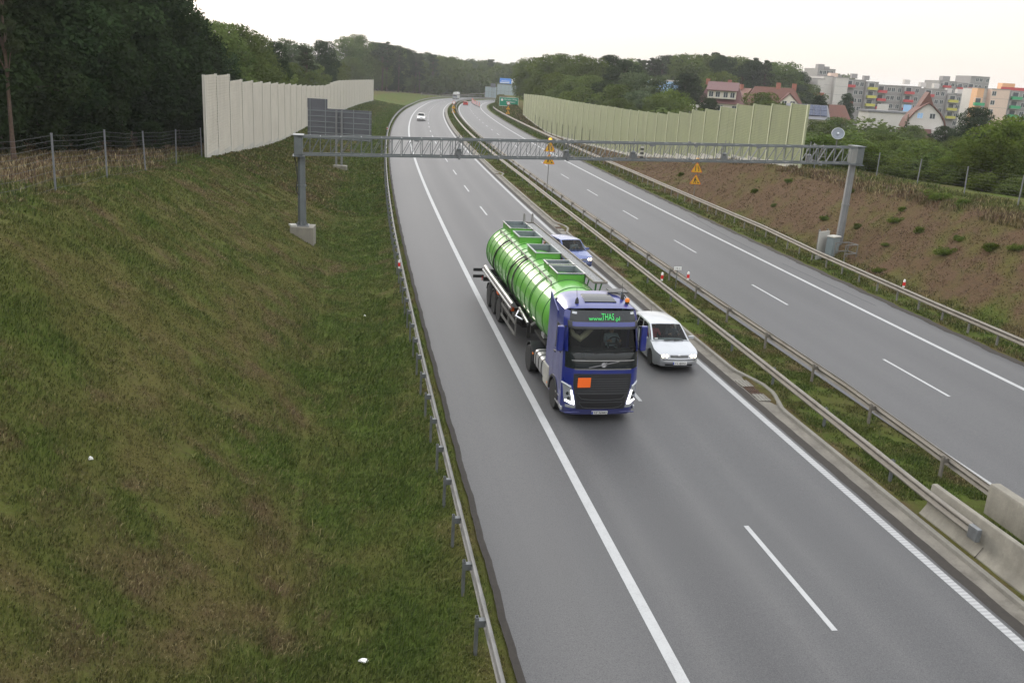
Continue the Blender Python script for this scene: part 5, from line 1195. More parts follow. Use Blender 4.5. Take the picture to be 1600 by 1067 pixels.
for s in (-1, 1):
    q = MB(); q.tube([(s * 1.12, 9.3, 1.45), (s * 1.12, 16.6, 1.45)], .10, 10); q.tube([(s * 1.22, 9.3, 1.30), (s * 1.22, 16.7, 1.30)], .05, 8); q.bar((s * 1.0, 9.3, 1.34), (s * 1.0, 16.5, 1.34), .12, .05); q.build('hose_carrier', M['alu'], tk)
    q = MB()
    for z in (.52, .98): q.bar((s * 1.22, 8.2, z), (s * 1.22, 11.35, z), .035, .11)
    for y in (8.22, 9.8, 11.2): q.bar((s * 1.2, y, .46), (s * 1.2, y, 1.2), .05, .08)
    q.build('side_guard', M['galv'], tk, ang=0)
    q = MB(); q.box((s * .98, 10.6, .92), (.42, .9, .36)); q.build('tool_box', M['chassis'], tk, bevel=.02); q = MB(); q.box((s * 1.0, 9.0, 1.0), (.36, .5, .4)); q.build('valve_box', M['chassis'], tk, bevel=.02)
    q = MB(); q.box((s * 1.15, 12.66, 1.16), (.10, .45, .16)); q.box((s * 1.1, 9.55, 1.25), (.12, .2, .22)); q.build('valve_lever', M['orange'], tk, bevel=.02)
    q = MB()
    for z in (1.28, .96): q.box((s * 1.42, 16.75, z), (.52, .12, .15))
    q.build('rear_arm', M['black'], tk, bevel=.01)
    q = MB(); q.box((s * 1.24, 16.7, .86), (.04, .06, .2)); q.box((s * .9, 16.68, .86), (.4, .05, .16)); q.build('tail_lamp', M['tail'], tk)
q = MB(); q.tube([(-1.0, 8.6, 1.5), (-1.05, 6.6, 1.42)], .07, 8); q.tube([(-1.0, 8.65, 1.42), (-1.15, 8.5, 1.2), (-.9, 8.3, 1.1)], .06, 8); q.build('hose_stub', M['chrome'], tk)
q = MB(); q.tube([(-.8, 5.5, 1.6), (-.9, 5.8, 1.75), (-1.0, 6.2, 1.5)], .05, 8); q.box((-.7, 5.0, 1.5), (.3, .4, .25)); q.build('coupling', M['alu'], tk)
# ================================================================== TREES
def leaf_mat(name, dark, light, yellow=(.10, .10, .02)):
    m, nt, b = mat(name); out = nt.nodes['Material Output']
    ti = N(nt, 'ShaderNodeAttribute', attribute_name='tint').outputs['Fac']; oi = N(nt, 'ShaderNodeObjectInfo').outputs['Random']
    c = mixc(nt, ti, dark, light); c = mixc(nt, maprange(nt, oi, 0, 1, 0, .45), c, yellow); c = mixc(nt, mth(nt, 'MULTIPLY', maprange(nt, oi, .5, 1, 0, .5), 1.), c, tuple(x * .6 for x in dark))
    d = N(nt, 'ShaderNodeBsdfDiffuse'); t = N(nt, 'ShaderNodeBsdfTranslucent'); mx = N(nt, 'ShaderNodeMixShader'); mx.inputs[0].default_value = .32
    nt.links.new(c, d.inputs[0]); nt.links.new(c, t.inputs[0]); nt.links.new(d.outputs[0], mx.inputs[1]); nt.links.new(t.outputs[0], mx.inputs[2])
    nt.links.new(mx.outputs[0], out.inputs[0]); nt.nodes.remove(b); return m
M['leaf'] = leaf_mat('leaf_broad', (.046, .076, .022), (.125, .17, .052))
M['leaf_dark'] = leaf_mat('leaf_dark', (.013, .026, .011), (.044, .072, .027), (.044, .052, .02))
M['leaf_bright'] = leaf_mat('leaf_bright', (.042, .074, .016), (.13, .175, .04), (.12, .12, .02))
M['leaf_grey'] = leaf_mat('leaf_greygreen', (.055, .082, .042), (.14, .175, .095), (.09, .10, .04))
M['needle'] = leaf_mat('needle', (.028, .046, .022), (.075, .10, .048), (.05, .045, .016))
M['leaf_red'] = leaf_mat('leaf_bronze', (.040, .026, .016), (.080, .052, .028), (.06, .05, .02))
m, nt, b = mat('bark'); n_ = noise(nt, 9, 5, .7, objco(nt)); nt.links.new(ramp(nt, n_, [(.3, (.035, .027, .021)), (.7, (.12, .095, .07))]), b.inputs[0]); b.inputs['Roughness'].default_value = .9; M['bark'] = m
m, nt, b = mat('pine_bark'); n_ = noise(nt, 7, 5, .7, objco(nt)); nt.links.new(ramp(nt, n_, [(.3, (.035, .024, .018)), (.7, (.105, .068, .045))]), b.inputs[0]); b.inputs['Roughness'].default_value = .9; M['pine_bark'] = m

def leaf_cloud(lobes, n, size, rng, flat=.0):
    """n leaf quads spread through a set of ellipsoidal lobes (cx,cy,cz,rx,ry,rz); returns verts, faces, tint"""
    L = np.array(lobes); vol = (L[:, 3] * L[:, 4] * L[:, 5]) ** .75; pr = vol / vol.sum()
    k = rng.choice(len(L), n, p=pr); d = rng.normal(size=(n, 3)); d /= np.linalg.norm(d, axis=1)[:, None]
    rad = rng.uniform(.35, 1, n) ** .45 * rng.uniform(.9, 1.1, n)
    c = L[k, :3] + d * L[k, 3:6] * rad[:, None]
    nrm = d * .6 + rng.normal(size=(n, 3)) * .6 + np.array([0, 0, .35]); nrm /= np.linalg.norm(nrm, axis=1)[:, None]
    a = np.cross(nrm, rng.normal(size=(n, 3))); a /= np.linalg.norm(a, axis=1)[:, None] + 1e-9; b = np.cross(nrm, a)
    sz = size * rng.uniform(.55, 1.35, n)[:, None]
    V = np.stack([c - a * sz, c + b * sz * .55 - a * sz * .1, c + a * sz, c - b * sz * .55 + a * sz * .1], 1).reshape(-1, 3)
    Fc = np.arange(4 * n).reshape(n, 4)
    lt = rng.uniform(0, 1, len(L))[k]; t = np.clip(lt * .55 + rng.uniform(0, .55, n), 0, 1)
    return V, Fc, np.repeat(t, 4)
def limb_mesh(h, r0, lobes, rng, name, m, lean=.03):
    q = MB(); pts = []; n = 6; ph = rng.uniform(0, 6)
    for i in range(n + 1): t = i / n; pts.append((lean * h * t * math.sin(ph + t), lean * h * t * math.cos(ph + t * 1.3), h * t - .4 * (t == 0)))
    q.tube(pts, [r0 * (1 - .75 * i / n) * (1.35 if i == 0 else 1) for i in range(n + 1)], 7)
    for c in lobes:
        z0 = max(.25 * h, min(h * .85, c[2] - .25 * h * rng.uniform(.4, 1.0))); t = z0 / h; i = min(n - 1, int(t * n)); f = t * n - i
        p0 = tuple(pts[i][j] + (pts[i + 1][j] - pts[i][j]) * f for j in range(3)); p1 = tuple(c[:3]); mid = tuple((a + b2) / 2 + (.05 * h if j == 2 else 0) for j, (a, b2) in enumerate(zip(p0, p1)))
        rr = r0 * .42 * (1 - t * .5); q.tube([p0, mid, p1], [rr, rr * .6, rr * .2], 5)
    return q
TREES = {}
def tree_kind(key, builder): TREES[key] = builder
def make_broad(seed, h=10., w=4.2, z0=.22, n=7000, leaf=.2, lobes=16, bark='bark', lm='leaf', conical=0.):
    rng = np.random.default_rng(seed); lb = []
    for i in range(lobes):
        z = z0 + (1 - z0) * ((i + .5) / lobes); tz = (z - z0) / (1 - z0)
        prof = (math.sin(PI * min(1, tz * .82 + .16)) ** .7) * (1 - conical * tz)
        a = i * 2.4 + rng.uniform(-.5, .5); rr = w * prof * rng.uniform(.35, .75); s = w * rng.uniform(.30, .48) * (.55 + .45 * prof)
        lb.append((rr * math.cos(a), rr * math.sin(a), h * min(z, .99 - s * .8 / h), s, s, s * rng.uniform(.6, .9)))
    lb.append((0, 0, h * .6, w * .42, w * .42, h * .25))
    q = limb_mesh(h * .8, h * .022, lb[:-1:2], rng, 'trunk', bark); V, Fc, t = leaf_cloud(lb, n, leaf, rng); return q, V, Fc, t, M[bark], M[lm]
def make_pine(seed, h=16., w=2.6, lm='needle', n=5200, bare=.5):
    rng = np.random.default_rng(seed); lb = []
    for i in range(15):
        z = bare + (1 - bare) * (i + rng.uniform(0, 1)) / 15; tz = (z - bare) / (1 - bare); a = i * 2.4 + rng.uniform(-.6, .6); rr = w * (1 - tz * .75) * rng.uniform(.3, .9); s = w * rng.uniform(.22, .4)
        lb.append((rr * math.cos(a), rr * math.sin(a), h * min(z, .97), s, s, s * .55))
    q = limb_mesh(h * .95, h * .016, lb[::1], rng, 'trunk', 'pine_bark', .02); V, Fc, t = leaf_cloud(lb, n, .20, rng); return q, V, Fc, t, M['pine_bark'], M[lm]
def make_spruce(seed, h=10., w=2.2, lm='needle', n=4500):
    rng = np.random.default_rng(seed); lb = []
    for i in range(26):
        t = (i + .5) / 26; a = i * 2.4; rr = w * (1 - t) * rng.uniform(.4, .9); s = w * (1 - t) * .38 + .18; lb.append((rr * math.cos(a), rr * math.sin(a), h * (.08 + .9 * t), s, s, s * .6))
    q = limb_mesh(h * .95, h * .016, [], rng, 'trunk', 'bark', .0); V, Fc, t = leaf_cloud(lb, n, .16, rng); return q, V, Fc, t, M['bark'], M[lm]
def make_bush(seed, h=3., w=2.2, lm='leaf', n=3600, leaf=.13):
    rng = np.random.default_rng(seed); lb = []
    for i in range(13):
        a = i * 2.4; rr = w * rng.uniform(.1, .75); s = w * rng.uniform(.28, .5); z = h * rng.uniform(.18, .72) * (1 - .3 * rr / w); lb.append((rr * math.cos(a), rr * math.sin(a), z, s, s, min(s, h * .32)))
    q = MB()
    for c in lb[::2]: q.tube([(c[0] * .15, c[1] * .15, -.3), (c[0] * .5, c[1] * .5, c[2] * .6), tuple(c[:3])], [.05, .035, .015], 5)
    V, Fc, t = leaf_cloud(lb, n, leaf, rng); return q, V, Fc, t, M['bark'], M[lm]
PROTO = {}
def proto(key, q, V, Fc, t, mb, ml, H0):
    PROTO[key] = (q, V, Fc, t, mb, ml, H0, [None, None])
for i in range(4): proto(f'dark{i}', *make_broad(100 + i, 15, 5.0, .10, 26000, .155, 26, lm='leaf_dark'), 15)
for i in range(4): proto(f'broad{i}', *make_broad(200 + i, 11, 4.6, .12, 12500, .155, 20), 11)
for i in range(2): proto(f'grey{i}', *make_broad(300 + i, 11, 3.6, .10, 6500, .17, 18, lm='leaf_grey'), 11)
for i in range(2): proto(f'bright{i}', *make_broad(400 + i, 8, 4.2, .05, 9000, .15, 18, lm='leaf_bright'), 8)
for i in range(3): proto(f'pine{i}', *make_pine(500 + i), 16)
for i in range(2): proto(f'spruce{i}', *make_spruce(600 + i), 10)
for i in range(3): proto(f'bush{i}', *make_bush(700 + i), 3)
for i in range(2): proto(f'bushb{i}', *make_bush(800 + i, lm='leaf_bright'), 3)
proto('bronze0', *make_spruce(900, lm='leaf_red'), 10)
ntree = [0]
def plant_at(key, x, y, zb, ztop, wide, name, label, cat, group):
    q, V, Fc, t, mb, ml, H0, cache = PROTO[key]
    e = empty(name, (x, y, zb), random.uniform(0, 6.28)); k = (ztop - zb) / H0; e.scale = (k * wide, k * wide, k); tag(e, label, cat, group)
    if cache[0] is None:
        cache[0] = q.build('trunk', mb, e, ang=60); o = raw_mesh('crown', V, Fc, ml, e); attr(o, 'tint', t); cache[1] = o
    else:
        for c in cache: o = c.copy(); COL.objects.link(o); o.parent = e
    ntree[0] += 1; return e
def tree(key, u, vtop, Y, wide, name, label, cat='tree', group=None, sink=0.):
    """a tree at distance Y whose top reaches the given height"""
    H0 = PROTO[key][6]; W0 = {'dar': 6.2, 'bro': 5.4, 'bri': 5.0, 'gre': 4.6, 'bus': 3.0}.get(key[:3], 2.6)
    for _ in range(70):         # keep the crown off the walls, the fences and the road
        p = at(u, vtop, Y); zb = ground_at(p.x, p.y) - sink; k = max(0.1, (p.z - zb) / H0) * wide * W0 * .95; s, o = so(p.x, p.y)
        lim = -20.6 if s < 316 else -27; ok = (o < lim - k) if o < 5 else (o > float(ob(s)) + (3.2 if s < 72 else .4) + k or s > 300)
        if ok: break
        Y += 1.5 + Y * .006
    if p.z - zb < .6: return None
    return plant_at(key, p.x, p.y, zb, p.z, wide, name, label, cat, group)
rt_ = random.Random(3)
# --- the dark wood on the left bank, behind the wire fence
GW = 'dark broadleaf trees of the wood behind the left fence'; LW = 'dark broadleaf tree in the dense wood behind the left wire fence'
for u, v, Y, k in ((-40, -120, 50, 0), (35, -150, 56, 1), (100, -120, 52, 2), (165, -110, 58, 3), (215, -60, 62, 0), (252, -30, 70, 1), (60, -90, 72, 2), (140, -80, 76, 3), (-120, -140, 44, 1), (-60, -100, 66, 3), (200, -50, 82, 2), (20, -60, 92, 0), (110, -60, 96, 1), (290, 22, 84, 2), (248, 12, 98, 3), (180, -40, 108, 0)):
    tree(f'dark{k}', u, v, Y, 1.25, 'dark_broadleaf_tree', LW, 'tree', GW)
for u, v, Y, w in ((20, 210, 50, 1.2), (75, 195, 54, 1.3), (130, 190, 57, 1.4), (185, 195, 62, 1.3), (235, 190, 66, 1.3), (280, 180, 74, 1.3), (-30, 200, 46, 1.3), (300, 150, 84, 1.4), (265, 165, 80, 1.2), (160, 170, 70, 1.4), (55, 170, 66, 1.4)):
    tree('dark%d' % rt_.randrange(4), u, v, Y, 1.5 * w, 'understorey_bush', 'dark low bush under the trees of the left wood', 'bush', 'dark bushes under the left wood')
p = at(10, 130, 43); plant_at('pine0', p.x, p.y, ground_at(p.x, p.y), p.z + 6, .7, 'pine_tree', 'thin bare pine trunk standing alone at the left edge before the dark wood', 'tree', None)
GM = 'trees rising behind the cream noise wall'
for u, v, Y, k, w in ((300, 28, 104, 'broad0', 1.1), (335, 30, 112, 'broad1', 1.1), (368, 34, 118, 'broad2', 1.0), (398, 50, 128, 'broad3', .9), (330, 60, 96, 'dark1', 1.2), (385, 82, 110, 'broad0', 1.2), (352, 95, 98, 'broad2', 1.2), (425, 62, 150, 'dark2', .9), (410, 95, 135, 'broad3', 1.1)):
    tree(k, u, v, Y, w, 'broadleaf_tree', 'mid green tree with sunlit ragged top behind the near end of the cream wall', 'tree', GM)
for u, v, Y, k, w in ((448, 60, 205, 'grey0', 1.1), (470, 66, 200, 'grey1', 1.2), (505, 62, 215, 'dark0', 1.0), (540, 56, 225, 'broad1', 1.1), (560, 52, 235, 'broad2', 1.0), (455, 96, 170, 'broad0', 1.3), (490, 98, 180, 'broad3', 1.2), (520, 92, 195, 'bright0', 1.2), (550, 90, 205, 'broad1', 1.2), (575, 86, 220, 'broad0', 1.2), (440, 110, 155, 'bright1', 1.0), (478, 72, 190, 'pine1', 1.4), (590, 66, 262, 'broad2', 1.)):
    tree(k, u, v, Y, w, 'broadleaf_tree', 'pale or mid green tree above the far stretch of the cream wall', 'tree', GM)
# --- tall pines and trees on the left of the far road
GP = 'tall trees lining the far left of the road'
for i in range(34):
    t = i / 33; u = 585 + 215 * t; Y = 268 + 270 * t + rt_.uniform(-6, 26); v = np.interp(u, [585, 610, 640, 680, 720, 760, 810], [62, 66, 78, 84, 89, 94, 98]) + rt_.uniform(-3, 6)
    tree(rt_.choice(['pine0', 'pine1', 'pine2', 'broad0', 'dark1', 'dark2']) if u < 660 else rt_.choice(['broad0', 'broad1', 'broad2', 'broad3', 'grey0', 'pine2']), u, v, Y, rt_.uniform(1.0, 1.35), 'roadside_tree', 'tall dark tree in the row along the left of the far bend', 'tree', GP)
for i in range(26):
    t = i / 25; u = 590 + 200 * t; Y = 262 + 270 * t + rt_.uniform(-4, 6); v = np.interp(u, [585, 640, 700, 800], [108, 112, 116, 120]) + rt_.uniform(-6, 6)
    tree(rt_.choice(['broad0', 'broad1', 'dark0', 'dark3', 'broad2']), u, v, Y, 1.6, 'roadside_tree', 'lower leafy tree filling the foot of the wood along the far bend', 'tree', 'lower trees along the far bend')
# --- wood on the right, behind the green noise wall
GR = 'trees of the wood behind the green noise wall'
for u, v, Y, k, w in ((822, 92, 268, 'broad0', 1.0), (838, 88, 262, 'bright1', 1.1), (858, 84, 255, 'broad1', 1.2), (880, 82, 262, 'broad2', 1.2), (905, 84, 248, 'broad3', 1.2), (930, 88, 240, 'broad0', 1.2), (955, 84, 244, 'dark1', 1.2), (978, 92, 230, 'dark2', 1.3), (848, 112, 232, 'broad2', 1.3), (872, 112, 225, 'bright0', 1.3), (898, 118, 218, 'broad1', 1.4), (925, 116, 210, 'broad3', 1.3), (950, 124, 200, 'dark3', 1.2), (838, 128, 225, 'broad0', 1.2), (866, 138, 212, 'broad3', 1.4), (895, 142, 200, 'bright1', 1.3), (925, 146, 190, 'bush0', 1.2), (985, 112, 192, 'grey0', 1.25), (1008, 112, 186, 'grey1', 1.2), (1030, 118, 184, 'grey0', 1.1), (966, 130, 185, 'broad2', 1.3), (1000, 140, 172, 'grey1', 1.5), (1030, 146, 165, 'broad1', 1.4), (1052, 138, 172, 'bright0', 1.2), (970, 152, 165, 'broad0', 1.4)):
    tree(k, u, v, Y, w, 'broadleaf_tree', 'leafy tree in the wood above the far half of the green noise wall', 'tree', GR)
for i in range(26):
    u = 985 + 265 * i / 25 + rt_.uniform(-4, 4); v = np.interp(u, [980, 1020, 1060, 1110, 1130, 1180, 1230, 1255], [90, 92, 86, 84, 86, 92, 98, 112]) + rt_.uniform(-3, 4)
    tree(rt_.choice(['pine0', 'pine1', 'pine2', 'dark0', 'broad1', 'broad3']), u, v, 330 + rt_.uniform(-15, 30), rt_.uniform(1.1, 1.5), 'pine_tree', 'dark tree in the pine belt behind the red roofed houses', 'tree', 'dark trees of the belt behind the houses')
for i in range(16):
    u = 1000 + 260 * i / 15; tree(rt_.choice(['dark0', 'broad0', 'broad2']), u, np.interp(u, [1000, 1260], [118, 132]) + rt_.uniform(-4, 4), 318 + rt_.uniform(-8, 8), 1.7, 'dark_tree', 'lower dark tree in the belt behind the red roofed houses', 'tree', 'lower dark trees of the belt behind the houses')
for u, v, Y, k, w, lb in ((1076, 113, 232, 'dark1', 1.35, 'round dark tree left of the first red roofed house'), (1128, 110, 292, 'bright0', 1.3, 'rounded light green tree rising behind the first red roofed house'), (1160, 118, 278, 'bronze0', 1.0, 'bronze coloured pointed tree between the two red roofed houses'), (1194, 142, 200, 'bright1', 1.15, 'bright green bushy tree before the long red roofed house'), (1283, 148, 215, 'dark2', .8, 'small dark tree at the foot of the white flats'), (1326, 145, 262, 'dark0', .75, 'dark pointed tree before the grey flats with red balconies'), (1110, 152, 190, 'dark3', 1.1, 'dark shrub tree in front of the first red house'), (1420, 178, 215, 'spruce0', .9, 'narrow dark spruce beside the white gabled house'), (1530, 166, 165, 'dark1', 1.35, 'dense dark tree before the orange flats'), (1478, 196, 170, 'dark2', 1.5, 'wide dark tree below the white gabled house')):
    tree(k, u, v, Y, w, 'garden_tree', lb, 'tree')
# --- gardens on the right between the bank and the houses
GG = 'bushes in the gardens beyond the right fence'
LG = 'green garden bush in the thicket beyond the right wire fence'
for i in range(86):
    Y = rt_.choice([76, 82, 88, 95, 103, 112, 124, 138, 155, 175]) + rt_.uniform(-3, 4); u = rt_.uniform(1262, 1610)
    vmax = np.interp(u, [1262, 1330, 1380, 1450, 1520, 1610], [190, 178, 190, 200, 205, 196]); f = (Y - 74) / 100; v = vmax + (1 - f) * rt_.uniform(25, 62)
    if u < 1330 and Y < 80: continue
    tree(rt_.choice(['bush0', 'bush1', 'bush2', 'bushb0', 'bushb1', 'broad0', 'broad2', 'bright0']), u, v, Y, rt_.uniform(1.2, 1.9), 'garden_bush', LG, 'bush', GG)
for u, v, Y, w in ((1580, 182, 72, 1.25), (1605, 188, 76, 1.3), (1560, 212, 70, 1.2), (1622, 176, 84, 1.2)):
    tree('bright%d' % rt_.randrange(2), u, v, Y, w, 'broadleaf_tree', 'bright green leafy tree at the right edge beyond the wire fence', 'tree', 'bright trees at the right edge')
for u, v, Y, w in ((1430, 262, 74, 1.6), (1395, 232, 80, 1.3), (1350, 222, 86, 1.3), (1490, 258, 72, 1.5), (1540, 268, 68, 1.4), (1595, 272, 66, 1.5), (1290, 220, 92, 1.4), (1320, 235, 84, 1.2), (1455, 232, 80, 1.3), (1520, 240, 76, 1.4)):
    tree('bushb%d' % rt_.randrange(2) if rt_.random() < .5 else 'bush%d' % rt_.randrange(3), u, v, Y, w, 'garden_bush', 'leafy bush close behind the posts of the right wire fence', 'bush', 'bushes right behind the right fence')
for u, v, Y, k, w in ((1005, 160, 160, 'bush1', 1.8), (1080, 165, 150, 'bush2', 1.8), (1050, 160, 158, 'bush0', 1.8), (940, 158, 172, 'bush2', 1.8)):
    tree(k, u, v, Y, w, 'broadleaf_tree', 'leafy tree just over the top edge of the green noise wall', 'tree', 'leafy trees at the top edge of the green wall')
# weeds on the brown slope
for i, (u, v, k) in enumerate(((1465, 312, 1.5), (1505, 322, 1.0), (1400, 348, .8), (1437, 364, .7), (1478, 398, 1.0), (1548, 392, .9), (1290, 344, .6), (1180, 300, .7), (1385, 385, .5), (1210, 322, .5), (1500, 375, .6), (1330, 300, .6), (1590, 390, .7), (1065, 275, .8), (1235, 283, .7), (1410, 330, .5), (1375, 425, .6), (1340, 355, .6))):
    s, o = hit(u, v, 30); p = pos(s, o); z = float(zt(s, o)); plant_at('bushb%d' % (i % 2), p[0], p[1], z - .12, z + .45 * k, 1.5, 'weed_tuft', 'low green weed tuft on the brown right slope' if i > 1 else ('largest green weed mound on the crest of the brown right slope', 'yellowish weed tuft beside the large mound on the right crest')[i], 'weed', 'weed tufts on the brown right slope')
# --- far wooded ridge closing the valley: one mass
rng = np.random.default_rng(5); VV = []; FF = []; TT = []; nb_ = 0
for i in range(900):
    u = rng.uniform(380, 1330); Y = rng.uniform(470, 900); vt = np.interp(u, [380, 600, 700, 760, 830, 900, 1300], [88, 90, 91, 92, 96, 98, 112]) + rng.uniform(0, 9) + (900 - Y) * .012
    p = at(u, vt, Y); h = rng.uniform(11, 17); r_ = rng.uniform(4, 6.5)
    lb = [(p.x + rng.uniform(-3, 3), p.y + rng.uniform(-3, 3), p.z - r_ * .8 - k * h * .3, r_, r_, h * .25) for k in range(4)]
    V, Fc, t = leaf_cloud(lb, 150, 1.25, rng); VV.append(V); FF.append(Fc + nb_); TT.append(t); nb_ += len(V)
fo_ = raw_mesh('forest', np.vstack(VV), np.vstack(FF), M['leaf']); attr(fo_, 'tint', np.concatenate(TT)); tag(fo_, 'far wooded ridge closing the end of the motorway', kind='stuff')

# ================================================================== BUILDINGS
M['bl_grey'] = plain('flats_grey', (.25, .24, .235), .85, 0, .1, .4, dirt=(.22, .21, .2, .4)); M['bl_white'] = plain('flats_white', (.50, .475, .45), .85, 0, .07, .4, dirt=(.45, .42, .4, .3)); M['bl_peach'] = plain('flats_peach', (.60, .46, .38), .85, 0, .07, .4)
M['bl_orange'] = plain('flats_orange', (.62, .36, .20), .8, 0, .06, .4); M['bal_red'] = plain('balcony_red', (.42, .05, .055), .6, 0, .1, 1); M['bal_yel'] = plain('balcony_yellow', (.46, .43, .08), .6, 0, .08, 1); M['bal_grn'] = plain('balcony_green', (.03, .30, .13), .6, 0, .08, 1)
M['pane'] = plain('window_dark', (.05, .06, .07), .12, 0, .4, .6); M['wframe'] = plain('window_white', (.62, .62, .61), .5, 0, .06, 2); M['roof_red'] = plain('roof_tiles_red', (.115, .045, .030), .75, 0, .2, 1.2, dirt=(.12, .06, .045, .5)); M['roof_dark'] = plain('roof_tiles_maroon', (.10, .036, .032), .6, 0, .15, 1.2)
M['stucco'] = plain('stucco_cream', (.58, .53, .45), .85, 0, .06, .7); M['brick'] = plain('chimney_brick', (.30, .12, .08), .85, 0, .2, 3); M['solar'] = plain('solar_panels', (.03, .04, .075), .25, .2, .2, 2); M['roof_grey'] = plain('roof_grey', (.16, .16, .17), .7, 0, .15, 1)
M['ad_blue'] = plain('hoarding_blue', (.30, .48, .75), .5, 0, .1, .3)
class Bld:
    def __init__(s, name, label, org, rz, cat='building', group=None):
        s.r = empty(name, org, rz); tag(s.r, label, cat, group); s.nw = 0
    def box(s, part, c, sz, m, bevel=0): q = MB(); q.box(c, sz); return q.build(part, m, s.r, ang=0, bevel=bevel)
    def window(s, x, y, z, w, h, m='pane', par=None, nrm='y'):
        if s.nw >= 95: return
        s.nw += 1; q = MB(); e = .07
        if nrm == 'y':
            q.box((x, y - .02, z + h / 2), (w + .1, .08, e)); q.box((x, y - .02, z - h / 2), (w + .1, .1, e)); q.box((x - w / 2, y - .02, z), (e, .08, h)); q.box((x + w / 2, y - .02, z), (e, .08, h)); q.box((x, y - .02, z), (e, .06, h))
            f = q.build('window', M['wframe'], s.r, ang=0); q = MB(); q.box((x, y - .003, z), (w, .03, h))
        else:
            q.box((x - .02, y, z + h / 2), (.08, w + .1, e)); q.box((x - .02, y, z - h / 2), (.1, w + .1, e)); q.box((x - .02, y - w / 2, z), (.08, e, h)); q.box((x - .02, y + w / 2, z), (.08, e, h))
            f = q.build('window', M['wframe'], s.r, ang=0); q = MB(); q.box((x - .003, y, z), (.03, w, h))
        q.build('pane', M[m], f, ang=0)
    def balcony(s, x, y, z, w, m, d=1.1):
        q = MB(); q.box((x, y - d / 2, z), (w, d, .14)); q.box((x, y - d + .04, z + .52), (w, .07, .88), 0, 1); q.box((x - w / 2 + .035, y - d / 2, z + .52), (.07, d - .1, .88), 0, 1); q.box((x + w / 2 - .035, y - d / 2, z + .52), (.07, d - .1, .88), 0, 1)
        b2 = q.build('balcony', [M['bl_grey'], M[m]], s.r, ang=0)
        q = MB(); q.box((x - .2, y - .01, z + 1.2), (w * .5, .06, 2.1)); q.build('balcony_door', M['pane'], b2, ang=0)
        q = MB(); q.box((x + w * .27, y - .03, z + 1.2), (.10, .05, 2.2)); q.box((x - w * .47, y - .03, z + 1.2), (.10, .05, 2.2)); q.box((x - w * .1, y - .03, z + 2.28), (w * .8, .05, .1)); q.build('door_frame', M['wframe'], b2, ang=0)
def flats(label, u0, v0, Y, rz, secs, depth0=11, base=-5, group='blocks of flats beyond the gardens', roofm='bl_grey'):
    """a row of flats; secs: (width, top z rel first top, step y, wall material, balcony columns [(frac, material, storeys from top)], window columns [frac])"""
    p = at(u0, v0, Y); B = Bld('apartment_block', label, (p.x, p.y, base), rz, 'flats', group); top0 = p.z - base; x = 0
    for w_, dz, dy, wm, bals, wins in secs:
        depth = 3.5 if wm == 'bl_orange' else depth0
        top = top0 + dz; B.box('wall', (x + w_ / 2, dy + depth / 2, top / 2), (w_ - .003, depth, top), M[wm]); B.box('parapet', (x + w_ / 2, dy + depth / 2, top + .12), (w_ + .1, depth + .2, .24), M[roofm])
        for s_ in range(1, 5): B.box('floor_joint', (x + w_ / 2, dy - .003, top - s_ * 2.75), (w_ - .1, .02, .06), M['roof_grey'])
        for fx, bm_, st in bals:
            for k in st: B.balcony(x + w_ * fx, dy, top - .35 - 2.75 * (k + 1) + .55, 3.2, bm_)
        for fx in wins:
            for k in range(4): B.window(x + w_ * fx, dy, top - 1.25 - 2.75 * k, 1.3, 1.35)
        x += w_
    return B, top0
B1, t1 = flats('long grey block of flats with red and yellow balconies', 1319, 124.5, 330, .10, [
    (7.8, .0, .0, 'bl_grey', [(.3, 'bal_red', (0, 2))], [.62, .85]), (4.3, -.4, -1.0, 'bl_grey', [(.5, 'bal_yel', (0, 1, 2))], []), (9.6, -1.2, .4, 'bl_grey', [(.22, 'bal_red', (0, 1, 2))], [.5, .66, .9]),
    (6.2, -1.1, -.6, 'bl_grey', [(.32, 'bal_red', (0, 1, 2))], [.78]), (10.2, -1.6, .3, 'bl_grey', [(.35, 'bal_red', (0, 1))], [.66, .85]), (9.5, -3.0, -.4, 'bl_grey', [(.22, 'bal_yel', (0, 1, 2))], [.44, .58, .82]), (4.0, -3.2, 1.2, 'bl_grey', [], [.3, .7])])
for x, z in ((5.5, 1.0), (10, .6), (25, .1), (31, -.5), (36, -.6), (41, -2.0), (45, -2.0)): B1.box('roof_vent', (x, 5, t1 + z + .4), (2.0, 1.6, 1.5), M['bl_grey' if z > .3 else 'bl_white'])
B2, t2 = flats('white gable end block of flats left of the grey block', 1279, 121, 322, .10, [(2.4, -.6, .0, 'bl_white', [(.3, 'bal_red', (1,))], []), (3.4, .4, 1.4, 'bl_white', [], []), (4.6, .2, -.6, 'bl_white', [], [])], depth0=12)
B2.box('roof_house', (7.4, 6, t2 + .9), (2.5, 3, 1.6), M['bl_peach']); B2.box('roof_house', (9.6, 7, t2 + .6), (1.8, 3, 1.2), M['bl_grey'])
B3, t3 = flats('taller grey tower of flats showing behind the white gables', 1278, 108, 390, .10, [(7.5, 0, 0, 'bl_grey', [], [.2, .4, .6, .8])], depth0=14); B3.box('roof_house', (3.2, 6, t3 + .9), (2.6, 3, 2.2), M['bl_grey']); B3.box('roof_house', (5.8, 6, t3 + .5), (2.0, 3, 1.4), M['bl_grey'])
B4, t4 = flats('higher grey flats with red balconies behind the long block', 1468, 127, 400, .10, [(7.6, 0, 0, 'bl_grey', [(.45, 'bal_red', (0,))], [.2, .8]), (5.6, -.4, .5, 'bl_grey', [(.4, 'bal_red', (0,))], [.15, .8]), (8.2, 2.6, -.6, 'bl_grey', [(.1, 'bal_red', (1, 2))], [.35, .55, .9])], depth0=12); B4.box('roof_house', (4.8, 5, t4 + 1.1), (3.2, 3, 2.2), M['bl_grey'])
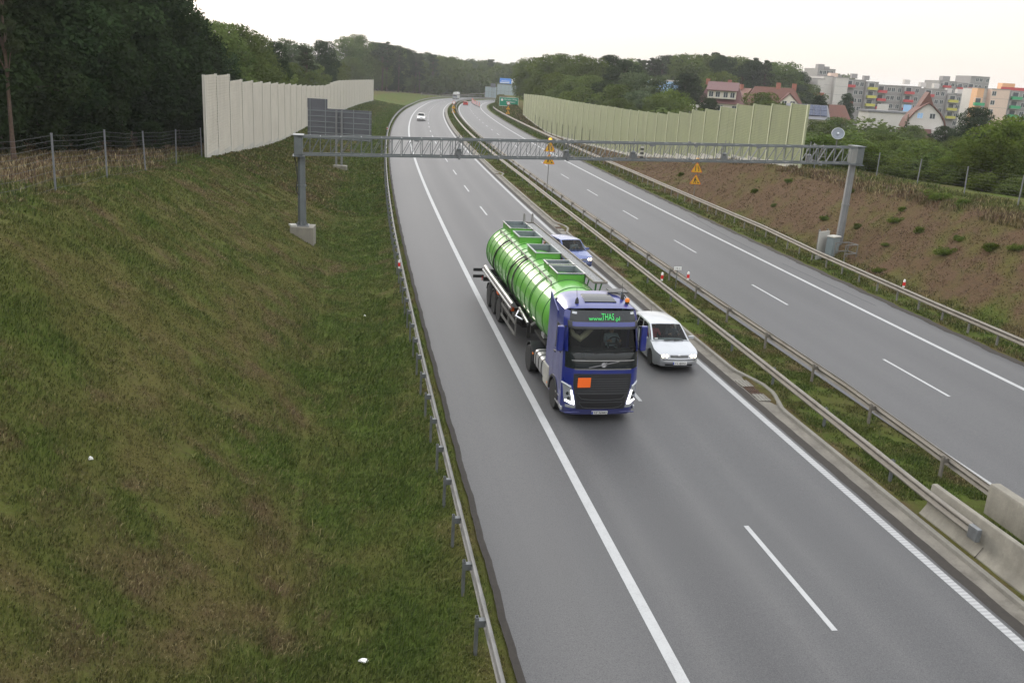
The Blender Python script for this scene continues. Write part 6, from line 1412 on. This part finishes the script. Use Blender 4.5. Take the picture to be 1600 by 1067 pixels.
B5, t5 = flats('peach and white flats with green balconies at the right edge', 1528, 138, 300, .04, [(2.2, 0, 0, 'bl_orange', [(.45, 'bal_grn', (1,))], []), (1.9, -.2, 1.6, 'bl_white', [], []), (5.8, -.1, -1.0, 'bl_peach', [], [.15]), (12., -.3, .5, 'bl_grey', [(.25, 'bal_grn', (0, 1, 2)), (.7, 'bal_grn', (0, 1, 2))], [.48])], depth0=12)
B5.box('roof_house', (11, 4, t5 + 1.0), (4, 3, 2.0), M['bl_orange']); B5.box('roof_rail', (12.5, 1.2, t5 + .4), (9, .1, .9), M['bal_red'])
for x in (28, 33): pass
p = at(1545, 152, 520); Bk = Bld('apartment_block', 'pale distant flats far behind the grey block', (p.x - 10, p.y, -8), .1, 'flats', 'blocks of flats beyond the gardens'); Bk.box('wall', (0, 0, 9), (26, 10, 18.5), M['bl_grey'])

def gable(B, x0, x1, y0, y1, z0, ze, zr_, m_roof, axis='x', wall='stucco', ov=.5, hip=0):
    """walls and a pitched roof; the ridge runs along axis"""
    B.box('wall', ((x0 + x1) / 2, (y0 + y1) / 2, (z0 + ze) / 2), (x1 - x0, y1 - y0, ze - z0), M[wall]); q = MB()
    if axis == 'x':
        ym = (y0 + y1) / 2; a, b2 = x0 - ov, x1 + ov; zz = ze - ov * (zr_ - ze) / ((y1 - y0) / 2)
        q.add([(a, y0 - ov, zz), (b2, y0 - ov, zz), (b2, y1 + ov, zz), (a, y1 + ov, zz), (a + hip, ym, zr_), (b2 - hip, ym, zr_)], [(0, 1, 5, 4), (2, 3, 4, 5), (1, 2, 5), (3, 0, 4), (0, 3, 2, 1)])
    else:
        xm = (x0 + x1) / 2; a, b2 = y0 - ov, y1 + ov; zz = ze - ov * (zr_ - ze) / ((x1 - x0) / 2)
        q.add([(x0 - ov, a, zz), (x1 + ov, a, zz), (x1 + ov, b2, zz), (x0 - ov, b2, zz), (xm, a + hip, zr_), (xm, b2 - hip, zr_)], [(0, 1, 4), (1, 2, 5, 4), (2, 3, 5), (3, 0, 4, 5), (0, 3, 2, 1)])
    return q.build('roof', M[m_roof], B.r, ang=0)
GH = 'houses with red roofs beyond the gardens'
def house(label, u, v, Y, rz): p = at(u, v, Y); g_ = ground_at(p.x, p.y) - .3; B = Bld('house', label, (p.x, p.y, g_), rz, 'house', GH); return B, p.z - g_
Bh, zz = house('smaller house with a maroon roof and a row of white dormer windows', 1130, 130, 245, -.25)      # zz: ridge height
rf = gable(Bh, -5.4, 5.4, 0, 8.5, -2, zz - 4.6, zz, 'roof_dark', 'x', hip=2.2)
q = MB(); q.hexa([(-3.6, -.4, zz - 3.9), (3.6, -.4, zz - 3.9), (3.6, 4, zz - 3.9), (-3.6, 4, zz - 3.9), (-3.6, -.4, zz - 2.0), (3.6, -.4, zz - 2.0), (3.6, 4, zz - 2.0), (-3.6, 4, zz - 2.0)]); q.build('dormer', M['stucco'], Bh.r, ang=0)
q = MB(); q.hexa([(-4, -1.0, zz - 2.0), (4, -1.0, zz - 2.0), (4, 4.3, zz + .05), (-4, 4.3, zz + .05), (-4, -1.0, zz - 1.8), (4, -1.0, zz - 1.8), (4, 4.3, zz + .25), (-4, 4.3, zz + .25)]); q.build('dormer_roof', M['roof_dark'], Bh.r, ang=0)
for x in (-2.7, -1.0, 1.0, 2.7): Bh.window(x, -.4, zz - 2.9, 1.1, 1.3)
for x in (-3.5, 0, 3.5): Bh.window(x, 0, zz - 6.2, 1.2, 1.3)
for x in (-4.2, 1.4): q = MB(); q.box((x, 5.2, zz + .1), (1.0, .7, 1.5)); q.build('chimney', M['brick'], rf, ang=0)
Bh, zz = house('long house with a big red hipped roof and a gabled dormer', 1214, 137, 250, -.12)
rf = gable(Bh, -7.6, 7.6, 0, 9.5, -2, zz - 5.0, zz, 'roof_red', 'x', hip=3.2, ov=.7)
q = MB(); q.prism([(1.2, zz - 4.7), (5.6, zz - 4.7), (5.6, zz - 3.6), (3.4, zz - 1.6), (1.2, zz - 3.6)], -.7, 4.2, 'xz'); q.build('dormer', M['stucco'], Bh.r, ang=0)
q = MB(); q.add([(.8, -1, zz - 3.9), (3.4, -1, zz - 1.4), (6.0, -1, zz - 3.9), (.8, 4.4, zz - 3.9), (3.4, 4.4, zz - 1.4), (6.0, 4.4, zz - 3.9), (.8, -1, zz - 3.7), (3.4, -1, zz - 1.15), (6.0, -1, zz - 3.7), (.8, 4.4, zz - 3.7), (3.4, 4.4, zz - 1.15), (6.0, 4.4, zz - 3.7)], [(6, 7, 10, 9), (7, 8, 11, 10), (0, 3, 4, 1), (1, 4, 5, 2), (0, 1, 7, 6), (1, 2, 8, 7), (3, 9, 10, 4), (4, 10, 11, 5), (0, 6, 9, 3), (2, 5, 11, 8)]); q.build('dormer_roof', M['roof_red'], Bh.r, ang=0)
for x in (2.3, 4.4): Bh.window(x, -.7, zz - 4.0, 1.2, 1.5)
for x in (-4.5, -1.5, 6.6): Bh.window(x, 0, zz - 6.3, 1.2, 1.4)
for x, y in ((1.0, 4.8), (5.2, 5.4)): q = MB(); q.box((x, y, zz + .3), (1.1, .8, 1.8)); q.build('chimney', M['brick'], rf, ang=0)
Bh, zz = house('red gabled wing tucked between the two red roofed houses', 1174, 138.5, 256, .2); gable(Bh, -2.4, 2.4, 0, 8, -2, zz - 3.0, zz, 'roof_red', 'y'); q = MB(); q.box((-.6, 5, zz + .2), (.9, .7, 1.4)); q.build('chimney', M['brick'], Bh.r, ang=0); Bh.window(0, 0, zz - 2.4, 1.0, 1.2)
Bh, zz = house('low maroon roof with a brick chimney just over the green noise wall', 1058, 166, 182, .1); rf = gable(Bh, -4.6, 4.6, 0, 7, -2, zz - 2.2, zz, 'roof_red', 'x', hip=2); q = MB(); q.box((-1.0, 3, zz + .4), (.7, .6, 1.2)); q.build('chimney', M['brick'], rf, ang=0); Bh.window(0, 0, zz - 3.4, 1.2, 1.0); q = MB(); q.box((3.6, 1.2, zz - .4), (1.5, 1.5, 1.6)); q.build('white_shaft', M['bl_white'], Bh.r, ang=0)
Bh, zz = house('white house with a curved red gable roof below the flats', 1452, 161, 238, -.24)
prof_ = [(-5.0, zz - 6.2), (-4.4, zz - 4.2), (-3.0, zz - 2.2), (-1.2, zz - .7), (0, zz), (1.2, zz - .7), (3.0, zz - 2.2), (4.4, zz - 4.2), (5.0, zz - 6.2)]
q = MB(); q.prism([(x * .93, z - .35) for x, z in prof_], 0, 9, 'xz'); q.build('wall', M['bl_white'], Bh.r, ang=0); q = MB(); q.prism(prof_ + [(x * .955, z - .22) for x, z in prof_[::-1]], -.5, 9.4, 'xz'); q.build('roof', M['roof_red'], Bh.r, ang=0)
q = MB(); q.prism([(-1.7, zz - .95), (0, zz + 2.6), (1.7, zz - .95)], 2.5, 9, 'xz'); q.build('upper_roof', M['roof_red'], Bh.r, ang=0)
for x, m in ((-1.6, 'ad_blue'), (1.3, 'pane')): Bh.window(x, 0, zz - 3.2, 1.3, 1.3, m)
q = MB(); q.hexa([(-6.5, -5, zz - 9.6), (2.0, -5, zz - 9.6), (2.0, 0, zz - 9.6), (-6.5, 0, zz - 9.6), (-6.3, -4.9, zz - 9.2), (1.8, -4.9, zz - 9.2), (1.8, -.05, zz - 6.4), (-6.3, -.05, zz - 6.4)]); q.build('porch_roof', M['roof_dark'], Bh.r, ang=0); Bh.box('porch_wall', (-2.2, -2.4, zz - 11.4), (8, 4.4, 3.6), M['bl_white']); Bh.box('annex', (3.2, -1.6, zz - 8.6), (3.4, 3.0, 4.4), M['bl_white'])
p = at(1398, 176, 262); Bh = Bld('long_shed', 'long low white shed below the grey flats', (p.x, p.y, ground_at(p.x, p.y)), .1, 'shed'); h_ = p.z - Bh.r.location.z; Bh.box('wall', (0, 3, h_ / 2 - 1), (15, 6, h_ + 1.5), M['bl_white']); Bh.box('roof', (0, 3, h_ + .05), (15.6, 6.6, .5), M['roof_grey'])
for k, (u, v, m, w_, h_, lb) in enumerate(((1380, 163, 'bl_white', 3.4, 2.9, 'white advertising hoarding before the grey flats'), (1418.5, 164, 'ad_blue', 2.4, 3.4, 'pale blue advertising hoarding right of the white one'))):
    p = at(u, v, 290); g_ = ground_at(p.x, p.y); r = empty('hoarding', (p.x, p.y, g_)); tag(r, lb, 'hoarding', 'hoardings before the flats'); z = p.z - g_; q = MB(); q.box((0, 0, z - h_ / 2), (w_, .15, h_)); q.build('panel', M[m], r); q = MB(); q.box((-.8, .2, (z - .5) / 2), (.2, .2, z)); q.box((.8, .2, (z - .5) / 2), (.2, .2, z)); q.build('legs', M['galv'], r)
Bh, zz = house('house with dark solar panels on its low roof by the wall end', 1264, 164, 190, -.2); gable(Bh, -4.0, 4.0, 0, 7, -2, zz - 2.4, zz, 'roof_grey', 'x', hip=.5)
q = MB()
for i in range(5):
    for j in range(2): x = -2.6 + i * 1.3; q.hexa([(x, .3 + j * 1.5, zz - 2.05 + j * 1.0), (x + 1.2, .3 + j * 1.5, zz - 2.05 + j * 1.0), (x + 1.2, 1.7 + j * 1.5, zz - 1.1 + j * 1.0), (x, 1.7 + j * 1.5, zz - 1.1 + j * 1.0)] + [(x, .25 + j * 1.5, zz - 1.97 + j * 1.0), (x + 1.2, .25 + j * 1.5, zz - 1.97 + j * 1.0), (x + 1.2, 1.65 + j * 1.5, zz - 1.02 + j * 1.0), (x, 1.65 + j * 1.5, zz - 1.02 + j * 1.0)])
q.build('solar_panels', M['solar'], Bh.r, ang=0)
Bh, zz = house('grey roofed house with a faded red slope among the bushes', 1318, 165, 215, .3); gable(Bh, -2.3, 2.3, 0, 6, -2, zz - 3.4, zz, 'roof_red', 'x', hip=.3, wall='bl_grey')
Bh, zz = house('pale blue flat roofed hall showing between the trees', 1042, 127, 285, .05); Bh.box('wall', (0, 4, zz / 2 - .5), (9, 8, zz + 1), M['ad_blue']); Bh.box('roof', (0, 4, zz + .1), (9.6, 8.6, .4), M['bl_white'])
# the portal with clear screens where the road leaves to the right
m_, nt_, b_ = mat('clear_screen'); b_.inputs['Base Color'].default_value = (.42, .50, .52, 1); b_.inputs['Alpha'].default_value = .62; b_.inputs['Roughness'].default_value = .2; M['screen'] = m_
def screen(label, u0, u1, v0, v1, Y, rz=0.):
    a = at(u0, v1, Y); b2 = at(u1, v0, Y); zb = ground_at((a.x + b2.x) / 2, Y); r = empty('clear_noise_screen', ((a.x + b2.x) / 2, Y, zb), rz); tag(r, label, 'noise screen', 'clear noise screens at the far end of the road'); w_ = b2.x - a.x; z0, z1 = a.z - zb, b2.z - zb; n = max(3, int(w_ / 1.6))
    q = MB(); q.box((0, 0, (z0 + z1) / 2), (w_, .06, z1 - z0)); q.build('screen', M['screen'], r, ang=0); q = MB()
    for i in range(n + 1): q.box((-w_ / 2 + w_ * i / n, -.05, (z1) / 2 - .3), (.12, .14, z1 + .6))
    q.box((0, -.05, z1), (w_ + .2, .2, .18)); q.box((0, -.05, (z0 + z1) / 2), (w_, .1, .1)); q.build('frame', M['galv'], r, ang=0)
screen('clear noise screen left of the far road sign gantry', 757.5, 776, 136.5, 152, 436, .1)
screen('wider clear noise screen behind the green direction sign', 776, 808, 133.5, 153, 420, -.08)
p = at(792, 127, 428); zb = ground_at(p.x, p.y); r = empty('overhead_sign', (p.x, p.y, zb)); tag(r, 'blue overhead sign above the clear screens at the far end', 'road sign'); z = p.z - zb
q = MB(); q.box((-.6, 0, z), (5.2, .2, 2.3)); o_ = q.build('board', M['eblue'], r); M['signblue'] = plain('motorway_blue', (.08, .24, .66), .5, 0, .06, 2); o_.data.materials[0] = M['signblue']
q = MB(); q.box((2.9, 0, z - .1), (1.6, .2, 2.6)); q.build('white_board', M['white'], r); q = MB(); q.box((-.9, -.13, z - .75), (4.2, .05, .35)); q.box((-.6, -.13, z - .1), (3.6, .05, .2)); q.build('lettering_band', M['white'], o_)
q = MB(); q.box((-2.8, .3, (z + .8) / 2), (.3, .3, z + .8)); q.box((3.2, .3, (z + .8) / 2), (.3, .3, z + .8)); q.box((.2, .3, z + .9), (6.6, .3, .3)); q.build('gantry', M['galv'], r)
p = at(770.5, 134, 424); zb = ground_at(p.x, p.y); r = empty('sign_board', (p.x, p.y, zb)); tag(r, 'dark square back of a road sign left of the blue overhead sign', 'road sign'); z = p.z - zb; q = MB(); q.box((0, 0, z), (2.2, .15, 1.7)); q.build('board', M['alu_back'], r); q = MB(); q.box((-.5, .15, z / 2), (.15, .15, z)); q.box((.5, .15, z / 2), (.15, .15, z)); q.build('posts', M['galv'], r)
# the row of red and white boards closing a lane
bd = None
for i in range(7):
    s = 336 + i * 9; o = 15.2 - i * .8; p = pos(s, o)
    if bd is None:
        bd = empty('barrier_board', tuple(p)); q = MB(); q.box((0, 0, .85), (.45, .06, 1.3)); b0_ = q.build('board', M['white'], bd); q = MB()
        for k in range(3): q.hexa([(-.22, -.04, .3 + k * .42), (.22, -.04, .45 + k * .42), (.22, .035, .45 + k * .42), (-.22, .035, .3 + k * .42), (-.22, -.04, .5 + k * .42), (.22, -.04, .65 + k * .42), (.22, .035, .65 + k * .42), (-.22, .035, .5 + k * .42)])
        q.build('red_stripe', M['sign_red'], b0_, ang=0); q = MB(); q.box((0, 0, .08), (.8, .4, .16)); q.build('foot', M['rubber'], bd); q = MB(); q.lathe([(.02, 1.5), (.10, 1.55), (.10, 1.68), (.02, 1.72)], 12); q.build('lamp', M['ind'], bd); o_ = bd
    else: o_ = copy_tree(bd); o_.location = tuple(p)
    tag(o_, 'red and white striped board in the row closing the far lane', 'barrier board', 'striped boards at the far roadworks')
# far slip road rail and marker
p0 = at(660, 147, 400); r = empty('guardrail', (p0.x, p0.y, p0.z)); tag(r, 'thin distant rail on the grass bank under the far trees', 'guardrail', 'crash barriers along the road')
q = MB(); pts = [at(u, v, Y) - r.location for u, v, Y in ((658, 147.5, 396), (690, 149.5, 402), (720, 148.5, 412), (757, 146.5, 430))]
for a, b2 in zip(pts, pts[1:]): q.bar(a, b2, .12, .35)
q.build('rail', M['galv_warm'], r); q = MB()
for t in np.linspace(0, 2.99, 16): i = int(t); c = pts[i].lerp(pts[i + 1], t - i); q.box((c.x, c.y, c.z - .45), (.1, .1, .9))
q.build('posts', M['galv_post'], r)
# ================================================================== GRASS BLADES
def blades(name, label, s, o, hgt, wid, lean, tuft=None):
    n = len(s); p = pos(s, o); p[:, 2] = zt(s, o)
    lu, dr = dressing(s, o); rng = RNG
    hgt = hgt * rng.uniform(.5, 1.4, n); az = rng.uniform(0, 2 * PI, n); side = np.stack([np.cos(az), np.sin(az), 0 * az], -1)
    hh = hd(s); down = np.where(o < 0, 1., -1.)[:, None] * np.stack([np.cos(hh), -np.sin(hh), 0 * hh], -1)     # downhill
    ra = rng.uniform(0, 2 * PI, n); rnd = np.stack([np.cos(ra), np.sin(ra), 0 * ra], -1)
    tip = down * (lean * hgt * rng.uniform(.2, 1.2, n))[:, None] + rnd * (hgt * rng.uniform(.1, .7, n))[:, None]; up = np.array([0, 0, 1.])
    w = (wid * rng.uniform(.6, 1.3, n))[:, None]
    b0 = p - side * w - up * .02; b1 = p + side * w - up * .02; m0 = p + tip * .35 + up * (hgt * .62)[:, None]; t = p + tip + up * (hgt * rng.uniform(.75, 1.0, n))[:, None]
    V = np.stack([b0, b1, m0 + side * w * .75, t, m0 - side * w * .75], 1).reshape(-1, 3)
    i = np.arange(n)[:, None] * 5; tri = np.concatenate([i + [0, 1, 2], i + [0, 2, 4], i + [4, 2, 3]], 0)
    ob_ = raw_mesh(name, V, tri, M['blade']); tag(ob_, label, kind='stuff')
    ti = rng.uniform(0, 1, n); ti = np.clip(ti + (dr - .5) * .25, 0, 1)
    for nm, a in (('lush', lu), ('dry', dr), ('tint', ti)): attr(ob_, nm, np.repeat(a, 5))
    return ob_
def scatter(n, s0, s1, o0, o1, pw, clump=None, thr=.4):
    u = RNG.uniform(0, 1, n); q = 1 - pw; s = (s0 ** q + u * (s1 ** q - s0 ** q)) ** (1 / q); o = RNG.uniform(o0, o1, n)
    if clump:
        p = pos(s, o); k = fbm(p[:, 0], p[:, 1], clump, 2, 41); keep = k + RNG.uniform(-.15, .15, n) > thr; s, o = s[keep], o[keep]
    return s, o
# left bank and ditch
s, o = scatter(470000, 8, 75, -21.5, -6.95, 1.25, 1.3, .24); lu, dr = dressing(s, o); h_ = .05 + .09 * lu + .05 * (fbm(pos(s, o)[:, 0], pos(s, o)[:, 1], .9, 2, 77) - .3)
d_ = np.maximum(s, 10); blades('grass', 'mown grass on the left bank and in the ditch', s, o, np.clip(h_, .03, .22) * .78, .0038 + d_ * .00026, .7)
s, o = scatter(20000, 8, 45, -12.2, -8.2, 1.2, .8, .47); blades('grass', 'long lush grass tufts in the ditch', s, o, np.full(len(s), .20), .006 + s * .00025, .4)
s, o = scatter(90000, 70, 320, -22, -7.0, 1.5); blades('grass', 'grass on the far left bank', s, o, np.full(len(s), .16), .02 + s * .00035, .4)
s, o = scatter(60000, 22, 130, -34, -20.4, 1.3, .5, .35); blades('grass', 'dry grass between the fence and the wood', s, o, np.full(len(s), .28), .008 + s * .0003, .1)
# median
s, o = scatter(120000, 17, 130, 4.95, 7.9, 1.4, 1.5, .40); k_ = np.array([bay(x) for x in s]); ok = (o > 4.9 + k_) & ~((s < 22.2) & ((o < 5.75) | (o > 6.75))); s, o = s[ok], o[ok]
blades('grass', 'grass in the median between the guardrails', s, o, np.full(len(s), .055) * (1 + .8 * fbm(pos(s, o)[:, 0], pos(s, o)[:, 1], 1.2, 2, 3)), .006 + s * .00027, .0)
s, o = scatter(30000, 130, 420, 4.9, 7.9, 1.4); blades('grass', 'grass in the far median', s, o, np.full(len(s), .16), .03 + s * .0003, .0)
# right verge and slope
s, o = scatter(36000, 24, 140, 18.6, 21.2, 1.3, 1.2, .42); blades('grass', 'grass strip under the right guardrail', s, o, np.full(len(s), .15), .007 + s * .0003, .0)
s, o = scatter(85000, 26, 150, 20.6, 31, 1.2, 1.6, .42); blades('grass', 'dry brown grass on the right slope', s, o, np.full(len(s), .07), .007 + s * .0003, .6)
s, o = scatter(26000, 30, 90, 25.8, 31, 1.1, .5, .45); blades('grass', 'longer grass on the right crest', s, o, np.full(len(s), .3), .01 + s * .0003, .1)
s, o = scatter(40000, 140, 420, 18.6, 24, 1.3); blades('grass', 'grass on the far right bank', s, o, np.full(len(s), .25), .03 + s * .0003, .2)
# ================================================================== CAMERA, LIGHT, RENDER
cam = bpy.data.cameras.new('camera'); co = bpy.data.objects.new('camera', cam); COL.objects.link(co); SC.camera = co
c_, s_ = math.cos(PITCH), math.sin(PITCH); cr_, sr_ = math.cos(ROLL), math.sin(ROLL)
fw = Vector((0, c_, -s_)); up0 = Vector((0, s_, c_)); rt0 = Vector((1, 0, 0))
rt = rt0 * cr_ - up0 * sr_; up = rt0 * sr_ + up0 * cr_
co.matrix_world = Matrix((( rt.x, up.x, -fw.x, 0), (rt.y, up.y, -fw.y, 0), (rt.z, up.z, -fw.z, H), (0, 0, 0, 1)))
cam.sensor_width = 36; cam.lens = F * 36 / 1600; cam.clip_end = 12000; cam.clip_start = .1
SUN_EL, SUN_AZ = 14, -38          # low sun behind the left wood, veiled
w = bpy.data.worlds.new('World'); SC.world = w; w.use_nodes = True; nt = w.node_tree; bg = nt.nodes['Background']
sky = nt.nodes.new('ShaderNodeTexSky'); sky.sky_type = 'NISHITA'; sky.sun_disc = False; sky.sun_elevation = math.radians(SUN_EL); sky.sun_rotation = math.radians(SUN_AZ)
sky.air_density = 1.0; sky.dust_density = 5.0; sky.ozone_density = .6
hs = nt.nodes.new('ShaderNodeHueSaturation'); hs.inputs['Saturation'].default_value = .35; nt.links.new(sky.outputs[0], hs.inputs['Color'])
# a thin even cloud veil over the clear sky: cream low down, whiter and brighter overhead
tc = nt.nodes.new('ShaderNodeTexCoord'); sx = nt.nodes.new('ShaderNodeSeparateXYZ'); nt.links.new(tc.outputs['Generated'], sx.inputs[0])
veil = ramp(nt, maprange(nt, sx.outputs[2], -.02, 1), [(0, (.445, .398, .350)), (.10, (.465, .430, .392)), (.30, (.66, .66, .66)), (1, (1.0, 1.02, 1.06))])
vm = mixc(nt, 1., veil, (11.5, 11.5, 11.5, 1), 'MULTIPLY')
nt.links.new(mixc(nt, .72, hs.outputs[0], vm), bg.inputs[0]); bg.inputs[1].default_value = .15
sl = bpy.data.lights.new('sun', 'SUN'); sl.energy = .7; sl.angle = math.radians(30); sl.color = (1, .88, .74); so_ = bpy.data.objects.new('sun', sl); COL.objects.link(so_)
az, el = math.radians(SUN_AZ), math.radians(SUN_EL)
sd = Vector((math.sin(az) * math.cos(el), math.cos(az) * math.cos(el), math.sin(el)))
so_.rotation_euler = sd.to_track_quat('Z', 'Y').to_euler()
SC.view_settings.view_transform = 'Standard'; SC.view_settings.look = 'None'; SC.view_settings.exposure = .78; SC.view_settings.gamma = 1
SC.cycles.use_denoising = True; SC.cycles.max_bounces = 6; SC.cycles.transparent_max_bounces = 12; SC.cycles.diffuse_bounces = 3; SC.cycles.glossy_bounces = 3
SC.cycles.caustics_reflective = False; SC.cycles.caustics_refractive = False; SC.cycles.volume_bounces = 0

# pale evening air
hm = bpy.data.materials.new('haze_air'); hm.use_nodes = True; hn = hm.node_tree; hn.nodes.clear()
ho = hn.nodes.new('ShaderNodeOutputMaterial'); pv = hn.nodes.new('ShaderNodeVolumePrincipled'); pv.inputs['Density'].default_value = .0002; pv.inputs['Color'].default_value = (.90, .92, .95, 1); pv.inputs['Anisotropy'].default_value = .2
hn.links.new(pv.outputs[0], ho.inputs['Volume'])
q = MB(); q.box((0, 1500, 17.5), (6100, 6100, 56)); hz_ = q.build('haze', hm, ang=0); tag(hz_, kind='stuff')
